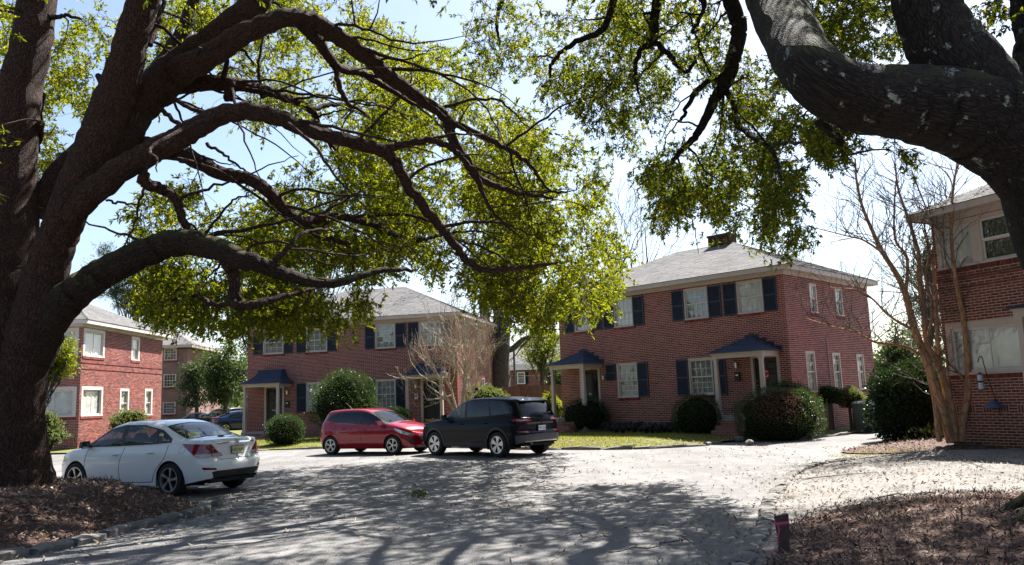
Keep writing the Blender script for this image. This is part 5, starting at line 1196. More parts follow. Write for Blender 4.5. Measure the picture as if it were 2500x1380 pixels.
OL.limb([(560, 205, 13.6, 20), (562, 228, 13.55, 16), (556, 240, 13.5, 13)], 'broken_stub', 10, .2)
OL.limb([(760, 270, 14.3, 9), (800, 258, 14.4, 8), (860, 260, 14.6, 6), (920, 300, 14.8, 4)], 'limb', 8)
OL.limb([(100, 520, 13.3, 36), (145, 440, 13.5, 38), (205, 375, 13.8, 37), (260, 310, 14.2, 32), (330, 240, 14.6, 30), (420, 130, 15, 24), (470, 20, 15.4, 18), (520, -120, 15.8, 8)], 'limb', 16)
OL.limb([(115, 640, 12.7, 34), (168, 540, 12.5, 33), (225, 470, 12.3, 35), (300, 412, 12.1, 33), (380, 365, 11.9, 32), (450, 330, 11.8, 30), (520, 290, 11.7, 28), (600, 273, 11.6, 26), (680, 288, 11.5, 25), (770, 322, 11.4, 23), (860, 348, 11.3, 22), (930, 366, 11.2, 21), (965, 400, 11.2, 19), (1000, 460, 11.2, 17), (1050, 525, 11.2, 15), (1095, 580, 11.3, 13), (1135, 630, 11.4, 12), (1180, 658, 11.5, 10), (1240, 655, 11.6, 8), (1300, 650, 11.7, 6), (1362, 640, 11.8, 4)], 'limb', 16)
OL.limb([(930, 364, 11.2, 14), (1000, 352, 11, 12), (1050, 342, 10.9, 11), (1100, 362, 10.8, 10), (1140, 400, 10.8, 9), (1165, 430, 10.8, 9), (1185, 490, 10.8, 6), (1230, 545, 10.9, 4), (1270, 580, 11, 3)], 'limb', 10)
OL.limb([(280, 372, 13, 26), (360, 358, 12.9, 25), (430, 368, 12.9, 23), (490, 398, 12.9, 21), (540, 425, 13, 20), (610, 437, 13, 20), (660, 475, 13.1, 19), (705, 522, 13.1, 17), (745, 540, 13.2, 15), (820, 530, 13.3, 13), (900, 545, 13.4, 11), (970, 578, 13.5, 9), (1030, 585, 13.6, 7), (1095, 560, 13.7, 4)], 'limb', 14)
OL.limb([(735, 540, 13.2, 11), (775, 572, 13.3, 10), (830, 592, 13.4, 8), (862, 605, 13.4, 7), (865, 645, 13.4, 5), (850, 680, 13.4, 3)], 'limb', 8)
OL.limb([(345, 425, 11.95, 15), (360, 452, 12, 14), (395, 462, 12.1, 13), (430, 490, 12.2, 12), (448, 540, 12.3, 10), (470, 575, 12.4, 9), (490, 590, 12.5, 7)], 'limb', 10)
OL.limb([(80, 880, 12.7, 44), (128, 775, 12.6, 46), (185, 715, 12.5, 42), (250, 668, 12.4, 39), (320, 630, 12.3, 37), (390, 604, 12.2, 35), (460, 592, 12.1, 34), (530, 607, 12, 31), (590, 633, 11.9, 27), (650, 650, 11.8, 23), (700, 672, 11.7, 20), (760, 688, 11.6, 17), (830, 690, 11.5, 14), (880, 672, 11.5, 11), (940, 660, 11.5, 9), (1010, 660, 11.6, 5)], 'limb', 18, bark=M['bark_moss'])
OL.limb([(548, 630, 12, 19), (570, 670, 12, 17), (572, 715, 12, 16), (578, 745, 12, 15), (620, 742, 12, 12), (660, 733, 12, 10), (720, 715, 12, 7), (780, 700, 12, 4)], 'limb', 10)
OL.limb([(572, 740, 12, 9), (520, 742, 12.1, 7), (470, 720, 12.2, 5), (420, 735, 12.3, 3)], 'limb', 8)
OL.limb([(655, 650, 11.8, 10), (700, 610, 11.7, 8), (740, 570, 11.8, 6), (800, 560, 12, 4)], 'limb', 8)
for pts in ([(405, 230, 12.7, 7), (470, 265, 12.4, 6), (530, 290, 12.2, 5)], [(370, 250, 12.7, 7), (420, 290, 12.5, 6), (480, 330, 12.3, 5)], [(330, 260, 12.5, 9), (350, 300, 12.8, 8), (335, 345, 13.2, 8)],
            [(240, 185, 12.4, 8), (280, 290, 14, 6), (215, 290, 14.2, 3)], [(125, 45, 13.2, 7), (160, 38, 13.3, 5), (200, 48, 13.4, 3)], [(365, 110, 12.4, 9), (390, 40, 12.6, 7), (410, -40, 12.8, 4)],
            [(505, 350, 12.2, 5), (555, 385, 12.3, 4), (600, 418, 12.5, 3)], [(640, 240, 13.9, 6), (632, 150, 14, 5), (650, 70, 14.1, 4)], [(545, 190, 13.5, 8), (560, 130, 13.5, 6), (590, 120, 13.6, 5), (620, 160, 13.7, 3)],
            [(260, 490, 12.2, 3), (300, 497, 12, 3), (345, 500, 11.9, 2)], [(100, 300, 13, 10), (85, 370, 13.6, 8), (110, 230, 13.5, 4)]):
    OL.limb(pts, 'branch', 7)
arching(OL, 85, 3, 1.2, 3.6, 330, 1350, .7)
bl_spec = [ (560, 742, 195, 62, 11, 13.2, 120), (425, 715, 80, 80, 11.6, 13.5, 50), (755, 752, 140, 42, 10.8, 12.6, 60), (880, 600, 200, 85, 11, 14, 85), (1120, 560, 240, 125, 10.8, 14, 130),
            (1370, 640, 150, 150, 10.9, 13, 130), (1335, 745, 85, 50, 11, 12.6, 45), (1080, 400, 260, 160, 10.8, 14.2, 160), (1310, 450, 160, 140, 10.8, 13, 90), (700, 560, 150, 110, 12, 14.5, 70), (640, 640, 140, 60, 11.5, 14, 40),
            (890, 190, 200, 140, 11.8, 15, 85), (1060, 230, 120, 110, 11.8, 14.5, 50), (250, 180, 130, 140, 13.6, 16, 55), (110, 330, 40, 190, 14, 16, 26), (620, 190, 170, 110, 13.4, 15.5, 34), (440, 540, 115, 90, 12, 13.8, 34),
            (680, 40, 240, 60, 12, 15, 45), (30, 60, 40, 110, 14, 16, 14), (860, 430, 130, 90, 11.4, 14, 34), (480, 60, 110, 80, 13.6, 16, 30), (1230, 690, 95, 55, 11.2, 13, 40), (140, 470, 50, 90, 14, 16, 10)]
C = np.vstack([OL.blob(*q[:4], q[4] + .4, q[5] + 5, int(q[6] * 2.0), holes=.78) for q in bl_spec]); OL.clothe(C, 6, 13, .25, .088, .032)
C = np.vstack([OL.blob(520, -260, 620, 200, 8, 16, 210), OL.blob(1150, -200, 300, 150, 10, 15, 60), OL.blob(300, -900, 700, 450, 5, 12, 90), OL.blob(-150, 300, 180, 350, 11, 16, 60)]); OL.clothe(C, 5, 9, .42, .11, .04)
def overhead(n, x0, x1, y0, y1, z0, z1):  # unseen clumps, added so their shade falls on the ground and trunks
    """crown above the picture's top edge"""
    P = np.column_stack([rng.uniform(x0, x1, n * 3), rng.uniform(y0, y1, n * 3), rng.uniform(z0, z1, n * 3)]); px, py, d = proj(P)
    return P[(py < -60) | (px < -120) | (px > 2620)][:n]
OL.clothe(np.vstack([overhead(130, -13, -6, 8, 16, 7.5, 11.5), overhead(260, -6, 3, 9.5, 16.5, 7.4, 10.5)]), 5, 12, .45, .12, .045)
OL.finish()

# ------------------------------------------------------------------ the right oak
OR = Oak('oak_tree', 'lichen spotted grey oak with a thick elbowed limb at the right edge', (OAK_R[0], OAK_R[1], .2), M['bark_r'], M['leaf_r'])
OR.deep = lambda x, y: 1 + .62 * float(sstep((2010 - x) / 230)) 
OR.limb3(np.array([(6.0, 8.05, -.2), (6.0, 8.05, .15), (6.0, 8.05, .5), (6.02, 8.05, 1.2), (5.98, 8.0, 2.0), (5.86, 7.95, 2.8), (5.72, 7.9, 3.5), (5.68, 7.9, 4.2), (5.9, 8, 5.0), (6.1, 8.2, 6.5), (6.3, 8.5, 9)]), np.array([.95, .8, .66, .6, .61, .66, .7, .6, .42, .3, .1]), 'trunk', 30, .05)
OR.limb([(2580, 430, 7.9, 128), (2470, 335, 7.85, 116), (2385, 288, 7.8, 110), (2300, 268, 7.7, 103), (2190, 250, 7.6, 92), (2080, 235, 7.5, 84), (1990, 180, 7.4, 78), (1935, 95, 7.3, 72), (1890, 0, 7.2, 68), (1860, -110, 7.1, 62), (1830, -260, 7.0, 50), (1780, -480, 6.8, 30), (1720, -700, 6.6, 10)], 'limb', 26, .05, .006)
OR.limb([(2400, 270, 7.9, 120), (2330, 160, 7.9, 100), (2285, 70, 7.9, 82), (2255, -20, 7.9, 76), (2230, -150, 7.9, 62), (2200, -350, 7.8, 40), (2150, -600, 7.6, 14)], 'limb', 24, .05, .006)
OR.limb([(2520, 200, 8.2, 60), (2512, 100, 8.4, 34), (2495, 0, 8.6, 28), (2480, -120, 8.8, 20)], 'limb', 12)
OR.limb([(1850, -130, 7.3, 34), (1800, -50, 8, 26), (1783, 0, 8.4, 22), (1803, 55, 8.6, 21), (1798, 110, 8.7, 20), (1785, 165, 8.8, 18), (1770, 205, 8.9, 18), (1750, 235, 9, 14), (1725, 285, 9.1, 11), (1700, 330, 9.2, 9), (1660, 370, 9.3, 7), (1640, 400, 9.4, 5)], 'limb', 12, .1)
OR.limb([(1768, 218, 8.9, 9), (1790, 250, 8.9, 8), (1800, 300, 8.9, 8), (1840, 335, 8.9, 7), (1880, 358, 8.9, 7), (1895, 390, 8.9, 5), (1910, 440, 8.9, 3)], 'limb', 8)
OR.limb([(1770, 185, 8.9, 8), (1720, 205, 9.1, 7), (1680, 255, 9.3, 6), (1660, 300, 9.4, 4)], 'limb', 8)
OR.limb([(1640, -120, 8, 16), (1612, -40, 8.6, 14), (1597, 40, 9, 12), (1600, 85, 9.1, 11), (1588, 108, 9.2, 10), (1565, 120, 9.3, 7), (1550, 170, 9.4, 5), (1560, 230, 9.5, 3)], 'limb', 9)
OR.limb([(1600, 105, 9.2, 8), (1640, 140, 9.2, 7), (1672, 175, 9.2, 6), (1700, 150, 9.2, 4)], 'limb', 8)
OR.limb([(1560, -150, 8, 14), (1502, -10, 9, 11), (1470, 70, 9.4, 9), (1400, 105, 9.7, 7), (1350, 150, 9.9, 5), (1342, 190, 10, 3)], 'limb', 8)
OR.limb([(2000, 300, 7.6, 12), (2050, 345, 7.9, 9), (2065, 380, 8.1, 5)], 'limb', 8)
OR.limb([(1890, 355, 8.9, 5), (1940, 350, 8.8, 4), (2000, 350, 8.7, 3)], 'branch', 6)
OR.limb([(1300, -250, 9.5, 14), (1260, -100, 10, 9), (1215, 40, 10.3, 5), (1220, 110, 10.4, 3)], 'branch', 7)
OR.limb([(1720, -20, 9, 9), (1715, 30, 9.1, 6), (1690, 80, 9.2, 4), (1730, 55, 9.2, 2)], 'branch', 6)
arching(OR, 26, 5, .8, 2.2, 1340, 1960, -.2)
br_spec = [(1240, 90, 110, 105, 9.5, 11, 38), (1470, 110, 140, 110, 8.8, 10.8, 75), (1390, 220, 75, 85, 9, 10.8, 34), (1560, 240, 90, 80, 9, 10.4, 36), (1570, 40, 80, 60, 8.6, 10, 26), (1700, 110, 95, 110, 8.6, 10, 42), (1690, 430, 125, 85, 8.6, 9.9, 90), (1640, 510, 60, 60, 8.8, 9.8, 24),
           (1760, 500, 50, 55, 8.8, 9.6, 18), (1830, 300, 90, 90, 8.4, 9.6, 40), (1900, 400, 60, 80, 8.4, 9.4, 34), (1905, 520, 55, 95, 8.5, 9.3, 42), (2030, 345, 60, 45, 7.8, 8.9, 22), (1960, 320, 60, 60, 8.2, 9.2, 20), (1850, 210, 70, 90, 9, 10.5, 24),
           (2080, 60, 140, 80, 9.5, 12, 70), (1960, 60, 50, 70, 9.5, 11, 16), (2440, 30, 35, 30, 8, 9, 7), (2195, 375, 18, 22, 7.8, 8.2, 3), (1500, 330, 60, 50, 9.5, 11, 10)]
C = np.vstack([OR.blob(*q[:5], q[5] + 1.6, int(q[6] * 1.95), holes=.68) for q in br_spec]); OR.clothe(C, 5, 15, .22, .076, .026, .007, .5)
C = np.vstack([OR.blob(1900, -300, 600, 220, 6, 12, 150), OR.blob(1900, -1000, 800, 500, 4, 9, 90), OR.blob(1400, -220, 250, 150, 7.5, 12, 36), OR.blob(2700, 100, 180, 350, 7, 11, 50)]); OR.clothe(C, 5, 9, .3, .09, .034)
OR.limb3(np.array([(6.1, 8.2, 6.3), (7.2, 9.8, 8.2), (8.6, 12, 9.8), (10, 14.5, 11), (11, 17, 11.8)]), np.array([.26, .22, .16, .1, .04]), 'limb', 12); OR.limb3(np.array([(6.0, 8.1, 5.6), (8, 9.6, 7.6), (10.5, 11.5, 9.4), (12.5, 13.5, 10.6)]), np.array([.25, .2, .13, .05]), 'limb', 12)  # limbs added to carry the shading clumps out of view
OR.clothe(overhead(520, 4.5, 14.5, 11.5, 18.5, 9.2, 13), 5, 13, .42, .12, .045)
OR.clothe(overhead(760, -1, 13.5, 9.5, 16.5, 7.2, 10.5), 5, 13, .42, .12, .045)
OR.finish()
# surface roots by the right oak
rt = MB()
for a, l in ((205, 1.15), (176, 1.05), (232, 1.2), (150, .9), (262, 1.1)):
    t = np.linspace(0, 1, 9); d = np.array([math.cos(R(a)), math.sin(R(a))]); wv = np.cumsum(rng.normal(0, .045, 9)); P = np.column_stack([d[0] * (.5 + l * t) - d[1] * wv, d[1] * (.5 + l * t) + d[0] * wv, (.2 - .3 * t) + rng.normal(0, .012, 9)])
    P[:, 2] += ground_h(P[:, 0] + OAK_R[0], P[:, 1] + OAK_R[1]) * .75 - .2
    rt.tube(P, .19 * (1 - t) + .045, 12, True, .2)
rt.build('root', M['bark_r'], OR.root, True)
# ------------------------------------------------------------------ shrubs
M['leaf_hedge'] = leaf_mat('hedge_leaf', [(.018, .035, .012), (.03, .055, .018), (.022, .042, .014), (.045, .075, .022), (.03, .05, .016)], .3, (1.8, 1.9, .7), .38)
M['leaf_holly'] = leaf_mat('glossy_leaf', [(.01, .022, .009), (.018, .034, .012), (.012, .026, .01), (.026, .045, .015)], .2, (2.0, 2.1, .7), .22)
M['leaf_pale'] = leaf_mat('pale_leaf', [(.09, .12, .04), (.14, .16, .06), (.07, .1, .035), (.18, .2, .1)], .35, (1.6, 1.6, .8), .45)
M['leaf_yellow'] = leaf_mat('yellow_green_leaf', [(.1, .13, .015), (.15, .17, .02), (.08, .11, .015), (.2, .2, .03)], .5, (1.8, 1.7, .5), .45)
M['leaf_brown'] = leaf_mat('scorched_leaf', [(.1, .055, .038), (.14, .08, .055), (.075, .042, .03)], .2, (1.3, 1.1, .9), .7)
M['leaf_far'] = leaf_mat('far_leaf', [(.02, .038, .014), (.035, .06, .02), (.05, .075, .025), (.028, .05, .018)], .4, (2.0, 2.0, .7), .5)
M['leaf_fargrey'] = leaf_mat('grey_leaf', [(.04, .055, .03), (.06, .08, .04), (.05, .065, .04), (.08, .1, .05)], .4, (1.7, 1.8, .9), .5)
M['needle'] = leaf_mat('pine_needle', [(.02, .034, .02), (.032, .05, .028), (.04, .06, .032)], .3, (1.6, 1.7, .9), .55)
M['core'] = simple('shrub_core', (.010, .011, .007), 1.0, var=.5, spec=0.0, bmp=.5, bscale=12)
M['twig'] = bark_mat('twig_bark', (.05, .04, .032), (.17, .14, .12), 20, bdist=.004)
M['crape'] = bark_mat('crape_bark', (.2, .09, .042), (.42, .235, .135), 7, bdist=.006)
M['crape_pale'] = bark_mat('pale_crape_bark', (.25, .18, .11), (.5, .42, .33), 8, bdist=.005)
M['bark_far'] = bark_mat('far_bark', (.03, .024, .02), (.1, .085, .075), 8, bdist=.02)
def ell_dirs(n): v = rng.normal(size=(n, 3)); return v / np.linalg.norm(v, axis=1)[:, None]
def bush(name, label, c, r, mat, n, L, Wd, lumpy=.06, cut=-.75, group='clipped shrubs by the houses', stem=False, brown=None, seed=0, spread=.08, cat='shrub'):
    """dense shrub: centre c, radii r (world), leaves over and inside its skin"""
    c = np.array(c, float); r = np.array(r, float); base = (c[0], c[1], max(c[2] - r[2], .0)); o = np.array(base); root = empty(name, base, 0, label, cat, group)
    lumpy = lumpy * 1.9; f = lambda d: 1 + lumpy * (np.sin(d[:, 0] * 5 + seed) * np.cos(d[:, 1] * 4 + seed * 2) + .7 * np.sin(d[:, 2] * 7 + d[:, 0] * 3 + seed)) + lumpy * .6 * np.sin(d[:, 0] * 13 + d[:, 1] * 11 + d[:, 2] * 9)
    d = ell_dirs(int(n * 1.4)); d = d[d[:, 2] > cut][:n]; k = len(d); rr = f(d) * (1 - np.abs(rng.normal(0, spread, k))); st_ = rng.uniform(0, 1, k) < .06; rr[st_] *= rng.uniform(1.02, 1.15, st_.sum())
    P = c + d * r * rr[:, None]; P[:, 2] = np.maximum(P[:, 2], .03 + ground_h(P[:, 0], P[:, 1])); nrm = d / r; nrm /= np.linalg.norm(nrm, axis=1)[:, None]
    V, F = leaf_quads(P - o, nrm * .7 + rng.normal(size=P.shape) * .6 + np.array([0, 0, .15]), L * rng.uniform(.6, 1.3, k), Wd * rng.uniform(.7, 1.3, k))
    if brown is not None:
        bx = np.linalg.norm((P - (c + np.array(brown[:3]) * r)) / (np.array(r) * brown[3]), axis=1) + rng.normal(0, .15, k) < 1; q = np.repeat(bx, 4); idx = np.where(bx)[0]; jdx = np.where(~bx)[0]
        for nm, ii, mt in (('scorched_foliage', idx, M['leaf_brown']), ('foliage', jdx, mat)):
            VV = V.reshape(-1, 4, 3)[ii].reshape(-1, 3); tag(put(nm, fast_mesh(nm, VV, [np.arange(len(ii) * 4).reshape(-1, 4)], mt), root), kind='stuff')
    else: tag(put('foliage', fast_mesh('foliage', V, [F], mat), root), kind='stuff')
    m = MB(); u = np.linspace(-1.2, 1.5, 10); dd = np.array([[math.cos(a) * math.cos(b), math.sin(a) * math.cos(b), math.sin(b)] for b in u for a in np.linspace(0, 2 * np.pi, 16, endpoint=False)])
    q = c - o + dd * r * (f(dd) * .8)[:, None]; q[:, 2] = np.maximum(q[:, 2], -.1); m.add(q, [[i * 16 + j, i * 16 + (j + 1) % 16, (i + 1) * 16 + (j + 1) % 16, (i + 1) * 16 + j] for i in range(9) for j in range(16)]); m.build('branches', M['core'], root, True)  # here a solid dark core, added to block the view through the leaves
    if stem or c[2] - r[2] > .15:
        m = MB(); g = float(ground_h(c[0], c[1])[0])
        for k2 in range(5): a = rng.uniform(0, 6.28); m.tube([(.08 * math.cos(a), .08 * math.sin(a), g - o[2] - .05), (.2 * r[0] * math.cos(a), .2 * r[1] * math.sin(a), (c[2] - o[2]) * .5), (.5 * r[0] * math.cos(a), .5 * r[1] * math.sin(a), c[2] - o[2])], [.03, .022, .01], 6)
        m.build('stem', M['twig'], root)
    return root
def bush_px(name, label, x0, x1, y0, y1, d, mat, n, L, Wd, **k):
    c = at((x0 + x1) / 2, (y0 + y1) / 2, d); s = d / FPX; rx, rz = (x1 - x0) / 2 * s, (y1 - y0) / 2 * s
    return bush(name, label, c, (rx, rx * k.pop('deep', .9), rz), mat, n, L, Wd, **k)
H_, G_ = M['leaf_hedge'], M['leaf_holly']
bush_px('round_shrub', 'tall rounded evergreen shrub against the wall behind the red hatchback', 760, 920, 908, 1060, 35.0, H_, 9000, .075, .035, lumpy=.05, seed=1)
bush_px('round_shrub', 'low clipped dome shrub beside the left porch, left of the red hatchback', 648, 744, 1012, 1094, 32.6, H_, 5500, .05, .025, lumpy=.02, seed=2)
bush_px('round_shrub', 'small clipped shrub showing above the bonnet of the red hatchback', 926, 1004, 992, 1050, 35.6, H_, 3500, .05, .025, lumpy=.02, seed=3)
bush_px('leafy_shrub', 'pale leafy shrub behind the dark SUV, beside the bare crape myrtle', 1140, 1232, 942, 1010, 40, M['leaf_pale'], 3500, .1, .045, lumpy=.12, seed=4, spread=.16)
bush_px('leafy_shrub', 'yellow green shrub between the left porch post and the dark SUV', 1322, 1372, 958, 1040, 36.5, M['leaf_yellow'], 2200, .1, .05, lumpy=.16, seed=5, spread=.2)
bush_px('round_shrub', 'dark clipped shrub in front of the left porch, right of the dark SUV', 1368, 1488, 972, 1062, 33.0, H_, 5500, .05, .025, lumpy=.03, seed=6)
bush_px('round_shrub', 'clipped dome shrub between the ground floor window and the right porch post', 1640, 1763, 963, 1078, 28.4, H_, 6500, .045, .024, lumpy=.025, seed=7)
bush_px('round_shrub', 'largest clipped shrub, with a scorched brown hollow, before the right porch', 1793, 2012, 946, 1090, 26.0, H_, 14000, .045, .024, lumpy=.035, seed=8, brown=(-.22, -.85, .45, .6), deep=.75)
bush_px('round_shrub', 'dark flat topped shrub behind the largest clipped shrub at the house corner', 1868, 1978, 934, 1010, 27.2, H_, 4500, .05, .025, lumpy=.04, seed=9)
bush_px('round_shrub', 'dark small shrub on bare stems beside the brick side wall', 1996, 2056, 943, 992, 29.0, H_, 2800, .05, .025, lumpy=.05, seed=10, stem=True)
bush_px('round_shrub', 'sunlit small shrub on bare stems next to the refuse bins', 2044, 2108, 944, 1004, 28.9, M['leaf_pale'], 3200, .05, .025, lumpy=.05, seed=11, stem=True, brown=(0, -.5, -.75, .7))
bush_px('holly_shrub', 'big glossy dark round shrub left of the bare crape myrtle trunks', 2126, 2328, 882, 1100, 23.2, G_, 15000, .085, .042, lumpy=.035, seed=12, spread=.12, cut=-.97)
bush_px('leafy_shrub', 'pale yellow leaved shrub beside the left oak trunk', 70, 150, 1018, 1095, 31, M['leaf_pale'], 3000, .09, .045, lumpy=.14, seed=13, spread=.18)
bush_px('leafy_shrub', 'sunlit rounded shrub above the roof line of the white sedan', 270, 356, 1004, 1060, 37, M['leaf_pale'], 3500, .08, .04, lumpy=.1, seed=14, spread=.14)
# strap leaved clumps under the windows
M['strap'] = leaf_mat('strap_leaf', [(.012, .022, .016), (.02, .034, .024), (.016, .028, .02), (.03, .045, .03)], .2, (1.5, 1.7, 1), .4)
for i in range(12):
    x = 1492 + i * 14.5; p = gnd(x, 1058 + rng.uniform(-6, 3), .2); root = empty('lilyturf_clump', (p[0], p[1], .17), 0, 'low strap leaved clump in the row below the ground floor window', 'plant', 'lilyturf row below the window')
    n = 90; a = rng.uniform(0, 6.28, n); h = rng.uniform(.22, .42, n); s = rng.uniform(.12, .42, n); b = np.column_stack([np.cos(a), np.sin(a), 0 * a]); t = np.column_stack([-np.sin(a), np.cos(a), 0 * a]) * .013
    P0 = b * .04; P1 = b * s[:, None] * .5 + np.array([0, 0, 1]) * h[:, None]; P2 = b * s[:, None] * 1.15 + np.array([0, 0, 1]) * (h * .55)[:, None]
    V = np.stack([P0 - t, P0 + t, P1 + t * 1.2, P1 - t * 1.2, P2], 1).reshape(-1, 3); k = np.arange(n)[:, None] * 5
    o = put('leaf_blades', fast_mesh('leaf_blades', V, [k + np.array([[0, 1, 2, 3]]), k + np.array([[3, 2, 4]])], M['strap']), root); tag(o, kind='stuff')

# ------------------------------------------------------------------ bare branching
def branchy(mb, p, d, l, r, lev, spread=.5, up=.25, kids=(2, 3), shrink=.72, wig=.12, rmin=.003, ends=None):
    k = 5; P = [np.array(p, float)]; dd = np.array(d, float) / np.linalg.norm(d)
    for i in range(k):
        dd = dd + rng.normal(size=3) * wig + np.array([0, 0, up * .12]); dd /= np.linalg.norm(dd); P.append(P[-1] + dd * l / k)
    rr = np.linspace(r, max(r * .66, rmin), k + 1); mb.tube(P, rr, 7 if r > .03 else (5 if r > .012 else 3), False)
    if lev == 0:
        if ends is not None: ends.append(P[-1])
        return
    for i in range(rng.integers(kids[0], kids[1] + 1)):
        j = rng.integers(2, k + 1) if i else k; nd = dd + rng.normal(size=3) * spread; nd[2] += up
        branchy(mb, P[j], nd, l * shrink * rng.uniform(.75, 1.15), rr[j] * (.8 if i == 0 else .6), lev - 1, spread, up, kids, shrink, wig, rmin, ends)
def zz5(x, y): return 1960 + x / 1.769, 360 + y / 1.769
cm = gnd(2300, 1098); CMR = empty('crape_myrtle', (cm[0], cm[1], .05), 0, 'bare multi stemmed crape myrtle with smooth tan trunks, right of the drive', 'tree', 'bare crape myrtles'); o = np.array([cm[0], cm[1], .05])
stems = [([(640, 1275), (600, 1120), (562, 1000), (520, 885), (480, 780), (442, 630), (400, 540), (342, 450), (300, 360), (255, 250), (232, 140), (226, 50)], 24, 4, 0.0),
  ([(655, 1275), (640, 1130), (602, 980), (560, 890), (535, 840), (520, 700), (503, 560), (498, 450), (452, 300), (412, 180), (398, 70)], 22, 4, .25),
  ([(685, 1275), (692, 1170), (714, 1050), (710, 880), (690, 720), (662, 580), (646, 460), (640, 300), (650, 180), (668, 60)], 20, 4, -.3),
  ([(640, 1270), (618, 1080), (596, 960), (580, 800), (572, 600), (560, 450), (600, 380), (622, 280), (640, 190)], 15, 3, .5),
  ([(590, 1270), (572, 1110), (548, 1000), (530, 920)], 14, 10, .1), ([(650, 1240), (630, 1000), (622, 860), (604, 760), (590, 640)], 11, 4, .7),
  ([(505, 895), (430, 858), (310, 840), (230, 800), (120, 772), (0, 735)], 9, 2.5, -.4), ([(470, 785), (380, 732), (260, 625), (120, 606)], 8, 2, -.1), ([(445, 640), (450, 480), (400, 400), (395, 260), (405, 120)], 9, 3, .3),
  ([(535, 850), (560, 700), (530, 560), (545, 440), (500, 240)], 9, 3, .45), ([(345, 455), (260, 400), (180, 380), (60, 350)], 6, 2, -.3), ([(602, 380), (560, 320), (520, 230), (470, 100)], 7, 2.5, .2), ([(690, 1000), (640, 930), (610, 880)], 6, 4, .3)]
tw = MB()
for k, (pts, r0, r1, dd) in enumerate(stems):
    n = len(pts); P = np.array([at(*zz5(*p), cm[1] + dd * (i / (n - 1)) * 2 + (.15 if i else 0)) for i, p in enumerate(pts)]); rad = np.linspace(r0, r1, n) * .86 / 1.769 * cm[1] / FPX
    Q = smooth_path(np.column_stack([P, rad]), 6); m = MB(); m.tube(Q[:, :3] - o, Q[:, 3], 10, True, .06); m.build('trunk' if k < 6 else 'branch', M['crape'], CMR, True)
    st = int(len(Q) * .45) if k < 6 else 2
    for j in range(st, len(Q), 2):
        for rep in range(2): d = rng.normal(size=3) * .8; d[2] = abs(d[2]) + .3; d[0] -= .35; branchy(tw, Q[j, :3] - o, d, rng.uniform(.45, .95), min(.013, Q[j, 3] * .65), 2, .5, .3, (2, 3), .78, .14, .0032)
tag(tw.build('twigs', M['twig'], CMR), kind='stuff')
c2 = gnd(1128, 1010, .2); c2 = np.array([at(1128, 1000, 36.6)[0], 36.6, .2]); CM2 = empty('crape_myrtle', c2, 0, 'small pale bare crape myrtle in front of the middle house corner', 'tree', 'bare crape myrtles')
m = MB(); tw = MB()
for a, tilt, l in ((0, .1, 1.9), (160, .35, 1.6), (200, .6, 1.5), (60, .28, 1.7), (300, .25, 1.8), (20, .42, 1.6)):
    d = np.array([math.cos(R(a)) * tilt, math.sin(R(a)) * tilt * .5, 1.0]); d /= np.linalg.norm(d); P = [np.zeros(3), d * l * .5 + rng.normal(size=3) * .05, d * l]
    m.tube(smooth_path(P, 4), np.linspace(.06, .035, 9), 8, True, .05)
    for q in range(5): e = d * 1.1 + rng.normal(size=3) * .5; branchy(tw, P[2] * (1 - .08 * q), e, rng.uniform(.8, 1.15), .03, 4, .45, .3, (2, 3), .76, .13, .007)
CM2.scale = (1.1, 1.1, 1.45); m.build('trunk', M['crape_pale'], CM2, True); tag(tw.build('branches', M['crape_pale'], CM2), kind='stuff')

# ------------------------------------------------------------------ trees beyond the houses
def leafy_tree(name, label, base, crown, r, mat, n, L, Wd, trunk_r=.2, bark='bark_far', gaps=.35, nb=40, group='trees beyond the houses', open_=.5, needles=False):
    base = np.array(base, float); root = empty(name, base, 0, label, 'tree', group); crown = np.array(crown, float); r = np.array(r, float)
    m = MB(); top = crown - base; P = smooth_path([np.zeros(3), np.array([top[0] * .3, top[1] * .3, top[2] * .45]), np.array([top[0] * .8, top[1] * .8, top[2] * .9]), top + np.array([0, 0, r[2] * .6])], 6)
    m.tube(P, np.linspace(trunk_r, trunk_r * .15, len(P)), 10, True, .06); m.build('trunk', M[bark], root, True)
    d = ell_dirs(nb); C = top + d * r * rng.uniform(open_, 1, nb)[:, None]; tw = MB()
    for c in C:
        j = rng.integers(len(P) // 3, len(P)); a = P[j]; tt = np.linspace(0, 1, 5)[:, None]; tw.tube(a + (c - a) * tt + np.sin(tt * np.pi) * np.array([0, 0, -.06]) * np.linalg.norm(c - a) + rng.normal(size=(5, 3)) * .06, np.linspace(trunk_r * .28, .02, 5), 5, False)
    tag(tw.build('limbs', M[bark], root), kind='stuff'); per = max(1, n // nb); rad = np.mean(r) * gaps
    Q = np.repeat(C, per, 0) + rng.normal(size=(nb * per, 3)) * rad * np.array([.62, .62, .42]); dd = rng.normal(size=Q.shape); dd[:, 2] -= .2
    if needles: dd[:, 2] = np.abs(dd[:, 2])
    V, F = leaf_quads(Q, dd, L * rng.uniform(.6, 1.3, len(Q)), Wd * rng.uniform(.7, 1.3, len(Q))); tag(put('crown', fast_mesh('crown', V, [F], mat), root), kind='stuff'); return root
def tree_px(name, label, x0, x1, y0, y1, d, mat, n, L, Wd, bx=None, **k):
    c = at((x0 + x1) / 2, (y0 + y1) / 2, d); s = d / FPX; b = at(bx or (x0 + x1) / 2, 980, d); return leafy_tree(name, label, (b[0], d, 0), c, ((x1 - x0) / 2 * s, (x1 - x0) / 2 * s * .8, (y1 - y0) / 2 * s), mat, n, L, Wd, **k)
tree_px('evergreen_tree', 'dense dark evergreen between the left house and the middle house', 490, 612, 830, 1010, 57, M['leaf_far'], 9000, .2, .1, nb=70, gaps=.3, open_=.2)
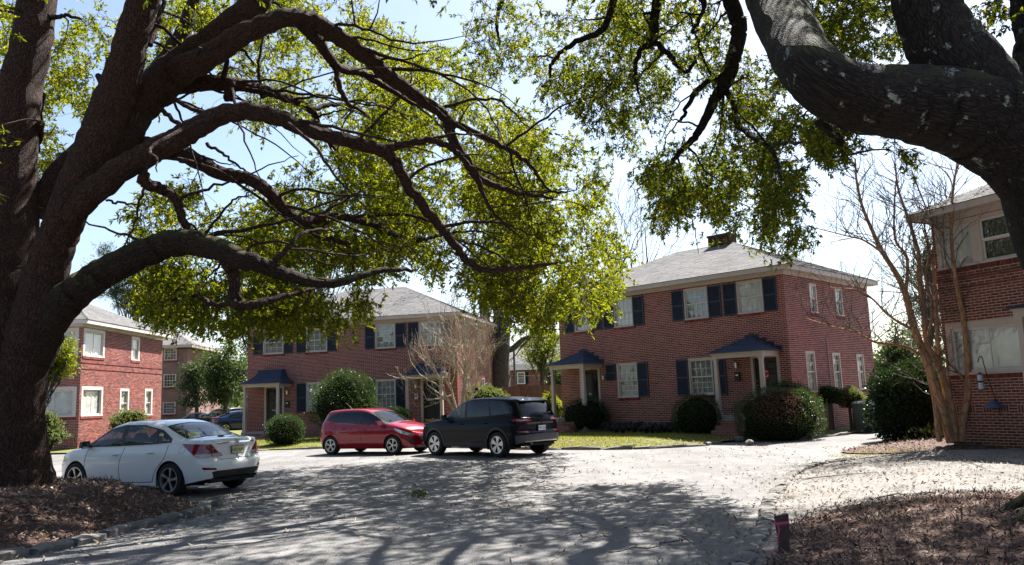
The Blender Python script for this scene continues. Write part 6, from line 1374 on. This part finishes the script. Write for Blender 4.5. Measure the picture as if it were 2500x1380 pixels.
tree_px('evergreen_tree', 'lighter green leafy tree next to the three storey block', 442, 520, 850, 1010, 60, M['leaf_fargrey'], 5000, .2, .1, nb=45, gaps=.3, open_=.2)
tree_px('evergreen_tree', 'grey green tree rising behind the left end of the middle house', 560, 680, 700, 900, 66, M['leaf_fargrey'], 3500, .22, .1, nb=40, gaps=.3)
tree_px('tall_tree', 'tall leafy tree behind the middle house roof', 700, 860, 400, 720, 72, M['leaf_far'], 5500, .26, .12, nb=55, gaps=.25, trunk_r=.4)
tree_px('yellow_tree', 'light green tree between the middle house and the chimney house', 1270, 1372, 780, 905, 50, M['leaf_yellow'], 4500, .16, .07, nb=42, gaps=.3, bx=1325)
tree_px('evergreen_tree', 'dark evergreen behind the left porch of the chimney house', 1310, 1385, 880, 1000, 56, M['leaf_far'], 3500, .2, .1, nb=30, gaps=.35)
tree_px('evergreen_tree', 'dark leafy tree above the big glossy shrub, beyond the drive', 2130, 2260, 790, 970, 46, M['leaf_far'], 7500, .18, .09, nb=60, gaps=.3, open_=.2)
tree_px('evergreen_tree', 'tall grey green tree seen through the crape myrtle branches', 2215, 2330, 540, 880, 44, M['leaf_fargrey'], 5000, .18, .07, nb=60, gaps=.22, trunk_r=.25)
tree_px('evergreen_tree', 'green tree top showing above the right slope of the chimney roof', 1850, 1985, 590, 760, 62, M['leaf_fargrey'], 4000, .2, .08, nb=40, gaps=.25)
tree_px('young_tree', 'yellow green leafy sapling just right of the left oak trunk', 80, 188, 800, 935, 19, M['leaf_yellow'], 4200, .085, .035, nb=30, gaps=.28, trunk_r=.04, bx=90, group='saplings')
p = at(330, 980, 72); PN = leafy_tree('pine_tree', 'tall thin pine behind the sunlit left house', (p[0], 72, 0), at(325, 690, 72), (3.8, 3, 4.6), M['needle'], 14000, .4, .045, .28, nb=60, gaps=.15, open_=.3, needles=True)
# two stemmed tree between the houses
tb = at(1217, 985, 46); TT = empty('tall_tree', (tb[0], tb[1], 0), 0, 'dark forked tree trunk between the middle house and the chimney house', 'tree', 'trees beyond the houses'); o = np.array([tb[0], tb[1], 0]); m = MB()
for pts in ([(1217, 990, 30), (1217, 900, 27), (1222, 820, 24), (1228, 760, 20), (1240, 720, 15), (1262, 650, 10), (1270, 560, 6)], [(1224, 770, 18), (1205, 720, 14), (1180, 670, 10), (1150, 600, 6)], [(1218, 905, 22), (1195, 850, 18), (1185, 790, 13), (1180, 700, 8)], [(1224, 855, 10), (1250, 852, 8), (1275, 830, 6), (1300, 820, 4)]):
    P = smooth_path(np.array([[*at(x, y, 46), r * 46 / FPX] for x, y, r in pts]), 5); m.tube(P[:, :3] - o, P[:, 3], 12, True, .08)
m.build('trunk', M['bark_far'], TT, True); m = MB(); ends = []
for x, y in ((1270, 560), (1150, 600), (1180, 700), (1300, 820), (1262, 650), (1205, 720)):
    for q in range(4): branchy(m, at(x, y, 46) - o, rng.normal(size=3) + np.array([0, 0, .4]), 1.6, .07, 3, .6, .05, (2, 3), .75, .15, .012, ends)
tag(m.build('branches', M['bark_far'], TT), kind='stuff'); E_ = np.array(ends); E_ = E_[rng.permutation(len(E_))[:140]]; E_ = np.vstack([E_, np.array([at(rng.uniform(1200, 1330), rng.uniform(700, 860), rng.uniform(45, 48)) for _ in range(50)]) - o])
Q = np.repeat(E_, 30, 0) + rng.normal(size=(len(E_) * 30, 3)) * .3; V, F = leaf_quads(Q, rng.normal(size=Q.shape), .13, .055); tag(put('crown', fast_mesh('crown', V, [F], M['leaf_fargrey']), TT), kind='stuff')
# leafless tree behind the chimney house
for x, d, h, lb in ((1500, 66, 4.6, 'tall leafless tree behind the left half of the chimney house'), (1960, 70, 3.4, 'leafless tree behind the right side of the chimney house'), (780, 74, 4.0, 'leafless tree top behind the middle house roof')):
    b = at(x, 980, d); rt_ = empty('bare_tree', (b[0], d, 0), 0, lb, 'tree', 'leafless trees behind the houses'); m = MB(); m.tube([(0, 0, 0), (.1, 0, 3), (0, 0, 6)], [.4, .33, .28], 10, True, .05); m.build('trunk', M['twig'], rt_, True); m = MB()
    for q in range(4): branchy(m, (0, 0, 5.5 + q * .15), rng.normal(size=3) * .5 + np.array([0, 0, 1]), h, .2, 5, .42, .12, (2, 3), .76, .1, .016)
    tag(m.build('branches', M['twig'], rt_), kind='stuff')
# far wood closing the horizon
n = 46; th = np.linspace(R(-62), R(62), n); Wd_ = Leaves()
for a in th:
    d = rng.uniform(92, 125); c = np.array([math.sin(a) * d, math.cos(a) * d, rng.uniform(2.2, 4.2)]); rr = np.array([5, 4, rng.uniform(3.0, 5.0)]); dd = ell_dirs(420); P = c + dd * rr * rng.uniform(.5, 1.05, 420)[:, None]; P[:, 2] = np.maximum(P[:, 2], .1)
    Wd_.add(leaf_quads(P, rng.normal(size=P.shape), 1.0 * rng.uniform(.5, 1.2, 420), .6))
for a in np.linspace(R(70), R(290), 30):  # unseen trees behind the camera, added to darken reflections and cut sky light
    d = rng.uniform(38, 52); c = np.array([math.sin(a) * d, math.cos(a) * d, rng.uniform(4, 6)]); rr = np.array([6, 6, rng.uniform(5, 7)]); dd = ell_dirs(420); P = c + dd * rr * rng.uniform(.5, 1.05, 420)[:, None]; P[:, 2] = np.maximum(P[:, 2], .1)
    Wd_.add(leaf_quads(P, rng.normal(size=P.shape), 1.6 * rng.uniform(.5, 1.2, 420), 1.0))
fw_ = Wd_.build('far_wood', M['leaf_far']); tag(fw_, 'distant mass of trees closing the view all round the court', 'trees', kind='stuff')
# ------------------------------------------------------------------ buildings farther off
P_ = at(447, 950, 62); AW = 11.0
AP = House('apartment_block', 'three storey brick block seen between the left house and the trees', (P_[0] - AW, 62), R(4), AW, 9, 'apartment block', 'buildings farther off')
zt = float(at(420, 850, 62)[2]); plain_walls(AP, zt, ('front', 'right', 'left', 'back'), M['far_brick_tan'])
for y0, y1 in ((848, 879), (913, 945), (982, 1012)):
    z0, z1 = float(at(405, y1, 62)[2]), float(at(405, y0, 62)[2])
    for u in (AW - 1.75, AW - 4.6): window(AP, 'front', u, u + .95, z0, z1, 4, (2, 2), 'curtain_dark' if y0 > 850 and y0 < 950 else 'curtain_grey', 'trim', cas=.05)
for o_ in list(AP.root.children):                     # windows stand proud of the plain far wall
    if o_.name.startswith('window'): o_.location.y -= .105
hip_roof(AP, .5, zt + .25, 1.9, ('front',), fas=.2, ridge_in=3.5)
Pf = at(1236, 950, 60); FW = 9.5
FH = House('brick_house', 'distant brick house with one white paned window, above the wooden fence', (Pf[0] - 1.2, 60), R(3), FW, 8, 'house', 'buildings farther off')
zt = float(at(1270, 904, 60)[2]); plain_walls(FH, zt, ('front', 'right', 'left', 'back'), M['far_brick'])
a = at(1263, 938, 60); b = at(1281, 904, 60); u0 = a[0] - (Pf[0] - 1.2); u1 = b[0] - (Pf[0] - 1.2)
w_ = window(FH, 'front', u0, u1, float(a[2]), float(b[2]) - .12, 4, (2, 2), 'curtain_dark', 'white_paint', cas=.06); w_.location.y -= .105
shutter(FH, 'front', u1 + .02, u1 + .26, float(a[2]), float(b[2]) - .15); shutter(FH, 'front', u0 - .26, u0 - .02, float(a[2]), float(b[2]) - .15)
hip_roof(FH, .5, zt + .4, 2.0, ('front', 'left'), fas=.4, trim='white_paint', ridge_in=3.4)
# wooden fence
M['fence'] = piece_mat('fence_board', [(.16, .075, .055), (.2, .095, .07), (.13, .062, .05), (.18, .09, .07)], .85, 12, .25, .3, (1, 1, .15))
f0, f1 = at(1150, 955, 43.5), at(1420, 950, 43.5); FE = empty('board_fence', (f0[0], 43.5, 0), 0, 'reddish wooden board fence between the middle house and the chimney house', 'fence'); L_ = f1[0] - f0[0]; zt = float(at(1300, 942, 43.5)[2])
bme = fast_mesh('fence_board', np.array([[x, y, z] for z in (0, zt) for x, y in ((0, -.012), (.138, -.012), (.138, .012), (0, .012))]), [BOXF], M['fence'])
for i in range(int(L_ / .145)): o = put('fence_board', bme, FE); o.location = (i * .145, rng.normal(0, .003), rng.uniform(-.03, .03))
m = MB(); m.box(0, L_, .02, .06, .5, .6); m.box(0, L_, .02, .06, 1.6, 1.7); m.build('fence_rail', M['fence'], FE)
# pole and wires
p = at(1258, 980, 55); m = MB(); m.tube([(0, 0, 0), (.03, 0, 5)], [.09, .07], 8); PO = put('utility_pole', fast_mesh('utility_pole', np.vstack(m.v), [np.vstack(q) for q in m.f.values()], M['bark_far'], True)); PO.location = (p[0], 55, 0); tag(PO, 'thin wooden pole standing in front of the distant brick house', 'pole')
for k_, (yy, lb) in enumerate(((915, 'lower thin wire crossing in front of the distant brick house'), (893, 'upper thin wire crossing in front of the distant brick house'))):
    a, b = at(1150, yy - 3, 55), at(1420, yy, 55); t = np.linspace(0, 1, 12)[:, None]; m = MB(); m.tube(a + (b - a) * t - np.array([0, 0, .12]) * np.sin(t * np.pi), .012, 4, False); tag(m.build('overhead_wire', M['black']), lb, 'wire', 'overhead wires')

# ------------------------------------------------------------------ things by the drive
def bin_(pos, rz, mat, label, lid='metal_dark'):
    b = empty('wheelie_bin', pos, rz, label, 'bin', 'refuse bins beside the side wall'); m = MB(); a, c, h = .24, .3, 1.0
    m.hexa([(-a, -a, .06), (a, -a, .06), (a, a, .06), (-a, a, .06), (-c, -c, h), (c, -c, h), (c, c, h), (-c, c, h)]); m.box(-c - .02, c + .02, -c - .02, c + .02, h - .07, h); m.build('bin_body', M[mat], b)
    m = MB(); m.hexa([(-c - .02, -c - .03, h), (c + .02, -c - .03, h), (c + .02, c + .04, h), (-c - .02, c + .04, h), (-c + .05, -c + .05, h + .08), (c - .05, -c + .05, h + .08), (c - .05, c - .02, h + .09), (-c + .05, c - .02, h + .09)]); m.build('bin_lid', M[lid], b)
    for s in (-1, 1): m = MB(); m.lathe([(.03, -.03), (.13, -.03), (.14, 0), (.13, .03), (.03, .03)], 16, 'x', (s * .26, .24, .13), True); m.build('bin_wheel', M['tyre'], b)
    m = MB(); m.tube([(-.25, c + .06, h - .05), (.25, c + .06, h - .05)], .018, 8); m.build('bin_handle', M[lid], b)
M['bin_grey'] = simple('bin_grey', (.07, .085, .075), .55, var=.2, scale=3); M['bin_blue'] = simple('bin_blue', (.02, .05, .2), .5)
M['bin_lid'] = simple('bin_lid', (.13, .14, .135), .5, var=.15)
g = at(2112, 1010, 28.4); bin_((g[0], g[1] + .0, 0), R(-140), 'bin_grey', 'grey green wheeled refuse bin beside the side wall', 'bin_lid'); bin_((g[0] + .62, g[1] + .55, 0), R(-130), 'bin_blue', 'blue wheeled bin behind the grey green refuse bin', 'bin_blue')
lp = at(2139, 960, 26.0); LP = empty('lamp_post', (lp[0], lp[1], 0), 0, 'black post lantern above the big glossy shrub', 'lamp'); zb, z0, z1 = float(at(2141, 968, 26)[2]), float(at(2141, 955, 26)[2]), float(at(2141, 902, 26)[2])
m = MB(); m.tube([(0, 0, 0), (0, 0, zb)], .045, 10); m.lathe([(.05, zb - .12), (.12, zb), (.12, zb + .03), (.05, z0)], 8, 'z'); m.build('post', M['metal_dark'], LP)
m = MB(); m.lathe([(.09, z0), (.12, z1 - .16)], 6, 'z'); m.build('lantern_glass', M['lamp_glass'], LP)
m = MB()
for k_ in range(6): a = k_ * math.pi / 3; m.tube([(.092 * math.cos(a), .092 * math.sin(a), z0), (.122 * math.cos(a), .122 * math.sin(a), z1 - .16)], .008, 4)
m.lathe([(.17, z1 - .16), (.15, z1 - .12), (.05, z1 - .03), (.02, z1 + .04), (.001, z1 + .06)], 6, 'z'); m.lathe([(.1, z0 - .02), (.1, z0)], 6, 'z'); m.build('lantern_frame', M['metal_dark'], LP)
m = MB(); m.tube([(0, 0, z0), (0, 0, z0 + .35)], .025, 8); m.build('candle_tube', M['white_paint'], LP)
# bird feeder on a shepherd's crook
fp = gnd(2458, 1085, .12); FD = empty('bird_feeder', (fp[0], fp[1], .1), 0, "shepherd's crook with hanging tube feeder and blue cone baffle by the right house", 'bird feeder'); o = np.array([fp[0], fp[1], .1]); d = fp[1]
q = lambda x, y: at(x, y, d) - o
m = MB(); m.tube(smooth_path([q(2458, 1088), q(2442, 1010), q(2425, 960), q(2412, 925), q(2402, 890), q(2398, 874), q(2393, 870), q(2389, 876), q(2387, 885)], 5), .012, 6); m.build('crook', M['metal_dark'], FD, True)
c = q(2425, 990); m = MB(); m.lathe([(.005, .14), (.235, -.05), (.24, -.06), (.0, .12)], 24, 'z', c); M['baffle'] = simple('baffle', (.05, .075, .14), .4); m.build('cone_baffle', M['baffle'], FD, True)
c = q(2394, 932); M['feeder'] = simple('feeder_tube', (.4, .42, .45), .25); m = MB(); m.lathe([(.001, .23), (.06, .19), (.085, .165)], 14, 'z', c); m.build('feeder_roof', M['baffle'], FD); m = MB(); m.lathe([(.062, -.19), (.062, .165)], 14, 'z', c); m.build('feeder_tube', M['feeder'], FD, True)
m = MB(); m.lathe([(.07, -.02), (.075, 0), (.07, .02)], 14, 'z', c); m.lathe([(.001, -.21), (.085, -.2), (.07, -.18)], 14, 'z', c); m.build('feeder_ring', M['metal_dark'], FD)
# marker stake
sp = gnd(1916, 1345, .08); M['stake'] = simple('stake_wood', (.075, .035, .03), .85, var=.35, scale=14, bmp=.3); M['pink'] = simple('pink_tape', (.55, .07, .16), .5)
ST = empty('marker_stake', (sp[0], sp[1], sp[2] - .02), R(14), 'short brown wooden stake with a pink ribbon at the bed edge', 'stake'); m = MB(); m.hexa([(-.035, -.02, -.12), (.035, -.02, -.12), (.035, .02, -.12), (-.035, .02, -.12), (-.075, -.02, .345), (.06, -.02, .36), (.06, .02, .36), (-.075, .02, .345)]); m.build('stake_board', M['stake'], ST)
m = MB(); m.hexa([(-.074, -.023, .262), (.056, -.023, .266), (.056, .023, .266), (-.074, .023, .262), (-.075, -.023, .288), (.058, -.023, .292), (.058, .023, .292), (-.075, .023, .288)]); t = np.linspace(0, 1, 8)
for dx in (0,): x = -.079 + .012 * np.sin(t * 6 + dx * 90) - dx; m.add(np.vstack([np.column_stack([x, -.03 + 0 * t, .27 - .17 * t]), np.column_stack([x + .011, -.036 + 0 * t, .27 - .17 * t])]), [[i, i + 1, 9 + i, 8 + i] for i in range(7)])
m.build('ribbon', M['pink'], ST)
sc_ = gnd(1888, 1350, .08); m = MB()
for k_ in range(5): a = rng.normal(size=(4, 3)) * .018; a[:, 2] = np.abs(a[:, 2]); m.add(a, [[0, 1, 2, 3]])
SCR = m.build('ribbon_scrap', M['pink']); SCR.location = sc_; tag(SCR, 'crumpled pink ribbon scrap on the mulch beside the stake', 'scrap')
# porch things
g = B.o + np.array([*(XB * (WB - 8.62) + np.array([-XB[1], XB[0]]) * -.08), 0]); m = MB(); m.tube([(0, 0, 1.45), (0, 0, 1.55), (0, 0, 2.1), (0, 0, 2.4), (0, 0, 2.62)], [.02, .085, .1, .06, .015], 9, True, .1); m.tube(smooth_path([(0, 0, 2.6), (0, 0, 2.72), (.05, 0, 2.76), (.09, 0, 2.7)], 4), .012, 6); o = m.build('folded_umbrella', M['black']); o.location = g; tag(o, 'black folded umbrella hanging beside the left porch door', 'umbrella')
ST2 = empty('plant_stand', C_.o + np.array([*(XC * (WC - .72) + np.array([-XC[1], XC[0]]) * -.55), .6]), 0, 'small black metal stand on the porch of house 1624', 'stand'); m = MB(); m.lathe([(.001, .58), (.14, .58), (.14, .6), (.001, .6)], 14, 'z'); m.build('stand_top', M['metal_dark'], ST2)
for a in (0, 2.1, 4.2): m = MB(); m.tube([(.1 * math.cos(a), .1 * math.sin(a), .58), (.13 * math.cos(a), .13 * math.sin(a), 0)], .012, 6); m.build('leg', M['metal_dark'], ST2)

# ------------------------------------------------------------------ kerbs
M['stone'] = piece_mat('kerb_stone', [(.1, .093, .084), (.14, .13, .118), (.18, .167, .15), (.12, .11, .098), (.09, .082, .074)], .92, 9, .3, .7)
def stone(parent, p, rz, l, w_, h, tilt=0):
    n = 5; m = MB(); xs = np.linspace(-l / 2, l / 2, n); V = []
    prof = [(-.5, -.3), (-.5, .6), (-.38, .92), (0, 1.0), (.38, .9), (.5, .55), (.5, -.3)]
    for i, x in enumerate(xs):
        e = 1 - .13 * abs(i - (n - 1) / 2) ** 2 / ((n - 1) / 2) ** 2
        for a, b in prof: V.append((x + rng.normal(0, .008), a * w_ * e + rng.normal(0, .008), b * h * (e if b > 0 else 1) + rng.normal(0, .007)))
    k_ = len(prof); m.add(V, [[i * k_ + j, (i + 1) * k_ + j, (i + 1) * k_ + j + 1, i * k_ + j + 1] for i in range(n - 1) for j in range(k_ - 1)]); m.add(V[:k_], [list(range(k_))]); m.add(V[-k_:], [list(range(k_))[::-1]])
    o = m.build('kerb_stone', M['stone'], parent, False); o.location = p; o.rotation_euler = (rng.normal(0, .04), tilt + rng.normal(0, .04), rz + rng.normal(0, .05)); return o
def kerb(name, line, l0, l1, w_, h, gap, z=0, miss=.0):
    line = np.asarray(line); K = tag(empty(name, (line[0][0], line[0][1], 0)), kind='structure'); o = np.array([line[0][0], line[0][1], 0]); d = np.concatenate([[0], np.cumsum(np.linalg.norm(np.diff(line, axis=0), axis=1))]); s = 0
    while s < d[-1] - .2:
        l = rng.uniform(l0, l1); m_ = s + l / 2; x, y = np.interp(m_, d, line[:, 0]), np.interp(m_, d, line[:, 1]); x2, y2 = np.interp(m_ + .05, d, line[:, 0]), np.interp(m_ + .05, d, line[:, 1])
        if rng.uniform() > miss: stone(K, np.array([x, y, z]) - o, math.atan2(y2 - y, x2 - x), l, w_ * rng.uniform(.85, 1.15), h * rng.uniform(.8, 1.15))
        s += l + gap * rng.uniform(.3, 1.6)
ml = MOUND[np.argsort(np.hypot(MOUND[:, 0] + 6.5, MOUND[:, 1] - 8.9))[0]:][:40]; ml = smooth_path([(-6.75, 8.55), (-6.1, 9.2), (-5.75, 9.75), (-5.5, 10.5), (-5.42, 11.4), (-5.15, 12.3), (-5.08, 13.2), (-5.3, 13.9)], 6)
kerb('stone_kerb', ml, .38, .58, .2, .1, .06, .01, .06); kerb('rolled_kerb', RKERB, .16, .34, .2, .055, .012, .015); kerb('lawn_kerb', LAWN_EDGE[18:], .9, 1.5, .16, .09, .02, -.005, .08); kerb('lawn_kerb', LAWN_EDGE[4:19], .9, 1.5, .16, .08, .03, -.005, .1)
for q, s_, lb in (((2, 1062), .3, 'x'),): pass
for x, y, s_, lb in ((1805, 1072, .16, 'rounded stone at the end of the lawn kerb'), (1655, 1062, .2, 'pale stone at the end of the strap leaved row'), (1830, 1080, .13, 'small flat stone by the largest clipped shrub')):
    p = gnd(x, y, .1); V = ell_dirs(60) * s_ * np.array([1, .8, .6]) * rng.uniform(.9, 1.1, (60, 1)); me = bpy.data.meshes.new('garden_stone'); import bmesh
    bm = bmesh.new(); [bm.verts.new(v) for v in V]; bmesh.ops.convex_hull(bm, input=bm.verts); bm.to_mesh(me); bm.free(); me.materials.append(M['stone']); o = put('garden_stone', me); o.location = p; tag(o, lb, 'stone', 'garden stones')

# ------------------------------------------------------------------ litter, chips, grass
def scatter(n, poly=None, box=None, dens=None):
    out = np.zeros((0, 2))
    while len(out) < n:
        p = np.asarray(poly) if poly is not None else None; x0, y0, x1, y1 = (*p.min(0), *p.max(0)) if p is not None else box
        q = np.column_stack([rng.uniform(x0, x1, n * 2), rng.uniform(y0, y1, n * 2)]); k_ = np.ones(len(q), bool)
        if p is not None: k_ &= in_poly(q[:, 0], q[:, 1], p)
        if dens is not None: k_ &= rng.uniform(0, 1, len(q)) < dens(q[:, 0], q[:, 1])
        out = np.vstack([out, q[k_]])
    return out[:n]
def flat_leaves(P, L, Wd, tilt=.35, lift=.006):
    n = len(P); z = ground_h(P[:, 0], P[:, 1]) + lift; a = rng.uniform(0, 6.28, n); d = np.column_stack([np.cos(a), np.sin(a), rng.normal(0, tilt, n)]); s = np.column_stack([-np.sin(a), np.cos(a), rng.normal(0, tilt, n)]); L = (L * rng.uniform(.6, 1.3, n))[:, None]; Wd = (Wd * rng.uniform(.6, 1.3, n))[:, None]
    C = np.column_stack([P, z]) + np.array([0, 0, 1]) * (np.abs(d[:, 2:3]) * L * .5); cu = np.array([0, 0, 1]) * (L * rng.uniform(.0, .22, (n, 1)))
    V = np.stack([C - d * L / 2 + cu, C - s * Wd / 2, C + d * L / 2 + cu, C + s * Wd / 2], 1).reshape(-1, 3); return V, np.arange(n)[:, None] * 4 + np.arange(4)[None]
vis = lambda x, y: np.clip(1.4 - y / 26, .12, 1)
Lf = Leaves(); Lf.add(flat_leaves(scatter(6500, MOUND, None, lambda x, y: np.where(y > 8, .75, .2) * np.where(x > -11, 1, .1)), .075, .027)); Lf.add(flat_leaves(scatter(8000, RBED, None, lambda x, y: vis(x, y) * np.where(x < 10, 1, .2) * (y > 5)), .065, .024))
near_k = lambda x, y: np.minimum(dist_line(x, y, ml), dist_line(x, y, RKERB))
Lf.add(flat_leaves(scatter(6000, None, (-9, 6.5, 9, 25), lambda x, y: (.09 + .8 * np.exp(-near_k(x, y) / .45) + .3 * (vnoise(x, y, 1.6, 21) > .55)) * vis(x, y)), .07, .024)); Lf.add(flat_leaves(scatter(3500, CBED), .08, .03))
Lf.add(flat_leaves(scatter(2500, None, (-10, 23.5, 8, 31), lambda x, y: in_poly(x, y, LAWN) * np.exp(-dist_line(x, y, LAWN_EDGE) / 1.0)), .07, .03))
tag(Lf.build('leaf_litter', M['litter']), 'dry brown oak leaves scattered over the court and beds', 'leaves', kind='stuff')
Lc = Leaves(); Lc.add(flat_leaves(scatter(16000, MOUND, None, lambda x, y: np.where((y > 8) & (x > -11), 1, .1)), .06, .016, .5, .008)); Lc.add(flat_leaves(scatter(14000, MULCH_R, None, lambda x, y: (y > 5.5) * np.where(x < 7, 1, .1)), .06, .016, .5, .01)); Lc.add(flat_leaves(scatter(3000, CBED), .08, .02, .5))
tag(Lc.build('mulch_chips', M['chips']), 'dark shredded bark chips covering the beds under the oaks', 'mulch', kind='stuff')
P = scatter(62000, LAWN, None, lambda x, y: (x > -14) * (x < 9.5) * (y < 36) * np.exp(-np.maximum(dist_line(x, y, LAWN_EDGE) - 3, 0) / 2.5) * np.where(vnoise(x, y, 1.2, 8) > -.55, 1, .3)); n = len(P); z = ground_h(P[:, 0], P[:, 1]); a = rng.uniform(0, 6.28, n); h = rng.uniform(.025, .07, n); t = np.column_stack([np.cos(a), np.sin(a), 0 * a]) * .0075; b = np.column_stack([P, z - .005]); tip = b + np.column_stack([rng.normal(0, .025, n), rng.normal(0, .025, n), h])
V = np.stack([b - t, b + t, tip], 1).reshape(-1, 3); tag(put('grass', fast_mesh('grass', V, [np.arange(n * 3).reshape(-1, 3)], M['grass'])), 'short yellow green lawn grass in front of the houses', 'grass', kind='stuff')
P = scatter(2600, None, (7.2, 17.8, 10.2, 21.2)); n = len(P); z = ground_h(P[:, 0], P[:, 1]); a = rng.uniform(0, 6.28, n); t = np.column_stack([np.cos(a), np.sin(a), 0 * a]) * .008; b = np.column_stack([P, z - .005]); tip = b + np.column_stack([rng.normal(0, .03, n), rng.normal(0, .03, n), rng.uniform(.02, .06, n)])
k_ = np.hypot((P[:, 0] - 8.6) / 1.4, (P[:, 1] - 19.2) / .6) < 1; V = np.stack([b - t, b + t, tip], 1)[k_].reshape(-1, 3); tag(put('weeds', fast_mesh('weeds', V, [np.arange(len(V)).reshape(-1, 3)], M['grass'])), 'thin green weeds along the edge of the crape myrtle bed', 'weeds', kind='stuff')
# small plant at the crape myrtle's foot, weed and twigs on the court
bush('leafy_plant', 'small bright green plant at the foot of the crape myrtle', (*gnd(2270, 1085)[:2], .2), (.45, .35, .22), M['leaf_pale'], 500, .12, .05, lumpy=.2, group='small plants on the ground', spread=.3, cat='plant')
p = gnd(1028, 1213); m = MB()
for k_ in range(16): a = rng.uniform(0, 3.14); r_ = rng.uniform(.06, .17); th = np.linspace(0, 3.14, 8); m.tube(np.column_stack([rng.normal(0, .05) + r_ * np.cos(th) * math.cos(a), r_ * np.cos(th) * math.sin(a), r_ * .75 * np.sin(th)]), .006, 4, False)
o = m.build('green_weed', M['leaf_yellow']); o.location = p; tag(o, 'arched tuft of green grass stems growing on the asphalt', 'plant', 'small plants on the ground')
for (x, y, l, a, lb) in ((760, 1196, .9, 20, 'longest stick lying in the leaf pile right of the white sedan'), (730, 1190, .6, 80, 'short stick poking from the leaf pile behind the white sedan'), (1560, 1345, .75, 5, 'stick lying alone on the asphalt at the bottom centre'), (340, 1215, .5, 100, 'pale stick standing up from the top of the mulch mound'),
        (450, 1270, .45, 60, 'stick at the kerb stones of the left mound'), (2050, 1172, 1.3, 3, 'long stick across the pale sandy bed'), (1960, 1290, .5, 40, 'stick just right of the ribboned stake'), (2210, 1235, .7, -15, 'stick in the middle of the right bed'), (2320, 1250, .8, 8, 'stick in front of the right oak roots'), (1650, 1330, .35, -20, 'short stick on the asphalt left of the ribboned stake')):
    p = gnd(x, y); z = float(ground_h(p[0], p[1])[0]); m = MB(); d = np.array([math.cos(R(a)), math.sin(R(a)), .08]); P = np.array([d * l * t for t in np.linspace(-.5, .5, 6)]) + rng.normal(size=(6, 3)) * .02; P[:, 2] += .03; m.tube(P, np.linspace(.011, .005, 6), 5); m.tube([P[3], P[3] + np.array([.1, .12, .06])], [.006, .003], 4)
    o = m.build('fallen_stick', M['twig']); o.location = (p[0], p[1], z); tag(o, lb, 'stick', 'fallen sticks')
